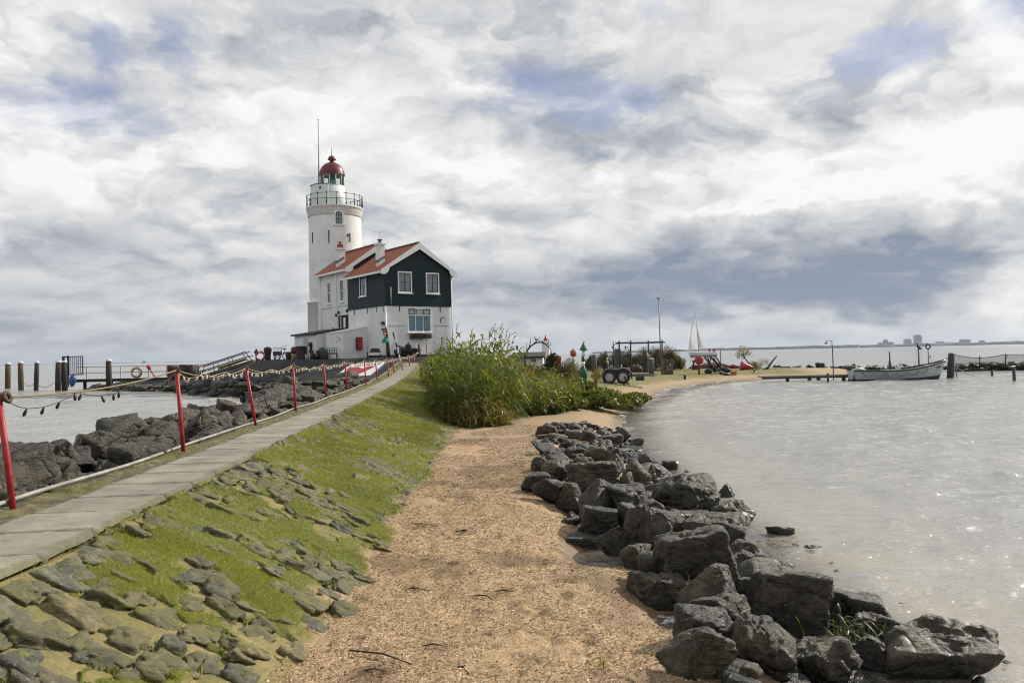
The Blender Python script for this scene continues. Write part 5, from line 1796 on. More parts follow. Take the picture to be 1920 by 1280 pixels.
# carved figure post with red sign and teal skirt of netting
pq = spot(728, 60.3)
kk = 60.3 / FPX
ps = thing('timber_post', 'dark mooring timber with red sign and teal fishing net before the house', 'post', pq)
zz_ = lambda y: at(728, y, Y=60.3).z - pq.z
MB().tube([(.06, 0, -.2), (0, 0, zz_(655)), (-.10, 0, zz_(622)), (-.16, 0, zz_(613))], [.16, .14, .09, .06], 10).build('post', DWOOD, ps)
s_ = MB().box((-.32, -.18, zz_(628)), (-.0, -.14, zz_(618.2))).build('sign', paint("sign red", (.30, .02, .02), .5), ps)
MB().box((-.20, -.19, zz_(621.6)), (-.12, -.182, zz_(619.6))).box((-.25, -.19, zz_(626)), (-.08, -.182, zz_(624))).build('lettering', WHITE, ps)
MB().lathe([(.36, 0), (.30, .12), (.16, .36), (.07, .5)], (-.16, -.02, zz_(642.5)), 14, smooth=False).build('net_skirt', paint("teal net", (.03, .17, .14), .8, .3), ps)
MB().ball((-.36, -.05, zz_(617)), .12, 8, 6, (1.3, .6, .7)).build('gull_figure', paint("slate", (.05, .10, .13), .6), ps)
hb = thing('house_lantern', 'small dark square lantern sign on the house corner above the red sign', 'lantern', hw(-.04, .25, at(723, 606, Y=62.1).z - HZ), PHI)
MB().box((-.20, -.2, -.12), (-.02, .12, .13), bev=.02).build('box', paint("slate blue", (.02, .035, .06), .5), hb); MB().box((-.05, -.06, -.25), (.05, .06, -.121)).build('bracket', WHITE, hb)

be = thing('bench', 'low bench with white seat edge in front of the house', 'bench', spot(702, 60.2), R(4))
MB().box((-.62, -.2, .40), (.52, .2, .47)).build('seat', DWOOD, be); MB().box((-.45, -.23, .31), (.52, -.203, .41)).build('white_edge', WHITE, be)
for x_ in (-.5, .45): MB().box((x_ - .05, -.18, -.1), (x_ + .05, .18, .398)).build('leg', DWOOD, be)
MB().prism([(-.35, .15, .48), (.45, .15, .48), (.34, .15, .74), (-.25, .15, .74)], (0, .06, 0)).build('backrest', paint("bench green", (.012, .03, .03), .5), be)

# planted rowing boat with bird house
bo = thing('planted_boat', 'small green rowing boat filled with plants and figures before the house', 'boat planter', spot(764, 59.6) + Vector((0, 0, .05)), R(3))
hl = MB()
sec = []
for k in range(9):
    t_ = k / 8 * 2 - 1
    w_ = .38 * (1 - abs(t_) ** 2.2) + .03
    sec.append([(t_ * 1.0, -w_, .46 + .10 * t_ * t_), (t_ * .95, -w_ * .7, .12 + .05 * t_ * t_), (t_ * .9, 0, .02 + .06 * t_ * t_), (t_ * .95, w_ * .7, .12 + .05 * t_ * t_), (t_ * 1.0, w_, .46 + .10 * t_ * t_)])
vs = [p for s in sec for p in s]
fs = [(i * 5 + j, (i + 1) * 5 + j, (i + 1) * 5 + j + 1, i * 5 + j + 1) for i in range(8) for j in range(4)]
hl._add(vs, fs, True); hl.build('hull', paint("boat green", (.018, .032, .016), .7, .3), bo)
v, f, r_ = leaf_cloud(500, lambda n: np.stack([rq.uniform(-.8, .8, n), rq.uniform(-.25, .25, n), .46 + np.abs(rq.normal(0, .09, n))], 1), .06, rq)
mesh_np('plants', v, f, DULL, bo, True, {'rnd': r_})
bh = thing('bird_house', 'black bird house with pitched roof standing in the planted boat', 'bird house', spot(766, 59.9) + Vector((0, 0, .55)))
MB().box((-.22, -.16, 0), (.2, .16, .26)).build('body', paint("tarred wood", (.02, .02, .022), .6), bh); MB().prism([(-.32, -.2, .24), (.28, -.2, .26), (0, -.2, .52)], (0, .4, 0)).tube([(0, 0, .5), (0, 0, .62)], .05, 6).build('roof', DARK, bh)
mk = thing('milk_can', 'white milk can with black lid left of the bird house', 'milk can', spot(748.5, 59.4) + Vector((0, 0, .5)))
MB().lathe([(.10, 0), (.12, .2), (.07, .28), (.08, .33)], seg=12).build('can', WHITE, mk); MB().lathe([(.09, .332), (.09, .37), (.02, .38)], seg=12).build('lid', DARK, mk)
rpot = thing('flower_pot', 'round red flower pot with dark rim in the planted boat', 'pot', spot(753.5, 59.6) + Vector((0, 0, .48)))
MB().lathe([(.12, 0), (.2, .14), (.21, .2)], seg=14).build('pot', paint("pot red", (.22, .02, .03), .5), rpot); MB().ball((0, 0, .24), .2, 10, 6, (1, 1, .5)).build('soil', DARK, rpot)
oa = thing('oar', 'red painted oar lying across the planted boat', 'oar', spot(770, 59.3) + Vector((0, 0, .62)))
MB().tube([(-.05, 0, .06), (.55, 0, -.02)], .03, 6).build('shaft', paint("oar dark", (.05, .012, .014), .6), oa); MB().prism([(.5, -.1, 0), (.8, -.1, -.08), (.85, -.1, -.14), (.52, -.1, -.1)], (0, .03, 0)).build('blade', RED, oa)
rs = thing('rusty_post', 'brown rusty post with two white lamps near the end of the rope', 'post', spot(787, 58.0))
MB().tube([(0, 0, -.2), (-.05, 0, 1.0)], [.09, .07], 8).build('post', paint("rust brown", (.10, .05, .03), .9, .4), rs); MB().ball((-.16, -.08, .92), .06, 8, 6).build('lamp', WHITE, rs); MB().ball((-.13, -.1, .3), .07, 8, 6).build('lamp', WHITE, rs)
st2 = thing('guyed_stake', 'thin red stake with guy wires left of the reeds', 'stake', spot(800.5, 59.5))
MB().tube([(0, 0, -.2), (0, 0, at(800, 644, Y=59.5).z - spot(800.5, 59.5).z)], .035, 8).build('stake', paint("stake red", (.24, .025, .035), .5), st2)
for s in (-1, 1): MB().tube([(0, 0, 1.2), (s * .6, 0, .55)], .008, 4).build('guy_wire', DARK, st2)


# ================================================================== JETTY ON THE SEAWARD SIDE
ML_ = ['farthest out', 'second from the far end', 'third from the far end', 'thick one of the touching pair', 'slimmer one of the touching pair', 'standing alone before the white jetty rail']
for i, (px, ty, by, w, Y_) in enumerate(((14, 680.5, 727, 9.2, 89), (39, 678.5, 730, 9.2, 83), (67, 678, 731, 8, 81), (108.5, 677, 732, 10.5, 78), (121, 677, 732, 9.5, 78.4), (203.5, 674.5, 733.5, 10, 75.5))):
    t_ = at(px, ty, Y=Y_); k_ = Y_ / FPX
    o = thing('mooring_post', f"dark mooring post with white cap, {ML_[i]}", 'mooring post', (t_.x, Y_, 0), group='mooring posts off the jetty', rot=(0, R([1, -1, 2.5, 1.5, -.5, 0][i]), 0))
    MB().tube([(0, 0, -1.2), (0, 0, t_.z * .55), (0, 0, t_.z - .10)], [w * k_ * .5, w * k_ * .52, w * k_ * .47], 12).build('pile', paint("pile brown" if i < 2 else "pile dark", (.075, .058, .022) if i < 2 else (.035, .026, .022), .85, .4, 2), o)
    MB().lathe([(w * k_ * .53, t_.z - .16), (w * k_ * .53, t_.z - .03), (w * k_ * .3, t_.z + .06)], seg=12).build('cap', paint("post cap", (.62, .63, .65), .6), o)
cha = thing('chain', 'thin slack chain between the outer mooring posts', 'chain', at(45, 718, Y=82))
pts = [at(x_, y_, Y=Y_) - cha.location for x_, y_, Y_ in ((44, 717, 83), (51, 723.5, 82), (58, 723, 81.5), (64, 719, 81), (72, 723, 80), (82, 726, 79.5), (92, 724, 79), (103, 717, 78.2))]
MB().tube(pts, .022, 5).build('links', DWOOD, cha)
jt = thing('jetty', 'narrow jetty with dark deck and pale steel railing on the seaward side', 'jetty', at(140, 711, Y=80))
J0 = jt.location
zd = at(250, 709, Y=80).z
xa, xb = at(137, 709, Y=80).x, at(385, 709, Y=80).x
MB().box((0, -.1, zd - J0.z - .28), (xb - xa, 1.3, zd - J0.z)).build('deck', DWOOD, jt)
zr = at(230, 686.5, Y=80).z - J0.z
rlj = MB()
for dy in (-.05, 1.25):
    rlj.box((.2, dy - .03, zr - .04), (xb - xa, dy + .03, zr + .04)); rlj.box((.2, dy - .03, (zr + zd - J0.z) / 2 - .04), (xb - xa, dy + .03, (zr + zd - J0.z) / 2 + .04))
rlj.build('rail', paint("pale rail", (.56, .57, .57), .5), jt)
for k, px in enumerate((160, 193, 224, 247, 276, 300, 330, 360)):
    x_ = at(px, 700, Y=80).x - xa
    for dy in ((-.05,) if k % 2 == 0 else (1.25,)):
        MB().box((x_ - .05, dy - .04, zd - J0.z - .35 if dy < 0 else zd - J0.z), (x_ + .05, dy + .04, zr)).build('rail_post', MATS["pale rail"], jt)
for px in (150, 200, 260, 320):
    x_ = at(px, 700, Y=80).x - xa
    MB().tube([(x_, .6, -3.0), (x_, .6, zd - J0.z - .28)], .16, 8).build('pile', DWOOD, jt)
gp = at(119, 704, Y=79.2)
ga = thing('gate', 'tall dark barred metal gate closing off the jetty', 'gate', (gp.x, 79.2, 0))
g0, g1 = at(117, 700, Y=79.2).x - gp.x, at(156, 700, Y=79.2).x - gp.x
zt_, zb_ = at(136, 667.5, Y=79.2).z, at(136, 703, Y=79.2).z
gm = MB()
gm.box((g0 + .62, -.04, zt_ - .09), (g1, .04, zt_)); gm.box((g0 + .62, -.04, zb_), (g1, .04, zb_ + .09))
for k in range(8):
    x_ = g0 + .66 + (g1 - g0 - .7) * k / 7
    gm.box((x_ - .025 - .02 * (k in (0, 7)), -.03, zb_), (x_ + .025 + .02 * (k in (0, 7)), .03, zt_ - .09))
GATE = paint("gate steel", (.03, .055, .065), .5)
gm.build('leaf', GATE, ga); MB().box((g0, -.08, zb_ - 1.2), (g0 + .22, .08, zt_)).box((g0, -.06, zt_ - .12), (g0 + .62, .06, zt_ + .01)).build('gate_post', GATE, ga); MB().box((g0 + .5, -.06, zb_ - 1.2), (g0 + .62, .06, zt_ + .05)).build('hinge_post', GATE, ga)
fd = thing('fender', 'big blue teardrop fender hanging beside the mooring posts', 'fender', at(136, 714, Y=77.6), rot=(0, R(8), 0))
MB().lathe([(.02, -.62), (.2, -.42), (.31, -.1), (.33, .2), (.24, .48), (.08, .58)], seg=16).build('body', BLUE, fd); MB().lathe([(.05, .57), (.07, .72)], seg=8).build('eye', DARK, fd)
lifebuoy('lifebuoy', 'pale orange lifebuoy hanging on the jetty railing', at(256, 698, Y=79.6), .43, (R(90), 0, R(4)), None, paint("faded orange", (.42, .23, .12), .6), paint("faded cream", (.5, .42, .33), .6))
th_ = thing('throw_line', 'leaning red topped rescue throw pole on the jetty railing', 'rescue pole', at(291, 706, Y=79.5))
e1, e2 = at(277, 685, Y=79.5) - th_.location, at(281, 692, Y=79.5) - th_.location
MB().tube([(0, 0, -.1), tuple(e2)], .07, 8).build('shaft', paint("pinkish red", (.42, .10, .12), .5), th_); MB().tube([tuple(e2), tuple(e1)], [.14, .19], 10).build('head', paint("signal red", (.46, .03, .07), .45), th_)
ab = thing('abutment', 'block of dark stacked stone at the landward end of the jetty', 'abutment', (at(345, 700, Y=79).x, 79, 0))
rgk = random.Random(6)
am = MB()
x0_, x1_ = at(318, 700, Y=79).x - ab.location.x, at(372, 700, Y=79).x - ab.location.x
zt_ = at(345, 685.5, Y=79).z
for r_ in range(4):
    x_ = x0_
    while x_ < x1_ - .3:
        w_ = rgk.uniform(.45, .9)
        am.box((x_, -.6 + rgk.uniform(-.06, .06), zt_ * r_ / 4), (min(x_ + w_, x1_) - .02, .8, zt_ * (r_ + 1) / 4 - .02 + (rgk.uniform(-.05, .15) if r_ == 3 else 0)), bev=.05)
        x_ += w_
am.build('stones', ROCK, ab)
gw = thing('gangway', 'sloping gangway with steel handrails leading up to the mound', 'gangway', at(380, 704, Y=80))
q0, q1 = at(368, 706, Y=80) - gw.location, at(474, 674, Y=79) - gw.location
r0_, r1_ = at(372, 688, Y=80) - gw.location, at(461, 659, Y=79) - gw.location
GR = paint("gangway grey", (.20, .22, .23), .5)
dk = MB(); dk.prism([tuple(q0), tuple(q1), tuple(q1 + Vector((0, 0, -.25))), tuple(q0 + Vector((0, 0, -.25)))], (0, 1.2, 0)); dk.build('deck', paint("gangway deck", (.14, .12, .05), .8, .3), gw)
for dy in (0, 1.2):
    v_ = Vector((0, dy, 0))
    MB().tube([tuple(r0_ + v_), tuple(r1_ + v_)], .06, 6).build('handrail', GR, gw)
    m1, m2 = r0_.lerp(q0, .55) + v_, r1_.lerp(q1, .5) + v_
    MB().tube([tuple(m1), tuple(m2)], .05, 6).build('midrail', GR, gw)
    for t_ in (.02, .32, .62, .92): MB().tube([tuple(q0.lerp(q1, t_) + v_), tuple(r0_.lerp(r1_, t_) + v_)], .05, 6).build('rail_post', GR, gw)
yb = thing('yellow_beam', 'yellow stained timber beam lying below the gangway', 'beam', at(430, 682, Y=77.5))
MB().tube([tuple(at(412, 690, Y=78) - yb.location), tuple(at(462, 672.5, Y=77.5) - yb.location)], .14, 6, smooth=False).build('beam', paint("yellow beam", (.20, .16, .035), .8, .3), yb)
MB().box((-.05, -.1, -.6), (.05, 0, 0)).build('bearer', DWOOD, yb)


# ================================================================== THINGS ON THE POINT
def frame_px(px, Y_, zb=None):
    """foot point under a photo column, and a function row -> height above that foot"""
    if Y_ > 300:                                   # a foot row of the photo instead of a distance
        p = on_land(px, Y_, 30)
        Y_ = p.y
    else:
        p = spot(px, Y_)
    if zb is not None: p.z = zb
    return p, (lambda py, Y_=Y_: at(px, py, Y=Y_).z - p.z), Y_ / FPX


# white shed with dark roof
p, zf, k_ = frame_px(988, 693)
ws = thing('boat_shed', 'low white shed with dark flat pitched roof behind the reeds', 'shed', p, R(-4))
MB().box((-27 * k_, 0, -.3), (30 * k_, 3.2, zf(668))).build('wall', LIME, ws)
MB().prism([(-30 * k_, -.25, zf(669.5)), (-29 * k_, -.25, zf(668)), (-27 * k_, 1.6, zf(660)), (32 * k_, 1.6, zf(660)), (34 * k_, -.25, zf(668)), (34 * k_, -.25, zf(669.5))], (0, .15, -.02)).build('roof', paint("roof slate", (.022, .030, .026), .7, .2), ws)
MB().prism([(-29 * k_, -.249, zf(668.4)), (34 * k_, -.249, zf(668.4)), (34 * k_, 1.75, zf(660)), (-28 * k_, 1.75, zf(660))], (0, 0, -.12)).build('roof_slope', MATS["roof slate"], ws)
for x_ in (7, -22):
    w = MB().box((x_ * k_, -.05, zf(678.5)), ((x_ + 11) * k_, -.003, zf(672))).build('window', WHITE, ws)
    MB().box(((x_ + .8) * k_, -.07, zf(678)), ((x_ + 10.2) * k_, -.051, zf(672.6))).build('pane', PANE, w)

# miniature lighthouse
p, zf, k_ = frame_px(1024.5, 697)
ml = thing('model_lighthouse', 'small white model lighthouse with bright red top behind the bushes', 'model lighthouse', p)
MB().lathe([(8.2 * k_, -.2), (8.0 * k_, zf(665)), (7.2 * k_, zf(646)), (8.6 * k_, zf(645)), (8.6 * k_, zf(643.5))], seg=8, smooth=False).build('tower', LIME, ml)
MB().lathe([(3.4 * k_, zf(643.5)), (3.2 * k_, zf(637))], seg=12).build('lantern', WHITE, ml)
MB().lathe([(4.6 * k_, zf(637.4)), (4.0 * k_, zf(635)), (1.6 * k_, zf(632)), (1.0 * k_, zf(630.4)), (1.1 * k_, zf(629)), (.2 * k_, zf(627.6))], seg=14).build('cap', paint("model red", (.46, .03, .03), .4), ml)
rl2 = MB().torus((0, 0, zf(640)), 8.2 * k_, .018, 16, 5)
for k in range(8): rl2.tube([(8.2 * k_ * math.cos(k * .785), 8.2 * k_ * math.sin(k * .785), zf(643.5)), (8.2 * k_ * math.cos(k * .785), 8.2 * k_ * math.sin(k * .785), zf(639.5))], .015, 5)
rl2.build('railing', DARK, ml)

# arch of bare branches
a0_ = on_land(984, 698, 30); BYY = a0_.y
br_ = thing('bare_branch', 'leafless dead branch arching above the bushes', 'branch', a0_)
P_ = lambda x_, y_, d_=0: at(x_, y_, Y=BYY + d_) - a0_
MB().tube([(0, 0, -.2), P_(985, 668), P_(989, 656), P_(996, 648), P_(1005, 642.5), P_(1015, 641.5), P_(1023, 645), P_(1030, 652), P_(1035, 660)], [.10, .085, .07, .055, .05, .045, .04, .035, .02], 7).build('bough', DWOOD, br_)
for ln in ([(987, 660), (988, 650), (987, 642)], [(992, 651), (995, 640), (994, 633)], [(1000, 645), (1007, 637), (1013, 631)], [(1007, 642), (1003, 634), (1002, 629)], [(1013, 641), (1005, 635), (1001, 632)], [(1021, 644), (1018, 640), (1014, 637)], [(1028, 650), (1033, 645), (1033, 640)], [(1024, 646), (1029, 641), (1028, 636)], [(984, 664), (982, 656), (983, 650)]):
    MB().tube([P_(*q, .0) for q in ln], [.04, .028, .012], 6).build('twig', DWOOD, br_)

# buoys
p, zf, k_ = frame_px(1092, 716)
gb = thing('green_buoy', 'tall green buoy with cone topmark, striped spar and round green float', 'buoy', p, rot=(0, R(3.2), 0))
MB().lathe([(3.0 * k_, zf(722)), (7.5 * k_, zf(714)), (9.2 * k_, zf(704)), (8.0 * k_, zf(696)), (4.4 * k_, zf(688)), (3.6 * k_, zf(686))], seg=20).build('float', GREEN, gb)
for y0, y1, mt, nm in ((686, 677.4, WHITE, 'white_band'), (677.4, 668.4, GREEN, 'green_band'), (668.4, 656.5, WHITE, 'white_band')):
    MB().lathe([(3.3 * k_, zf(y0)), (3.1 * k_, zf(y1))], seg=14).build(nm, mt, gb)
MB().lathe([(7.4 * k_, zf(656.6)), (7.4 * k_, zf(655.6)), (1.6 * k_, zf(643)), (.9 * k_, zf(642.4))], seg=18).build('cone', GREEN, gb)
MB().torus((0, 0, zf(640.9)), 1.6 * k_, .5 * k_, 12, 6, Matrix.Rotation(R(90), 4, 'X')).build('lifting_eye', DARK, gb)
p, zf, k_ = frame_px(1076, 708)
rb = thing('red_white_buoy', 'red and white spar with can topmark, left of the green buoy', 'buoy', p)
MB().lathe([(5.8 * k_, zf(667.2)), (5.8 * k_, zf(656.5)), (1 * k_, zf(656))], seg=16).build('topmark', paint("weathered red", (.40, .09, .085), .6, .2), rb)
MB().lathe([(2.8 * k_, zf(677.5)), (2.8 * k_, zf(667.2))], seg=12).build('white_band', WHITE, rb); MB().lathe([(2.8 * k_, -.2), (2.8 * k_, zf(677.5))], seg=12).build('red_band', RED, rb)
MB().torus((0, 0, zf(654.6)), 1.5 * k_, .45 * k_, 12, 6, Matrix.Rotation(R(90), 4, 'X')).build('lifting_eye', DARK, rb)
p, zf, k_ = frame_px(1049, 709)
r2 = thing('short_red_buoy', 'short red can buoy half hidden in the bushes', 'buoy', p)
MB().lathe([(3.4 * k_, -.2), (3.6 * k_, zf(676)), (4.4 * k_, zf(675)), (4.4 * k_, zf(667.5)), (4.0 * k_, zf(667))], seg=16).build('can', RED, r2); MB().lathe([(3.9 * k_, zf(678)), (3.9 * k_, zf(676.6))], seg=16).build('collar', paint("dark red", (.16, .012, .016), .5), r2)

# mooring bollards ashore
for px, ty, by, w, Y_, lb in ((1114.5, 663, 699, 9.5, 46, 'right of the green buoy'), (1222, 671, 700, 10, 55, 'beside the planted frame')):
    p, zf, k_ = frame_px(px, by)
    o = thing('old_pile', f"weathered grey timber pile with pale cap {lb}", 'timber pile', p, group='old timber piles on the grass')
    MB().lathe([(w * .52 * k_, zf(by) - .1), (w * .5 * k_, zf((ty + by) / 2)), (w * .42 * k_, zf(ty + 3))], seg=12).build('pile', paint("grey pile", (.085, .082, .075), .9, .35), o)
    MB().lathe([(w * .47 * k_, zf(ty + 3.2)), (w * .47 * k_, zf(ty + .8)), (w * .2 * k_, zf(ty))], seg=12).build('cap', paint("pale cap", (.42, .43, .42), .7), o)

# timber frame
p, zf, k_ = frame_px(1200, 697)
GY_ = p.y
gf = thing('gantry', 'dark timber gantry of four posts under one long beam', 'frame', p)
dx_ = lambda px, py: (at(px, py, Y=GY_) - p)
for px, t in ((1161, 638.5), (1182.5, 638), (1215.5, 638), (1241.5, 637)):
    MB().tube([dx_(px, 700) + Vector((0, 0, -.1)), dx_(px, t)], [.085, .075], 8).build('post', DWOOD, gf)
MB().tube([dx_(1154, 643.4), dx_(1175, 642.4), dx_(1181, 643), dx_(1214, 642.4), dx_(1230, 641.4), dx_(1247, 641.2)], [.09, .085, .10, .085, .09, .08], 8).build('beam', WOOD, gf)
for px, t, lb in ((1151, 640.5, 'standing alone left of the timber frame'),):
    p2, z2, k2 = frame_px(px, 697.5)
    o = thing('lamp_stake', f"thin dark stake with hanging lantern {lb}", 'stake', p2)
    MB().tube([(0, 0, -.1), (0, 0, z2(t))], [.07, .05], 8).build('stake', DWOOD, o); MB().box((-2.6 * k2, -.1, z2(653)), (.8 * k2, .1, z2(649)), bev=.02).box((0, -.03, z2(647)), (4 * k2, .03, z2(646))).build('lantern', DARK, o)
lb_ = thing('hanging_pot', 'small black pot hanging on a wire from the timber frame', 'pot', at(1172.5, 651, Y=GY_))
MB().lathe([(.06, -.09), (.10, .06), (.105, .09)], seg=12).build('pot', DARK, lb_); MB().tube([(0, 0, .09), (0, 0, .36)], .006, 4).build('wire', DARK, lb_)
p, zf, k_ = frame_px(1238, 696)
vm_ = thing('wind_vane', 'tall thin mast with a wind vane rising above the timber frame', 'wind vane', p)
t_ = at(1234.8, 560, Y=p.y) - p
MB().tube([(.1, 0, -.1), tuple(t_)], [.075, .04], 8).build('mast', paint("mast grey", (.13, .17, .18), .5), vm_)
MB().tube([tuple(t_ + Vector((-.14, 0, .0))), tuple(t_ + Vector((.12, 0, .0)))], .03, 5).prism([t_ + Vector((-.16, 0, .02)), t_ + Vector((-.02, 0, .02)), t_ + Vector((-.06, 0, .13)), t_ + Vector((-.17, 0, .15))], (0, .02, 0)).ball(tuple(t_ + Vector((.11, 0, .06))), .05, 8, 5).build('vane', DARK, vm_)

p, zf, k_ = frame_px(1157, 704)
bd = thing('grey_board', 'upright blue grey board behind the trailer', 'board', p)
MB().box((-3.4 * k_, -.06, -.1), (3.4 * k_, .06, zf(655))).build('board', paint("slate board", (.045, .06, .07), .6, .2), bd); MB().box((-3.6 * k_, -.07, zf(655)), (3.6 * k_, .07, zf(654))).build('cap', LEAD, bd)
p, zf, k_ = frame_px(1139, 697)
fg = thing('figurehead', 'pale carved ornament on a dark stand right of the timber pile', 'ornament', p)
MB().tube([(0, 0, -.1), (0, 0, zf(684))], [.18, .12], 8).build('stand', DWOOD, fg); MB().ball((0, 0, zf(672.5)), 2.2 * k_, 10, 8, (.9, .9, 1.1)).tube([(-.03, 0, zf(675)), (.03, 0, zf(679)), (.12, 0, zf(684))], [.07, .13, .05], 8).build('figure', paint("cream", (.50, .44, .34), .6), fg)
p, zf, k_ = frame_px(1190, 697.5)
wp_ = thing('log_pile', 'heap of sawn logs and driftwood behind the trailer', 'log pile', p)
rgk = random.Random(8)
for r_ in range(4):
    for q in range(7 - r_):
        x_ = (-12 + q * 4.2 + r_ * 2 + rgk.uniform(-.8, .8)) * k_
        z_ = .05 + r_ * .17
        L_ = rgk.uniform(.5, 1.0)
        a_ = rgk.uniform(-.5, .5)
        MB().tube([(x_ - L_ * .5 * math.sin(a_), -.2 - L_ * .3, z_), (x_ + L_ * .5 * math.sin(a_) + .15, .4, z_ + rgk.uniform(0, .1))], rgk.uniform(.07, .11), 8).build('log', paint(f"log tone {rgk.randint(0, 2)}", [(.17, .10, .06), (.24, .18, .12), (.09, .06, .045)][rgk.randint(0, 2)], .9, .3), wp_)
p, zf, k_ = frame_px(1213, 698)
bh2 = thing('bell_hut', 'dark tapered wooden hut with reddish pointed roof at the frame', 'hut', p)
MB().lathe([(8.2 * k_, -.1), (7.2 * k_, zf(672))], seg=4, a0=.78, smooth=False).build('body', paint("tarred dark", (.02, .02, .02), .6), bh2); MB().lathe([(8.6 * k_, zf(672.4)), (7.4 * k_, zf(667)), (.4 * k_, zf(660))], seg=4, a0=.78, smooth=False).build('roof', paint("brown red", (.06, .025, .02), .7), bh2)
p, zf, k_ = frame_px(1250.5, 701.5)
fb2 = thing('planter_frame', 'square timber planter with two tall side posts', 'planter', p)
MB().box((-10 * k_, -.3, -.05), (10 * k_, .35, zf(695)), bev=.02).build('box', WOOD, fb2)
for s in (-1, 1): MB().box((s * 9 * k_ - .09, -.36, -.05), (s * 9 * k_ + .09, -.18, zf(672)), bev=.015).build('post', paint("grey post", (.11, .10, .08), .9, .3), fb2)
v, f, r_ = leaf_cloud(260, lambda n: np.stack([rq.uniform(-9 * k_, 9 * k_, n), rq.uniform(-.25, .3, n), zf(695) + np.abs(rq.normal(0, .06, n))], 1), .06, rq)
mesh_np('plants', v, f, DULL, fb2, True, {'rnd': r_})
p, zf, k_ = frame_px(1284, 711)
s3 = thing('stake_stump', 'small square wooden stump in the grass by the beach', 'stump', p, R(20))
MB().box((-1.9 * k_, -.07, -.1), (1.9 * k_, .07, zf(703.5)), bev=.01).build('stump', DWOOD, s3); MB().box((-2.0 * k_, -.075, zf(703.5)), (2.0 * k_, .075, zf(703))).build('top', WOOD, s3)

# boat trailer
p, zf, k_ = frame_px(1156, 720)
tl = thing('boat_trailer', 'empty twin axle boat trailer with black mudguards on the grass', 'trailer', p, R(-7))
wr = 13.0 * k_


def tyre(par, c, r):
    M_ = Matrix.Translation(c) @ Matrix.Rotation(R(90), 4, 'X')
    w_ = MB().lathe([(r * .62, -.09), (r * .9, -.10), (r, -.06), (r, .06), (r * .9, .10), (r * .62, .09)], seg=28, caps=False, M=M_)
    w_.lathe([(r * .62, .09), (r * .60, -.09)], seg=28, caps=False, M=M_)
    o = w_.build('wheel', RUBBER, par)
    d_ = MB().lathe([(0.0, .075), (r * .22, .085), (r * .5, .05), (r * .62, .075), (r * .63, .05), (r * .63, -.05)], seg=20, caps=False, M=M_)
    d_.build('hubcap', paint("hubcap silver", (.40, .42, .44), .35, .1, metal=.3), o)
    h_ = MB()
    for q in range(7):
        a_ = q * math.pi * 2 / 7
        h_.lathe([(r * .05, .0), (r * .05, .012)], (0, 0, 0), 8, M=M_ @ Matrix.Translation((r * .42 * math.cos(a_), r * .42 * math.sin(a_), .064)))
    h_.build('slots', DARK, o)


for x_ in (-13.2, 12.4):
    for y_ in (-.02, 1.75): tyre(tl, (x_ * k_, y_, wr), wr)
for y_ in (-.14, 1.63):
    pts = [(-16 * 1.0 * k_ - .22, y_, wr * 1.0)]
    pr = [(-27.5 * k_, wr * .9), (-26 * k_, wr * 1.6), (-20 * k_, wr * 2.12), (-12 * k_, wr * 2.25), (0, wr * 2.1), (12 * k_, wr * 2.3), (22 * k_, wr * 2.15), (29 * k_, wr * 1.5), (30 * k_, wr * .8)]
    out = [(a_, y_, b_) for a_, b_ in pr] + [(a_ * .94, y_, b_ - .09) for a_, b_ in reversed(pr)]
    n_ = len(pr)
    m_ = MB()
    for q in range(n_ - 1):
        m_.prism([out[q], out[q + 1], out[2 * n_ - 2 - q], out[2 * n_ - 1 - q]], (0, .26, 0))
    m_.build('mudguard', paint("mudguard black", (.018, .02, .022), .35), tl)
    MB().tube([(a_, y_ - .01, b_ + .01) for a_, b_ in pr[1:-1]], .02, 6).build('guard_edge', STEEL, tl)
ZG = paint("zinc frame", (.13, .14, .16), .5, .15, metal=.4)
MB().box((-48 * k_, .25, wr * 1.05), (73 * k_, .37, wr * 1.35)).build('chassis_beam', ZG, tl); MB().box((-48 * k_, 1.35, wr * 1.05), (73 * k_, 1.47, wr * 1.35)).build('chassis_beam', ZG, tl)
for x_ in (-30, 0, 34, 70): MB().box((x_ * k_ - .05, .372, wr * 1.08), (x_ * k_ + .05, 1.348, wr * 1.3)).build('cross_beam', ZG, tl)
MB().box((-24 * k_, .02, wr * .75), (24 * k_, .2, wr * 1.9), bev=.05).build('dark_panel', paint('panel black', (.012, .013, .014), .5), tl)  # plain dark panel filling the space between and behind the wheels
for x_ in (-13.2, 12.4): MB().tube([(x_ * k_, .1, wr), (x_ * k_, 1.65, wr)], .045, 8).build('axle', DARK, tl)
MB().box((36 * k_, .1, wr * .45), (52 * k_, .5, wr * 1.04), bev=.03).build('jack_box', DARK, tl)
MB().tube([(15 * k_, -.28, wr * 1.1), (20 * k_, -.34, .08), (23 * k_, -.4, .02)], [.06, .06, .07], 8).build('prop_leg', DARK, tl)
MB().box((70 * k_, .2, wr * .95), (76 * k_, .45, wr * 1.6), bev=.02).build('light_board', paint("pale plastic", (.45, .44, .42), .5), tl)
for x_ in (-10, 10): MB().tube([(x_ * k_, .6, wr * 2.0), (x_ * k_, .6, wr * 2.75)], .03, 6).build('guide_post', STEEL, tl)

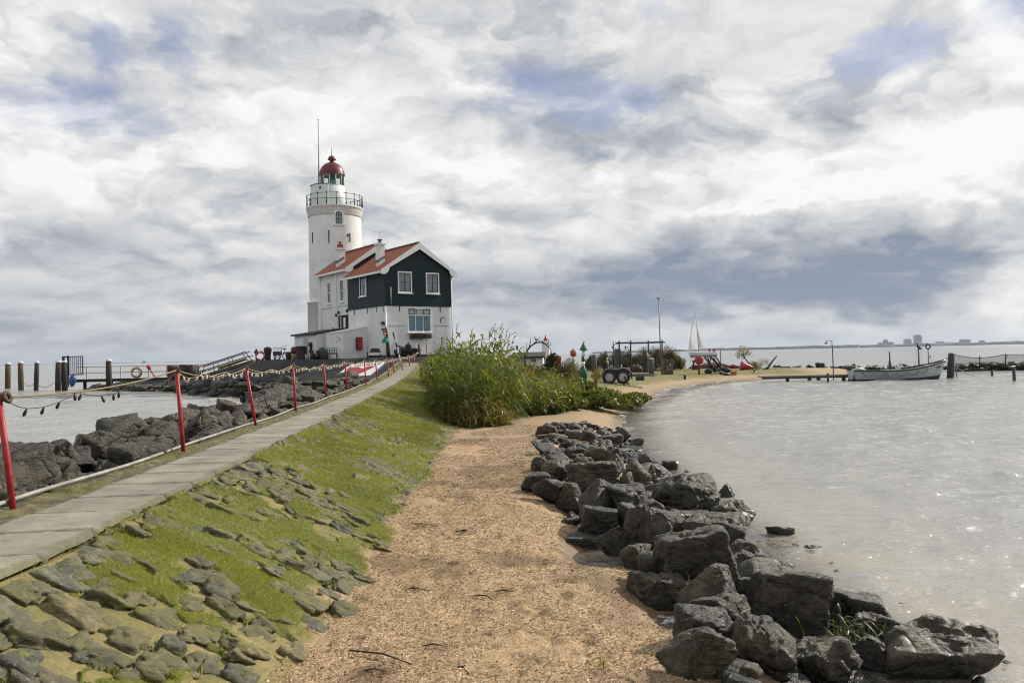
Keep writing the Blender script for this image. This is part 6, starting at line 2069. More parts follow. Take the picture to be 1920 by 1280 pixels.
# red disc on its post, ironwork, rock, boxes
p, zf, k_ = frame_px(1311, 702)
ld = thing('lifebuoy_post', 'round red lifebuoy case on a brown post at the meadow edge', 'lifebuoy post', p)
MB().box((-1.5 * k_, -.06, -.1), (1.5 * k_, .06, zf(675)), bev=.01).build('post', paint("brown post", (.09, .05, .035), .8, .3), ld)
MB().lathe([(8.3 * k_, -.05), (8.3 * k_, .03), (7.0 * k_, .07), (1.8 * k_, .085), (.0, .085)], seg=28, M=Matrix.Translation((0, -.09, zf(675.2))) @ Matrix.Rotation(R(90), 4, 'X')).build('case', paint("lifebuoy red", (.36, .022, .03), .5, .15), ld)
MB().lathe([(2.0 * k_, .09), (1.4 * k_, .12)], seg=12, M=Matrix.Translation((0, -.09, zf(675.2))) @ Matrix.Rotation(R(90), 4, 'X')).build('boss', WOOD, ld)
p, zf, k_ = frame_px(1347, 701)
ih = thing('anchor_heap', 'jumbled heap of old anchors, chain and timbers on the meadow', 'scrap heap', p)
Q = lambda x_, y_, d_=0, Y_=p.y: at(x_, y_, Y=Y_ + d_) - p
for a_, b_, r_ in (((1321, 669), (1336, 689), .10), ((1331, 668), (1350, 686), .11), ((1326, 667), (1333, 686), .07), ((1341, 666), (1352, 684), .07), ((1338, 670), (1344, 680), .06), ((1333, 672), (1328, 690), .06)):
    MB().tube([Q(*a_), Q(*b_)], [r_ * .8, r_], 7).build('timber', DWOOD, ih)
for a_, b_, r_ in (((1330, 690), (1354, 683), .12), ((1345, 684), (1358, 682.5), .08), ((1318, 687), (1332, 686), .07)):
    MB().tube([Q(*a_, .4), Q(*b_, .4)], r_, 7).build('spar', WOOD, ih)
MB().torus(tuple(Q(1340, 693, -.2)), .22, .05, 16, 6, Matrix.Rotation(R(70), 4, 'X')).torus(tuple(Q(1347, 694, -.2)), .2, .05, 16, 6, Matrix.Rotation(R(60), 4, 'X') @ Matrix.Rotation(R(30), 4, 'Y')).build('iron_rings', paint("old iron", (.07, .065, .06), .6, .4), ih)
MB().ball(tuple(Q(1328, 696, .1)), .32, 12, 7, (1.1, .9, .8)).ball(tuple(Q(1362, 694, .7)), .34, 12, 7, (1.3, .9, .7)).ball(tuple(Q(1345, 690, .8)), .42, 12, 7, (1.4, .9, .8)).build('tarred_floats', paint("tarred float", (.025, .025, .026), .7, .4), ih)
rk = put_rock(rock_mesh(777, 'round', 4), tuple(on_land(1361, 703.5, 30) + Vector((0, .3, .14))), (.92, .7, .5), .3, name='garden_rock')
tag(rk, 'rounded greenish grey boulder at the edge of the meadow', 'boulder')
p, zf, k_ = frame_px(1376, 703)
ob = thing('orange_box', 'small orange red box beside the greenish boulder', 'box', p, R(12))
MB().box((-5 * k_, -.15, -.03), (2.6 * k_, .15, zf(696.5)), bev=.02).build('box', paint("orange red", (.40, .09, .05), .6, .2), ob); MB().box((2.4 * k_, -.12, 0), (5.2 * k_, .12, zf(695)), bev=.03).build('float', paint("pale orange", (.48, .20, .09), .6), ob)
p, zf, k_ = frame_px(1300, 691)
rbo = thing('red_boat', 'dark red upturned boat lying before the shore rocks', 'boat', p)
MB().lathe([(.05, -2.2), (.55, -1.5), (.75, 0), (.55, 1.5), (.05, 2.2)], seg=14, M=Matrix.Translation((2.9, 0, .25)) @ Matrix.Rotation(R(90), 4, 'Y') @ Matrix.Scale(.75, 4, (1, 0, 0))).build('hull', paint("oxide red", (.16, .025, .025), .7, .3), rbo); MB().tube([(.7, 0, .83), (5.1, 0, .83)], .04, 6).build('keel', DARK, rbo)
p, zf, k_ = frame_px(1304, 693)
ws2 = thing('winch', 'dark boxy winch with reddish drum behind the lifebuoy post', 'winch', p)
MB().box((-6 * k_, -.3, -.1), (5 * k_, .3, zf(684)), bev=.04).build('body', paint("maroon", (.10, .014, .02), .6), ws2); MB().tube([(-4 * k_, -.2, zf(684)), (-4 * k_, -.2, zf(676))], .10, 6).box((-5 * k_, -.25, zf(679)), (-1 * k_, .1, zf(675))).build('crank', DARK, ws2)
p, zf, k_ = frame_px(1374, 690.5)
rs2 = thing('red_heap', 'low row of dark red floats lying before the shore rocks', 'floats', p)
for x_, r_ in ((-13, .36), (-6, .30), (1, .34), (8, .26), (14, .22)): MB().ball((x_ * k_ * 1.0, 0, r_ * .5), r_, 12, 7, (1.25, .8, .8)).build('float', MATS["oxide red"], rs2)
p, zf, k_ = frame_px(1398, 693.5)
rc = thing('red_cone_buoy', 'big red conical buoy lying on its side on the meadow', 'buoy', p, R(-8))
MB().lathe([(.40, -.5), (.46, -.42), (.44, -.30), (.13, .72), (.06, .78)], seg=20, M=Matrix.Translation((0, 0, .36)) @ Matrix.Rotation(R(102), 4, 'Y')).build('cone', paint("cone red", (.38, .035, .05), .5, .2), rc); MB().tube([(.62, 0, .22), (1.25, 0, .1)], .05, 6).build('spar', WOOD, rc)
p, zf, k_ = frame_px(1414, 698.5)
sk_ = thing('short_stake', 'short stake under the spar of the red cone buoy', 'stake', p)
MB().box((-.05, -.05, -.1), (.05, .05, .24)).build('stake', WOOD, sk_); MB().box((-.12, -.07, .24), (.25, .07, .29)).build('top', WOOD, sk_)
dr1 = thing('driftwood_log', 'leaning weathered driftwood pole at the bushes on the point', 'driftwood', on_land(1437, 692.5, 30))
DY_ = dr1.location.y
e_ = [at(1437, 693, Y=DY_), at(1446, 680, Y=DY_ + .1), at(1456.5, 667, Y=DY_ + .2)]
MB().tube([e - dr1.location for e in e_], [.16, .10, .07], 8).build('pole', paint("driftwood", (.10, .085, .065), .9, .3), dr1); MB().tube([at(1431, 692.5, Y=DY_ - .3) - dr1.location, at(1441, 687, Y=DY_ - .1) - dr1.location], .05, 6).build('branch', MATS["driftwood"], dr1)

# curved lamp post, jetty and boat
p, zf, k_ = frame_px(1562, 66)
lp = thing('lamp_post', 'slender lamp post with a curved arm on the small landing stage', 'lamp post', p)
d_ = lambda x_, y_: at(x_, y_, Y=66) - p
MB().tube([(0, 0, -.6), d_(1561, 655), d_(1559.8, 640)], [.055, .045, .035], 8).tube([d_(1559.8, 640), d_(1558.5, 638.6), d_(1553, 638.2), d_(1549.6, 639.4), d_(1548.8, 642)], [.035, .032, .03, .028, .028], 6).build('pole', paint("lamp brown", (.11, .095, .09), .6), lp)
MB().lathe([(.13, -.1), (.10, 0), (.03, .05)], tuple(d_(1548.8, 642.4)), 10).build('lamp_head', DARK, lp); MB().tube([d_(1561.6, 649), d_(1557.5, 646.5)], .02, 5).build('stay', DARK, lp)
js = at(1440, 706, Y=64)
st_ = thing('landing_stage', 'low dark timber landing stage reaching from the beach to the boat', 'landing stage', (js.x, 64, 0))
xe = at(1606, 706, Y=64).x - js.x
MB().box((-.6, -.35, .36), (xe, .75, .46)).build('deck', paint("stage deck", (.20, .17, .14), .85, .3), st_)
MB().box((-.6, -.37, .22), (xe, -.30, .355)).build('edge_beam', DWOOD, st_)
for px in (1475, 1516, 1533, 1580, 1592, 1598): MB().box((at(px, 700, Y=64).x - js.x - .10, -.3, -1.0), (at(px, 700, Y=64).x - js.x + .10, .0, .355)).build('pile', DWOOD, st_)
for px, ty, by, Y_, w, lb in ((1552, 700, 715, 61.5, 4.2, 'black mooring stake before the landing stage'), (1860, 694, 706.5, 66, 4.6, 'short purplish mooring stake right of the boat'), (1901, 691, 717, 56, 5.6, 'taller purplish mooring stake near the picture edge')):
    t_ = at(px, ty, Y=Y_)
    o = thing('mooring_stake', lb, 'mooring stake', (t_.x, Y_, 0))
    PU = paint("purplish tar", (.030, .024, .046), .6, .2)
    mt_ = DWOOD if px < 1600 else PU
    MB().tube([(0, 0, -.8), (0, 0, t_.z)], w * Y_ / FPX * .5, 10).build('pile', mt_, o); MB().lathe([(w * Y_ / FPX * .55, t_.z - .03), (w * Y_ / FPX * .4, t_.z + .03)], seg=10).build('cap', mt_, o)

BY = 62.0
xs0, xs1 = at(1604, 705, Y=BY).x, at(1785, 700, Y=BY).x
bt = thing('work_boat', 'long grey white open boat with dark gunwale moored at the landing stage', 'boat', ((xs0 + xs1) / 2, BY + .9, 0))
BL = xs1 - xs0
k_ = BY / FPX


def hullsec(t):
    """t 0 stern .. 1 bow: x, half width, keel height, gunwale height"""
    x = (t - .5) * BL
    w = 1.0 * (1 - abs((t - .42) / .60) ** 2.6) if t > .42 else 1.0 * (1 - .35 * ((.42 - t) / .42) ** 2)
    g = .70 + .10 * (1 - t) ** 2 - .02 + .78 * max(0, (t - .35) / .65) ** 2.0
    return x, max(w, .03), -.25 + .18 * max(0, t - .8), g


NS = 17
for nm, lo, hi, mt in (('bottom', 0, .34, paint("antifouling", (.035, .035, .042), .6)), ('hull', .34, 1.0, paint("boat grey", (.42, .455, .47), .45, .12, 2, amt=.2))):
    m_ = MB()
    for sgn in (-1, 1):
        vs, fs = [], []
        for i in range(NS):
            t = i / (NS - 1)
            x, w, kz_, g_ = hullsec(t)
            for j in range(6):
                s = lo + (hi - lo) * j / 5
                z_ = kz_ + (g_ - kz_) * s
                rake = .55 * (t ** 8) * (s - .3) - .18 * ((1 - t) ** 6) * (s - 1) * 0
                vs.append((x * (1 - .05 * (1 - s)) + rake * .0 - (0 if t < .9 else (1 - s) * .45 * (t - .9) / .1), sgn * w * (.35 + .65 * s ** .55), z_))
        for i in range(NS - 1):
            for j in range(5):
                fs.append((i * 6 + j, (i + 1) * 6 + j, (i + 1) * 6 + j + 1, i * 6 + j + 1))
        m_._add(vs, fs, True)
    x, w, kz_, g_ = hullsec(0)
    m_.poly([(x, -w * (.35 + .65 * lo ** .55) if lo else -w * .35, kz_ + (g_ - kz_) * lo), (x, w * (.35 + .65 * lo ** .55), kz_ + (g_ - kz_) * lo), (x, w * (.35 + .65 * hi ** .55), kz_ + (g_ - kz_) * hi), (x, -w * (.35 + .65 * hi ** .55), kz_ + (g_ - kz_) * hi)])
    m_.build(nm, mt, bt)
for sgn in (-1, 1):
    MB().tube([(hullsec(i / 20)[0], sgn * (hullsec(i / 20)[1] + .02), hullsec(i / 20)[3]) for i in range(21)], .06, 6).build('gunwale', DARK, bt)
dkm = MB()
for i in range(16):
    a_, b_ = hullsec(i / 16), hullsec((i + 1) / 16)
    dkm.poly([(a_[0], -a_[1] * .95, a_[3] - .16), (b_[0], -b_[1] * .95, b_[3] - .16), (b_[0], b_[1] * .95, b_[3] - .16), (a_[0], a_[1] * .95, a_[3] - .16)])
dkm.build('deck', paint("boat deck", (.20, .22, .24), .6), bt)
bx_ = lambda px: at(px, 700, Y=BY).x - (xs0 + xs1) / 2
lr = []
for q in range(31):
    px = 1618 + (1742 - 1618) * q / 30
    x = bx_(px); t = x / BL + .5
    hs = hullsec(t)
    z_ = hs[3] - .16 - .30 * abs(math.sin(q / 30 * math.pi * 6)) ** .8 * (1 if q else 0)
    lr.append((x, -hs[1] * .93 - .06, z_))
MB().tube(lr, .016, 5).build('lifeline', DWOOD, bt)
zb_ = lambda px, py: at(px, py, Y=BY).z
MB().tube([(bx_(1679.4), 0, zb_(1680, 700)), (bx_(1679.4), 0, zb_(1679, 677))], .11, 8).tube([(bx_(1679.4), 0, zb_(1679, 677)), (bx_(1679), 0, zb_(1679, 658.5))], .05, 8).build('mast', paint("mast purple", (.04, .03, .06), .5), bt)
MB().box((bx_(1665), -.5, zb_(1680, 700)), (bx_(1690), .5, zb_(1680, 693)), bev=.05).build('engine_cover', paint("cover grey", (.30, .33, .36), .6), bt)
MB().box((bx_(1691), -.22, zb_(1693, 697)), (bx_(1698), .22, zb_(1693, 688)), bev=.04).ball((bx_(1695), 0, zb_(1695, 687.4)), .12, 8, 6).build('console', paint("console white", (.55, .57, .58), .4), bt)
MB().prism([(bx_(1622), -.3, zb_(1622, 690.5)), (bx_(1627), -.3, zb_(1627, 689.5)), (bx_(1633), -.3, zb_(1633, 694.6)), (bx_(1628), -.3, zb_(1628, 696))], (0, .6, 0)).build('outboard_cover', WHITE, bt)
MB().tube([(bx_(1602), -.4, zb_(1602, 694)), (bx_(1614), -.4, zb_(1614, 690.5)), (bx_(1625), -.4, zb_(1625, 692.6))], .06, 6).build('tiller', WHITE, bt)
MB().ball((bx_(1750), 0, zb_(1750, 687)), .26, 10, 7, (1.2, .8, .6)).build('rope_coil', paint("pale canvas", (.35, .34, .25), .8), bt)
MB().tube([(bx_(1759.5), 0, zb_(1759, 686)), (bx_(1757.5), 0, zb_(1757, 663.5))], .025, 6).build('flagstaff', WHITE, bt)
MB().prism([(bx_(1757.4), 0, zb_(1757, 664)), (bx_(1752), .0, zb_(1752, 671.5)), (bx_(1753), .05, zb_(1753, 672.4)), (bx_(1758.4), 0, zb_(1758, 671))], (0, .015, 0)).build('flag', paint("flag cloth", (.45, .46, .52), .8), bt)
tx = MB()
for q, (x0_, w_) in enumerate(((1763.5, 1.0), (1765.5, 1.8), (1768.2, 1.8), (1770.8, 1.8))):
    xx = bx_(x0_); tt = (xx / BL + .5); hs = hullsec(tt)
    z_ = hs[3] - .38
    tx.box((xx, -hs[1] * .86 - .08, z_), (xx + w_ * k_ * .8, -hs[1] * .80 - .04, z_ + .02)); tx.box((xx, -hs[1] * .86 - .08, z_ + .02), (xx + .025, -hs[1] * .80 - .04, z_ + .13))
    if q: tx.box((xx, -hs[1] * .86 - .08, z_ + .13), (xx + w_ * k_ * .8, -hs[1] * .80 - .04, z_ + .15))
tx.build('lettering', LEAD, bt)

# stem post and net fence on the breakwater
FY = 78
pn = at(1783, 680, Y=63.5)
tb = thing('leaning_pile', 'thick leaning purplish pile behind the bow of the boat', 'pile', (pn.x, 63.5, 0))
MB().tube([(-.15, 0, -.5), (.0, 0, at(1779, 681, Y=63.5).z), tuple(at(1784.5, 662, Y=63.5) - tb.location)], [.26, .25, .24], 10).build('pile', PU, tb); MB().torus(tuple(at(1777, 676, Y=63.4) - tb.location), .22, .03, 14, 6, Matrix.Rotation(R(90), 4, 'X')).build('mooring_ring', LEAD, tb)


def net_mat():
    m, T = new_mat("fishing net")
    uv = T.n('ShaderNodeTexCoord').outputs['Object']
    s = T.n('ShaderNodeSeparateXYZ', {0: uv})
    a = T.m('FRACT', T.mul(T.add(s.outputs[0], s.outputs[2]), 9.0)); b = T.m('FRACT', T.mul(T.sub(s.outputs[0], s.outputs[2]), 9.0))
    k = T.m('MAXIMUM', T.m('LESS_THAN', a, 0.24), T.m('LESS_THAN', b, 0.24))
    finish(m, T, (.10, .095, .075), .9, alpha=k)
    return m


NET = net_mat()
nf = thing('net_fence', 'dark fishing net hung between stakes along the breakwater', 'net fence', at(1788, 685, Y=FY))
def top_y(px): return 664 + 6.5 * math.sin(min(1, (px - 1788) / 95) * math.pi) ** .8 if px < 1883 else 664.5
vs, fs = [], []
nn = 40
for i in range(nn + 1):
    px = 1788 + (1945 - 1788) * i / nn
    for j in range(5):
        py = top_y(px) + (683 - top_y(px)) * j / 4
        vs.append(tuple(at(px, py, Y=FY + .15 * math.sin(i * .7 + j)) - nf.location))
for i in range(nn):
    for j in range(4): fs.append((i * 5 + j, (i + 1) * 5 + j, (i + 1) * 5 + j + 1, i * 5 + j + 1))
nm_ = MB(); nm_._add(vs, fs, True); nm_.build('net', NET, nf)
MB().tube([tuple(at(1788 + 157 * i / nn, top_y(1788 + 157 * i / nn), Y=FY) - nf.location) for i in range(nn + 1)], .035, 5).build('head_rope', DWOOD, nf)
for px, ty in ((1837, 668), (1885, 664), (1925, 666)): MB().tube([tuple(at(px, 690, Y=FY + .1) - nf.location), tuple(at(px, ty - 1, Y=FY + .1) - nf.location)], .05, 6).build('stake', DWOOD, nf)
MB().tube([tuple(at(1890, 664, Y=FY) - nf.location), tuple(at(1884, 678, Y=FY) - nf.location)], .03, 5).build('brace', DWOOD, nf)
bl_ = thing('mooring_line', 'slack mooring line running from the breakwater into the water', 'rope', at(1798, 692, Y=68))
MB().tube([at(x_, y_, Y=Y_) - bl_.location for x_, y_, Y_ in ((1796, 690, 66), (1812, 699, 66), (1830, 706, 65.5), (1850, 711.5, 64.5))], .03, 5).build('line', ROPE, bl_)
MB().ball(tuple(at(1796, 689.5, Y=66) - bl_.location), .06, 6, 5).build('knot', DWOOD, bl_)
for px, lb in ((1788.5, 'thin pale stake in the water, nearer the bow of the boat'), (1793.5, 'thin pale stake in the water, farther from the bow of the boat')):
    lg_ = thing('thin_stake', lb, 'stake', (at(px, 700, Y=65).x, 65, 0), group='thin stakes by the bow')
    MB().tube([at(px, 712, Y=64.4) - lg_.location, at(px + .3, 678, Y=64.4) - lg_.location], .04, 6).build('stake', paint("pale stake", (.25, .23, .2), .8), lg_)
# bird on its pole and ring on its pole out on the lake
t_ = at(1722, 652, Y=100)
cp_ = thing('bird_pole', 'thin pole in the lake behind the breakwater, a bird on top', 'pole', (t_.x, 100, 0))
MB().tube([(0, 0, -1), (0, 0, t_.z - .1)], .10, 8).build('pole', LEAD, cp_); MB().lathe([(.11, t_.z - .1), (.06, t_.z - .02)], seg=8).build('cap', DARK, cp_)
cm = thing('cormorant', 'black cormorant perched on the thin pole in the lake', 'bird', (t_.x, 100, t_.z))
MB().tube([(.30, 0, -.22), (.10, 0, -.02), (-.04, 0, .16), (-.12, 0, .36), (-.08, 0, .48), (-.13, 0, .56), (-.22, 0, .55), (-.36, 0, .53)], [.04, .12, .17, .10, .06, .07, .05, .012], 10).build('body', DARK, cm)
MB().prism([(.02, -.14, .14), (.32, -.2, -.06), (.42, -.16, -.18), (.1, -.14, -.06)], (0, .03, 0)).build('wing', DARK, cm)
t_ = at(1740, 649.5, Y=98)
rp2 = thing('ring_pole', 'thin pole in the lake carrying a dark ring', 'pole', (t_.x, 98, 0))
MB().tube([(0, 0, -1), (0, 0, t_.z - .25)], .06, 8).build('pole', LEAD, rp2); MB().torus((0, 0, t_.z), .27, .085, 20, 8, Matrix.Rotation(R(90), 4, 'X')).build('ring', paint("ring blue", (.03, .035, .06), .5), rp2)
p = at(1351, 657, Y=90)
sp2 = thing('lake_stake', 'thin dark stake standing in the lake right of the sailing boat', 'stake', (p.x, 90, 0))
MB().tube([(0, 0, -1), (0, 0, p.z)], .06, 6).build('stake', LEAD, sp2); MB().lathe([(.07, p.z - .05), (.03, p.z + .03)], seg=6).build('cap', DARK, sp2)

# sailing yacht
SY_ = 330.0
sb0 = at(1318, 667, Y=SY_)
ks = SY_ / FPX
sy_ = thing('sailing_boat', 'white sailing yacht under mainsail and jib out on the lake', 'sailing boat', (sb0.x, SY_, 0))
S = lambda x_, y_: at(x_, y_, Y=SY_) - sy_.location
hl = MB()
z0_, zd_ = -.2, S(1318, 661.3).z
prof_t = [0, .08, .2, .4, .6, .8, 1.0]
xa, xb = S(1291, 660).x, S(1343.5, 660).x
vs, fs = [], []
for t in prof_t:
    x = xa + (xb - xa) * t
    w = 1.7 * (1 - (1 - min(t / .55, 1)) ** 2.2) * (1 if t < .7 else 1 - .25 * (t - .7) / .3) + .03
    sh = (1 - t) * 3.0 * ks * 4.5 * .0
    for s, zz in ((-1, zd_), (-.72, z0_), (.72, z0_), (1, zd_)):
        vs.append((x + (0 if zz == zd_ else (xb - xa) * .06 * (1 - t) - .3 * t), s * w, zz + (.22 * (1 - t) if zz == zd_ else 0)))
for i in range(len(prof_t) - 1):
    for j in range(3): fs.append((i * 4 + j, (i + 1) * 4 + j, (i + 1) * 4 + j + 1, i * 4 + j + 1))
    fs.append((i * 4 + 3, (i + 1) * 4 + 3, (i + 1) * 4, i * 4))
fs.append((24, 25, 26, 27))
hl._add(vs, fs); hl.build('hull', paint("yacht white", (.62, .66, .66), .35, .05, amt=.05), sy_)
MB().prism([S(1293.5, 666.4), S(1342, 665.2), S(1342, 667.4), S(1294.5, 668.6)], (0, -1.45, 0)).build('boot_stripe', LEAD, sy_)
MB().box((S(1308, 660).x, -1.0, zd_ + .02), (S(1330, 660).x, 1.0, zd_ + .36), bev=.1).build('cabin', WHITE, sy_)
mt0, mt1 = S(1310.5, 660), S(1304.2, 586.5)
MB().tube([mt0, mt1], [.12, .08], 6).build('mast', LEAD, sy_)
MB().tube([S(1311, 653.5), S(1326.5, 653)], .10, 6).build('boom', LEAD, sy_)


def sail(name, ptsL, ptsR, belly):
    vs, fs = [], []
    n = len(ptsL); m = 7
    for i in range(n):
        for j in range(m):
            t = j / (m - 1)
            p = ptsL[i].lerp(ptsR[i], t)
            p = p + Vector((0, belly * math.sin(math.pi * t) * math.sin(math.pi * (i + .3) / n), 0))
            vs.append(p)
    for i in range(n - 1):
        for j in range(m - 1): fs.append((i * m + j, (i + 1) * m + j, (i + 1) * m + j + 1, i * m + j + 1))
    q = MB(); q._add(vs, fs, True)
    sm_, T_ = new_mat(name + " cloth")
    d_ = T_.n('ShaderNodeBsdfDiffuse', {0: (.66, .66, .66, 1)}); tr_ = T_.n('ShaderNodeBsdfTranslucent', {0: (.62, .61, .60, 1)})
    T_.n('ShaderNodeOutputMaterial', {0: T_.n('ShaderNodeMixShader', {0: .45, 1: d_.outputs[0], 2: tr_.outputs[0]})})
    return q.build(name, sm_, sy_)


sail('jib', [S(1291, 658), S(1291.5, 650), S(1293, 638), S(1296, 622), S(1298.5, 612), S(1302, 598), S(1304, 589)], [S(1307, 653.5), S(1304.5, 645), S(1300, 631), S(1297.6, 617), S(1298.8, 610), S(1302.2, 597), S(1304.2, 588)], 1.6)
sail('mainsail', [S(1310.4, 652.6), S(1309.3, 640), S(1308.2, 628), S(1307, 614), S(1305.8, 602), S(1304.6, 590)], [S(1326.5, 652), S(1321, 640), S(1315, 626), S(1310.2, 612), S(1306.8, 601), S(1304.8, 590)], 1.4)
cr_ = MB().tube([S(1330, 660) , S(1330, 655)], [.42, .22], 8).ball(tuple(S(1330, 653.8)), .24, 8, 6)
pc = thing('person', 'person in dark clothes sitting in the cockpit of the sailing yacht', 'person', sy_.location)
cr_.build('body', paint("dark clothes", (.03, .035, .06), .8), pc)
fl_ = MB().prism([S(1336, 660), S(1341.5, 659.5), S(1341, 653), S(1337, 653.5)], (0, .05, 0)).build('ensign', paint("ensign red", (.33, .05, .09), .7), sy_)

# ------------------------------------------------------------------ far shore and the town
FARY = 5200.0


def shore_mesh(name, x0, x1, hfun, Y_, depth, mat, seed):
    n = int((x1 - x0) / 14)
    xs = np.linspace(x0, x1, n)
    hh_ = hfun(xs) * (0.72 + 0.5 * (fbm2(xs / 90, xs * 0, seed, 4) + .3)) + 3.0 * np.abs(fbm2(xs / 25, xs * 0, seed + 3, 3))
    vs, fs = [], []
    for r_, (dy, kz_) in enumerate(((0, 0), (6, .75), (30, 1.0), (depth, .9), (depth + 40, 0))):
        vs.append(np.stack([xs, np.full(n, Y_ + dy) + 12 * fbm2(xs / 60, xs * 0 + r_, seed + 8, 3), np.maximum(hh_ * kz_, -1 if kz_ == 0 else .5) - (1.0 if kz_ == 0 else 0)], 1))
    v = np.concatenate(vs)
    f = np.concatenate([np.stack([np.arange(n - 1) + r_ * n, np.arange(1, n) + r_ * n, np.arange(1, n) + (r_ + 1) * n, np.arange(n - 1) + (r_ + 1) * n], 1) for r_ in range(4)])
    return mesh_np(name, v, f, mat)


FAR = paint("far wooded shore", (.040, .050, .038), .95, .3, .01)
xl, xr = at(1120, 650, Y=FARY).x, at(2010, 645, Y=FARY).x
tag(shore_mesh('wooded_shore', xl, xr, lambda x: 8 + 11 * sstep(x, xl, xl + (xr - xl) * .45), FARY, 300, FAR, 5), kind='structure')
xl2, xr2 = at(-120, 690, Y=9000).x, at(640, 672, Y=9000).x
tag(shore_mesh('low_shore', xl2, xr2, lambda x: 3 + 0 * x, 9000, 300, FAR, 15), kind='structure')
CITY = [(1653, 642, 6, 'low block at the near end of the skyline'), (1662.5, 636.5, 5, 'slim tower left of the skyline gap'), (1672, 641, 8, 'squat block beside the slim tower'), (1704, 635.3, 10, 'broad stepped block just left of the tallest tower'),
        (1723, 627.5, 10.5, 'tallest broad tower of the skyline'), (1807, 635.8, 6.5, 'wider of the two twin towers'), (1817.5, 635.8, 4.5, 'narrower of the two twin towers'), (1844, 637.5, 5, 'small lone block near the end of the skyline'), (1765, 640, 14, 'long low block right of the tallest tower')]
CT = paint("far facade", (.15, .16, .18), .7, .1, .02)
for px, ty, w, lb in CITY:
    Yc = FARY + 420
    t_ = at(px, ty, Y=Yc); k_ = Yc / FPX
    o = thing('city_tower' if w < 12 and ty < 638 else 'city_block', f"grey far off {lb}", 'building', (t_.x, Yc, 0), group='buildings of the far skyline')
    hw_ = w * k_ / 2
    b_ = MB().box((-hw_, 0, -1), (hw_, 40, t_.z - 4))
    b_.build('wall', CT, o)
    rf_ = MB().box((-hw_ * .7, 5, t_.z - 4), (hw_ * .6, 35, t_.z))
    if px == 1704: rf_.box((hw_ * .3, 5, t_.z - 4), (hw_ * 1.3, 30, t_.z - 3)).box((-hw_ * 1.25, 4, -1), (-hw_ * 1.003, 30, t_.z - 22))
    rf_.build('roof', CT, o)
sl = at(1609, 648, Y=3000)
fs_ = thing('far_sail', 'tiny white sail far out before the wooded shore', 'sailing boat', (sl.x, 3000, 0))
MB().prism([(-3, 0, 1.5), (5, 0, 1.5), (2, 0, 9)], (0, .3, 0)).build('sail', WHITE, fs_); MB().box((-5, -1, -.3), (5, 1, 1.2)).build('hull', WHITE, fs_)
sh = at(1, 1, Y=1)
fr_ = at(269, 678.5, Y=4200)
fz = thing('far_ship', 'faint dark vessel on the horizon above the jetty lifebuoy', 'ship', (fr_.x, 4200, 0))
MB().prism([(-11, 0, .0), (10, 0, 0), (12, 0, 5), (-12, 0, 4)], (0, 8, 0)).build('hull', LEAD, fz); MB().box((-3, 1, 4.5), (7, 6, 11)).build('deckhouse', LEAD, fz)


# ================================================================== PLANTS
REED = leaf_mat('reed leaves', [(0.05, (.030, .050, .008)), (0.35, (.095, .135, .018)), (0.62, (.17, .21, .034)), (0.84, (.28, .28, .06)), (0.98, (.42, .38, .16))], .52, .42)
REEDY = leaf_mat('yellowing reed leaves', [(0.05, (.06, .065, .012)), (0.4, (.15, .14, .025)), (0.75, (.28, .21, .05)), (0.97, (.42, .34, .16))], .42, .4)
OLIVE = leaf_mat('olive leaves', [(0.05, (.032, .036, .008)), (0.45, (.085, .086, .015)), (0.8, (.155, .130, .026)), (0.97, (.25, .19, .06))], .35, .5)
BRAMBLE = leaf_mat('bramble leaves', [(0.05, (.026, .040, .008)), (0.4, (.085, .105, .016)), (0.75, (.165, .19, .028)), (0.97, (.28, .27, .06))], .42, .42)
PALE = leaf_mat('pale leaves', [(0.1, (.12, .13, .07)), (0.5, (.26, .28, .17)), (0.95, (.42, .44, .33))], .4, .5)
HEDGE = leaf_mat('hedge leaves', [(0.05, (.020, .024, .008)), (0.5, (.050, .052, .016)), (0.85, (.095, .080, .026)), (0.97, (.17, .13, .05))], .35, .5)
GRASS = leaf_mat('turf blades', [(0.05, (.09, .10, .012)), (0.4, (.225, .245, .016)), (0.75, (.38, .37, .03)), (0.97, (.54, .46, .11))], .35, .5)
STALK = paint("reed stalk", (.20, .17, .06), .7, .3)
PLUME = leaf_mat('reed plumes', [(0.1, (.10, .065, .03)), (0.5, (.19, .13, .07)), (0.95, (.32, .25, .15))], .35, .8)


def ribbons(base, dirs, length, width, droop, seg, rngq):
    """Curved tapering leaves as strips: base (n,3), dirs (n,3) unit, droop per leaf."""
    n = len(base)
    side = np.cross(dirs, np.array([0, 0, 1.0]) + rngq.normal(0, .35, (n, 3)))
    side /= np.linalg.norm(side, axis=1)[:, None] + 1e-9
    L = np.asarray(length)[:, None]; Wd = np.asarray(width)[:, None]; D = np.asarray(droop)[:, None]
    rows_ = []
    for k in range(seg + 1):
        t = k / seg
        c = base + dirs * L * t + np.array([0, 0, -1.0]) * D * L * t * t
        w = Wd * (1 - t) ** .7 * (0.55 + 0.45 * min(1, t * 4)) + .001
        rows_ += [c - side * w * .5, c + side * w * .5]
    v = np.stack(rows_, 1)                      # n, 2(seg+1), 3
    m = 2 * (seg + 1)
    q = np.array([[2 * k, 2 * k + 1, 2 * k + 3, 2 * k + 2] for k in range(seg)])
    f = (np.arange(n)[:, None, None] * m + q[None]).reshape(-1, 4)
    return v.reshape(-1, 3), f, m


def unit(a): return a / (np.linalg.norm(a, axis=1)[:, None] + 1e-9)


WIND = np.array([0.35, 0.05, 0.0])


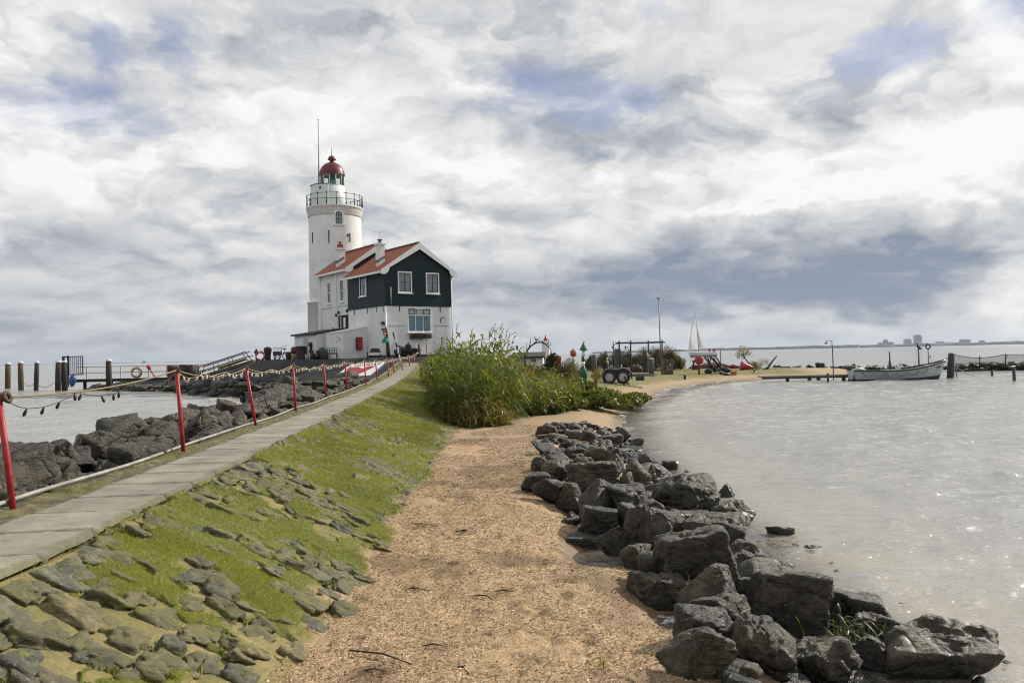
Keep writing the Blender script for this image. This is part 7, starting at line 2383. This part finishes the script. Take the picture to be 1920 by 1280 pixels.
def reeds(label, cx, cy, rx, ry, n, h0, h1, seed, mat=REED, per=12, leaf=.50, wid=.05, plumes=0, edge=.55, tint=0.0, cat='reeds'):
    rg_ = np.random.default_rng(seed)
    o = thing('reed_clump', label, cat, (cx, cy, gz(cx, cy)), group='reed clumps between path and beach')
    a = rg_.uniform(0, 6.283, n); r = np.sqrt(rg_.random(n))
    x, y = cx + rx * r * np.cos(a), cy + ry * r * np.sin(a)
    z = land_z(x, y) - .05
    H = rg_.uniform(h0, h1, n) * (1 - edge * r ** 3) * (1 + .22 * fbm2(x * 1.1, y * 1.1, seed, 2))
    lean = np.stack([np.cos(a) * r * .22, np.sin(a) * r * .22, np.ones(n)], 1) + WIND * .35 + rg_.normal(0, .06, (n, 3))
    lean = unit(lean)
    root = np.stack([x, y, z], 1) - np.array(o.location)
    side = unit(np.cross(lean, rg_.normal(0, 1, (n, 3))))
    sv, sf, m = ribbons(root, lean, H, np.full(n, .016), np.full(n, .02), 2, rg_)
    mesh_np('stems', sv, sf, STALK, o, True)
    N = n * per
    idx = np.repeat(np.arange(n), per)
    t = np.tile(np.linspace(.12, 1.0, per), n) + rg_.normal(0, .03, N)
    t = np.clip(t, .08, 1.0)
    b = root[idx] + lean[idx] * (H[idx] * t)[:, None]
    w_ = rg_.uniform(0, 6.283, N)
    up = .60 + .9 * t ** 3
    d = unit(np.stack([np.cos(w_), np.sin(w_), up], 1) + WIND * 1.1 + rg_.normal(0, .18, (N, 3)))
    L = leaf * rg_.uniform(.6, 1.25, N) * (1.05 - .35 * t)
    lv, lf, m = ribbons(b, d, L, wid * rg_.uniform(.7, 1.25, N), rg_.uniform(.35, 1.25, N), 5, rg_)
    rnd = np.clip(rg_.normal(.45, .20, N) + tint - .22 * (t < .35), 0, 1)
    mesh_np('leaves', lv, lf, mat, o, True, {'rnd': np.repeat(rnd, m)})
    for k in range(plumes):
        i = rg_.integers(0, n)
        i = np.argsort(-H + .5 * r)[rg_.integers(0, max(6, n // 8))]
        top = root[i] + lean[i] * H[i]
        q = 26
        tt = rg_.random(q)
        pb = top + lean[i] * (.02 + tt[:, None] * .34) + WIND * (tt ** 2)[:, None] * .12
        pd = unit(rg_.normal(0, .5, (q, 3)) + np.array(lean[i]) * .9 + WIND)
        v_, f_, m_ = ribbons(pb, pd, .14 * (1.1 - tt * .6), np.full(q, .022), np.full(q, .2), 2, rg_)
        st_, sf_, _ = ribbons(top[None] - lean[i][None] * .05, lean[i][None], np.array([.42]), np.array([.012]), np.array([.0]), 2, rg_)
        v2 = np.concatenate([v_, st_]); f2 = np.concatenate([f_, sf_ + len(v_)])
        mesh_np('plume', v2, f2, PLUME, o, True, {'rnd': np.repeat(rg_.random(q + 1), m_)})
    return o


def bush(label, cx, cy, rx, ry, h, n, size, mat, seed, cat='bush', name='bush', group=None, spiky=0.0, z0=None, lob=9, asp=.45, branches=7):
    """Leaves crowd on a handful of uneven boughs, so the outline is ragged and lets the background through."""
    rg_ = np.random.default_rng(seed)
    o = thing(name, label, cat, (cx, cy, gz(cx, cy) if z0 is None else z0), group=group)
    cs = []
    for k in range(lob):
        a = rg_.uniform(0, 6.283); r = rg_.uniform(.1, .75)
        cs.append((rx * r * math.cos(a), ry * r * math.sin(a), h * rg_.uniform(.16, .72) * (1.1 - .4 * r), rg_.uniform(.30, .50)))
    which = rg_.integers(0, lob, n)
    cs = np.array(cs)
    d = unit(rg_.normal(0, 1, (n, 3)))
    rad = rg_.random(n) ** .45
    c = cs[which, :3] + d * (rad * cs[which, 3])[:, None] * np.array([rx, ry, h * .85])
    c[:, 2] = np.clip(c[:, 2], .02, None)
    c += .10 * np.stack([fbm3(c * 2.2, seed + q, 2) for q in range(3)], 1) * h
    if spiky:
        dirs = unit(rg_.normal(0, .55, (n, 3)) + np.array([0, 0, spiky]) + WIND * .5)
        v, f, m = ribbons(c, dirs, size * rg_.uniform(.8, 2.0, n), np.full(n, size * .13), rg_.uniform(.1, .6, n), 3, rg_)
    else:
        v, f, rr_ = leaf_cloud(n, lambda q: c, size, rg_, .8, asp)
        m = 4
    rnd = np.clip(.45 + rg_.normal(0, .17, n) + .5 * fbm3(c * 1.7 / max(h, .5) * 1.5, seed + 7, 2), 0, 1)
    mesh_np('foliage', v, f, mat, o, True, {'rnd': np.repeat(rnd, m)})
    tw = MB()
    for k in range(branches):
        e = cs[k % lob, :3] * rg_.uniform(.8, 1.15)
        tw.tube([(e[0] * .15, e[1] * .15, -.05), (e[0] * .5, e[1] * .5, e[2] * .55), tuple(e)], [.022 * h ** .5, .015 * h ** .5, .006], 5)
    tw.build('branches', DWOOD, o)
    return o


reeds('tall green reed clump with brown plumes, nearest the sand', -1.50, 28.6, 1.45, 2.7, 380, 2.1, 3.1, 1, REED, 9, .85, .075, 12)
reeds('tall darker reed clump leaning over the stone slope beside the path', -2.5, 33.5, 1.0, 4.0, 330, 2.0, 2.75, 2, REED, 9, .82, .072, 4, tint=-.06)
reeds('reed clump behind the tallest reeds, thinning towards the shed', -.55, 33.5, 1.3, 2.6, 240, 1.7, 2.5, 3, REEDY, 9, .75, .07, 4)
reeds('lower light green reed clump on the beach side of the tall reeds', .55, 31.2, 1.25, 1.9, 220, 1.0, 1.75, 4, REED, 10, .6, .065, 1, tint=.08)
reeds('yellowing low reeds drooping onto the sand in front of the tall clump', -1.15, 26.0, 1.0, .75, 130, .55, 1.15, 5, REEDY, 8, .62, .05, 0, tint=.05)
reeds('small yellow green reed tuft between the tall reeds and the stone slope', -1.95, 26.6, .5, .9, 80, .6, 1.3, 6, REEDY, 8, .5, .034, 0, tint=-.1)
reeds('sparse reeds at the top of the slope beside the end of the rope', -4.0, 43.0, .9, 3.5, 200, 1.4, 2.1, 7, REED, 11, .5, .05, 1, tint=-.05)
reeds('thin light reeds rising behind the brambles', 1.7, 35.0, 1.0, 1.6, 150, .9, 1.7, 8, REED, 11, .46, .05, 1, tint=.1)

bush('dark green bramble mat spreading over the sand at its nearest end', 2.2, 31.8, 1.5, 1.8, .85, 4000, .085, BRAMBLE, 20, 'bramble', 'bramble', 'brambles on the beach', asp=.6)
bush('leafy bramble mat in the middle of the low growth by the beach', 3.6, 34.0, 1.5, 1.9, .85, 4200, .085, BRAMBLE, 21, 'bramble', 'bramble', 'brambles on the beach', asp=.6)
bush('farthest bramble mat, reaching out towards the bay below the trailer', 5.15, 37.0, 1.5, 1.9, .75, 4000, .085, BRAMBLE, 22, 'bramble', 'bramble', 'brambles on the beach', asp=.6)
bush('narrow bramble strip at the foot of the light green reeds', 1.0, 30.0, 1.0, .8, .5, 1800, .08, BRAMBLE, 23, 'bramble', 'bramble', 'brambles on the beach', asp=.6)
bush('bramble mound behind the mats, left of the green buoy foot', 2.8, 38.0, 1.5, 1.6, .9, 3400, .085, BRAMBLE, 24, 'bramble', 'bramble', 'brambles on the beach', asp=.6)
bush('dense olive brown broom bush in front of the red buoys', 2.75, 42.5, 1.1, 1.2, 1.5, 4600, .17, OLIVE, 25, 'bush', 'bush', None, 1.1)
bush('golden olive bush between the short red buoy and the red and white buoy', 3.35, 47.0, .8, 1.0, 1.6, 3000, .16, OLIVE, 26, 'bush', 'bush', None, 1.3)
bush('dark reddish green bush under the model lighthouse', 2.35, 50.0, 1.2, .9, 2.1, 3600, .11, HEDGE, 27)
bush('low green bush hiding the foot of the white shed', .9, 44.0, 1.3, 1.1, 1.3, 3000, .10, OLIVE, 28)
bush('grassy tuft growing against the right side of the green buoy', 5.15, 50.5, .55, .5, 1.1, 700, .16, REEDY, 29, 'grass tuft', 'grass_tuft', None, 1.6)

hx = [(1108, 668, 24), (1132, 664, 26), (1158, 661, 28), (1184, 660, 28), (1206, 657, 26), (1228, 656, 26), (1248, 654, 26), (1263, 658, 22), (1275, 672, 14)]
for i, (px, ty, w) in enumerate(hx):
    p = spot(px, 88)
    hh_ = at(px, ty, Y=88).z - p.z
    bush(f"reedy brown green shrub in the hedge behind the gantry, {PN[i]} counted from the left", p.x, p.y, w * 88 / FPX * .80, 1.2, hh_ * 1.22, 2600, .26, HEDGE if i < 6 else OLIVE, 40 + i, 'shrub', 'shrub', 'shrubs of the hedge behind the gantry', 1.3)
for i, (px, ty, w) in enumerate(((1120, 673, 30), (1146, 672, 30), (1172, 671, 30), (1198, 668, 30), (1222, 667, 28), (1244, 665, 24))):
    p = spot(px, 84)
    hh_ = at(px, ty, Y=84).z - p.z
    bush(f"low dull green shrub filling the front of the hedge, {PN[i]} counted from the left", p.x, p.y, w * 84 / FPX * .75, .9, hh_ * 1.2, 1700, .22, HEDGE, 90 + i, 'shrub', 'shrub', 'low shrubs at the front of the hedge', 1.2, lob=12)
p = on_land(1424, 692, 30)
bush('golden green grassy bush with driftwood on the end of the point', p.x, p.y + .6, 1.35, .8, 1.05, 1900, .17, REEDY, 60, 'bush', 'bush', None, 1.3)
p = on_land(1412, 693, 30)
tr = thing('young_tree', 'small leaning tree with pale leaves at the end of the point', 'tree', p)
yk = p.y / FPX
T_ = lambda x_, y_: at(x_, y_, Y=p.y) - p
MB().tube([(0, 0, -.1), T_(1405, 682), T_(1398, 673), T_(1394, 664), T_(1392, 654)], [.09, .075, .06, .035, .012], 7).tube([T_(1398, 673), T_(1388, 664), T_(1385, 658)], [.04, .025, .01], 5).tube([T_(1395, 667), T_(1402, 660), T_(1404, 655)], [.03, .02, .01], 5).build('trunk', DWOOD, tr)
rg_ = np.random.default_rng(66)
cen = np.array([T_(x_, y_)[:] for x_, y_ in ((1386, 660), (1390, 653), (1396, 656), (1401, 658), (1394, 663), (1384, 666), (1404, 664), (1392, 668))])
n_ = 520
c_ = cen[rg_.integers(0, len(cen), n_)] + rg_.normal(0, .17, (n_, 3))
v, f, r_ = leaf_cloud(n_, lambda q: c_, .075, rg_, .5, .5)
mesh_np('crown', v, f, PALE, tr, True, {'rnd': r_})

# ------------------------------------------------------------------ turf on the stone slope and along the verge
rg_ = np.random.default_rng(101)
flat = soil.ravel() * (1 - smask.ravel() * .8)
wgt = flat * np.gradient(sy)[:, None].repeat(len(st), 1).ravel()
bright = sstep(grassy.ravel(), -.05, .35)
wgt = (wgt + .12 * (SY.ravel() < 12) * np.gradient(sy)[:, None].repeat(len(st), 1).ravel()) * (0.32 + bright) * (1 + 1.2 * (SY.ravel() < 7.5)) * (1 - .97 * sandy.ravel()) * sstep(ST.ravel(), .0, .06)
wgt = wgt / (1 + (SY.ravel() / 26) ** 2)
wgt /= wgt.sum()
NB = 300000
pick = rg_.choice(len(wgt), NB, p=wgt)
bx = SX.ravel()[pick] + rg_.normal(0, .012, NB); by = SY.ravel()[pick] + rg_.normal(0, .012 + .003 * np.maximum(SY.ravel()[pick] - 8, 0), NB); bz = SZ2.ravel()[pick] - .006
far_ = np.clip((by - 5) / 25, 0, 1)
base = np.stack([bx, by, bz], 1)
d = unit(np.stack([rg_.normal(.25, .55, NB), rg_.normal(0, .55, NB), np.full(NB, .75)], 1))
L = rg_.uniform(.016, .046, NB) * (1 + 1.3 * far_)
v, f, m = ribbons(base, d, L, .0045 * (1 + 3.2 * far_), rg_.uniform(.1, .5, NB), 1, rg_)
tone = np.clip(.42 + .5 * fbm2(bx * .9, by * .9, 301, 3) + rg_.normal(0, .14, NB), 0, 1)
tag(mesh_np('grass', v, f, GRASS, None, True, {'rnd': np.repeat(tone, m)}), 'short yellow green turf growing between the stones of the slope', 'grass', kind='stuff')
NB2 = 13000
by = 2.5 + 56 * rg_.random(NB2) ** 1.7
bx = crest_x(by) - PATH_W - rg_.uniform(-.03, VERGE + .12, NB2)
side_ = rg_.random(NB2) < .25
bx = np.where(side_, crest_x(by) + rg_.normal(.03, .035, NB2), bx)
keep = fbm2(bx * 1.5, by * 1.2, 103, 3) > -.12
bx, by = bx[keep], by[keep]
bz = crest_z(by) - .015 + rg_.uniform(-.02, .01, len(bx))
n_ = len(bx)
far_ = np.clip((by - 5) / 25, 0, 1.6)
d = unit(np.stack([rg_.normal(0, .6, n_), rg_.normal(0, .6, n_), np.full(n_, .8)], 1))
v, f, m = ribbons(np.stack([bx, by, bz], 1), d, rg_.uniform(.025, .07, n_) * (1 + .5 * far_), .005 * (1 + 2.4 * far_), rg_.uniform(.1, .5, n_), 1, rg_)
tag(mesh_np('verge_grass', v, f, GRASS, None, True, {'rnd': np.repeat(np.clip(rg_.normal(.42, .2, n_), 0, 1), m)}), 'short mossy grass along both edges of the concrete path', 'grass', kind='stuff')
# meadow on the point
n_ = 30000
mx = rg_.uniform(-1, 28, n_); my = rg_.uniform(42, 94, n_)
mz = land_z(mx, my)
dd = poly_sd(mx, my, LAND)
ok = (dd > 2.6 + .8 * fbm2(mx * .7, my * .7, 9, 3)) & (mz < 1.1)
mx, my, mz = mx[ok], my[ok], mz[ok]
n_ = len(mx)
d = unit(np.stack([rg_.normal(.2, .5, n_), rg_.normal(0, .5, n_), np.full(n_, .8)], 1))
v, f, m = ribbons(np.stack([mx, my, mz - .01], 1), d, rg_.uniform(.08, .2, n_), np.full(n_, .03), rg_.uniform(.1, .5, n_), 1, rg_)
tag(mesh_np('meadow_grass', v, f, leaf_mat('meadow blades', [(0.05, (.07, .075, .015)), (0.5, (.17, .155, .04)), (0.95, (.34, .27, .11))], .3, .6), None, True, {'rnd': np.repeat(np.clip(.45 + .6 * fbm2(mx * .3, my * .3, 411, 3) + rg_.normal(0, .12, n_), 0, 1), m)}), 'mown dry meadow grass covering the point', 'grass', kind='stuff')

# ------------------------------------------------------------------ shell and straw litter over the sand
def litter_mat():
    m, T = new_mat("shell litter")
    r_ = T.n('ShaderNodeAttribute', attribute_name='rnd').outputs['Fac']
    c = T.ramp(r_, [(0.0, (.06, .034, .017)), (0.25, (.20, .12, .06)), (0.55, (.41, .285, .145)), (0.85, (.60, .45, .29)), (1.0, (.76, .66, .52))])
    return finish(m, T, c, .75)


n_ = 95000
ly = 4.6 + 21.5 * rg_.random(n_) ** 2.0
lx = rg_.uniform(-2.2, 1.0, n_)
x_lo = np.interp(ly, [4, 26], [-1.75, -1.85]); x_hi = np.interp(ly, [4.5, 7, 9.4, 13, 17, 26], [1.5, 1.8, 1.35, .75, .75, 1.2])
lx = x_lo + (x_hi - x_lo) * rg_.random(n_)
lz = land_z(lx, ly) + sand_relief(lx, ly)
ok = (lz > .06) & (fbm2(lx * .8, ly * .8, 511, 3) > -.42 + .25 * sstep(ly, 14, 24))
ok &= rg_.random(n_) > .55 * sand_dark(lx, ly)
lx, ly, lz = lx[ok], ly[ok], lz[ok]
n_ = len(lx)
ang = rg_.normal(.2, .9, n_)
ln = rg_.uniform(.010, .034, n_) * (1 + .05 * (ly - 5)); wd = ln * rg_.uniform(.16, .5, n_)
ax = np.stack([np.cos(ang), np.sin(ang), rg_.normal(0, .30, n_)], 1); ay = np.stack([-np.sin(ang), np.cos(ang), rg_.normal(0, .35, n_)], 1)
c0 = np.stack([lx, ly, lz + .004 + .006 * rg_.random(n_)], 1)
upv = np.array([0, 0, 1.0])
v = np.stack([c0 - ax * ln[:, None] * .5, c0 + ay * wd[:, None] * .5, c0 + ax * ln[:, None] * .5, c0 - ay * wd[:, None] * .5, c0 + upv * (wd * .35)[:, None]], 1).reshape(-1, 3)
i5 = np.arange(n_)[:, None] * 5
f = np.concatenate([np.concatenate([i5 + a_, i5 + b_, i5 + 4], 1) for a_, b_ in ((0, 3), (3, 2), (2, 1), (1, 0))])
tag(mesh_np('shell_litter', v, f, litter_mat(), None, False, {'rnd': np.repeat(np.clip(rg_.normal(.55, .26, n_) - .30 * sand_dark(lx, ly), 0, 1), 5)}), 'broken shells and straw scattered over the sand', 'litter', kind='stuff')

# sticks, weeds and wrack on the sand and among the boulders
for (xa, ya), (xb, yb), lb in (((655, 1221), (772, 1247), 'long thin dark stick lying on the sand near the stone slope'), ((845, 1252), (880, 1266), 'short dark twig lying on the sand at the bottom of the picture'),
                               ((890, 1118), (925, 1127), 'short curved twig lying in the middle of the sand')):
    a, b = on_land(xa, ya), on_land(xb, yb)
    o = thing('stick', lb, 'stick', a)
    mid = (b - a) * .5 + Vector((.02, .03, .015))
    MB().tube([(0, 0, .012), tuple(mid + Vector((0, 0, .01))), tuple(b - a + Vector((0, 0, .012)))], [.006, .007, .003], 6).build('stem', DWOOD, o)
    MB().tube([tuple(mid + Vector((0, 0, .01))), tuple(mid + Vector((.04, .06, .02)))], [.004, .002], 5).build('side_shoot', DWOOD, o)


def weed(px, py, n, size, lb, mat=GRASS, sp=.07):
    p = on_land(px, py)
    o = thing('weed', lb, 'plant', p)
    q = np.random.default_rng(int(px))
    b = np.stack([q.normal(0, sp, n), q.normal(0, sp, n), np.full(n, .03)], 1)
    d = unit(np.stack([q.normal(0, .7, n), q.normal(0, .7, n), np.full(n, .7)], 1))
    v, f, m = ribbons(b, d, size * q.uniform(.6, 1.3, n), np.full(n, size * .22), q.uniform(.2, .7, n), 3, q)
    mesh_np('leaves', v, f, mat, o, True, {'rnd': np.repeat(np.clip(q.normal(.4, .15, n), 0, 1), m)})
    MB().tube([(0, 0, 0), (0, 0, .05)], [.006, .004], 5).build('stem', DWOOD, o)


weed(1132, 1251, 34, .055, 'small green weed tuft alone on the sand near the boulders', sp=.04)
weed(833, 935, 30, .08, 'small green weed tuft alone on the upper part of the sand')
weed(612, 1100, 30, .07, 'bright green weed at the foot of the stone slope', BRAMBLE)
weed(547, 1024, 40, .08, 'green weed clump growing low between the slope stones', BRAMBLE)


def wrack(px, py, Y_, zz, rx, ry, n, size, lb, mat):
    p = at(px, py, Y=Y_)
    o = thing('seaweed', lb, 'seaweed', p)
    q = np.random.default_rng(int(px))
    b = np.stack([q.normal(0, rx, n), q.normal(0, ry, n), q.normal(0, zz, n)], 1)
    d = unit(q.normal(0, 1, (n, 3)) * (1, 1, .5))
    v, f, m = ribbons(b, d, size * q.uniform(.5, 1.5, n), np.full(n, .012), q.uniform(-.3, 1.2, n), 4, q)
    mesh_np('fronds', v, f, mat, o, True, {'rnd': np.repeat(np.clip(q.normal(.4, .2, n), 0, 1), m)})
    MB().tube([(-rx, 0, 0), (0, .02, .02), (rx, 0, 0)], .008, 5).build('stem', DWOOD, o)


for x_, y_, n_, sz in ((776, 1108, 90, .05), (868, 998, 60, .05), (790, 985, 70, .06), (812, 1215, 80, .04), (944, 1112, 60, .05), (700, 1262, 90, .04)):
    p = on_land(x_, y_)
    q = np.random.default_rng(x_)
    o = thing('straw_clump', {776: 'dark flat clump of washed up straw in the middle of the sand', 868: 'small dark straw clump farther up the sand', 790: 'dark straw clump near the foot of the slope, far up the sand',
                         812: 'thin dark straw patch on the near sand', 944: 'dark straw streak on the sand towards the boulders', 700: 'dark straw clump at the very front of the sand'}[x_], 'straw clump', p)
    b = np.stack([q.normal(0, .11, n_), q.normal(0, .06, n_), q.uniform(.012, .035, n_)], 1)
    d = unit(np.stack([q.normal(0, 1, n_), q.normal(0, .6, n_), q.uniform(-.05, .35, n_)], 1))
    v, f, m = ribbons(b, d, sz * q.uniform(.6, 1.8, n_), np.full(n_, .007), q.uniform(0, .3, n_), 2, q)
    mesh_np('straw', v, f, DULL, o, True, {'rnd': np.repeat(q.random(n_) * .8, m)})
    MB().tube([(-.09, 0, .02), (0, .02, .03), (.10, -.01, .02)], [.004, .006, .003], 5).build('twig', DWOOD, o)
wrack(1605, 1190, 6.95, .06, .12, .09, 260, .14, 'bright green weed caught between the boulders at the water edge', BRAMBLE)
wrack(1530, 1225, 6.55, .03, .10, .06, 150, .14, 'yellowish straw caught between the front boulders', REEDY)
wrack(1315, 1108, 7.85, .03, .10, .05, 110, .14, 'dry brown straw wreath lying on a boulder by the sand', REEDY)


# ------------------------------------------------------------------ the air over the lake
hz_ = MB().box((-16500, -600, -2.7), (16500, 16500, 140)).build('haze', None)
hm = bpy.data.materials.new("air")
hm.use_nodes = True
hm.node_tree.nodes.clear()
HT = NT(hm.node_tree)
vol = HT.n('ShaderNodeVolumePrincipled', {'Color': (0.70, 0.79, 0.93), 'Density': 0.00006, 'Anisotropy': 0.2})
ho = hm.node_tree.nodes.new('ShaderNodeOutputMaterial')
hm.node_tree.links.new(vol.outputs[0], ho.inputs['Volume'])
hz_.data.materials.append(hm)
tag(hz_, 'thin pale haze over the lake', 'haze', kind='stuff')
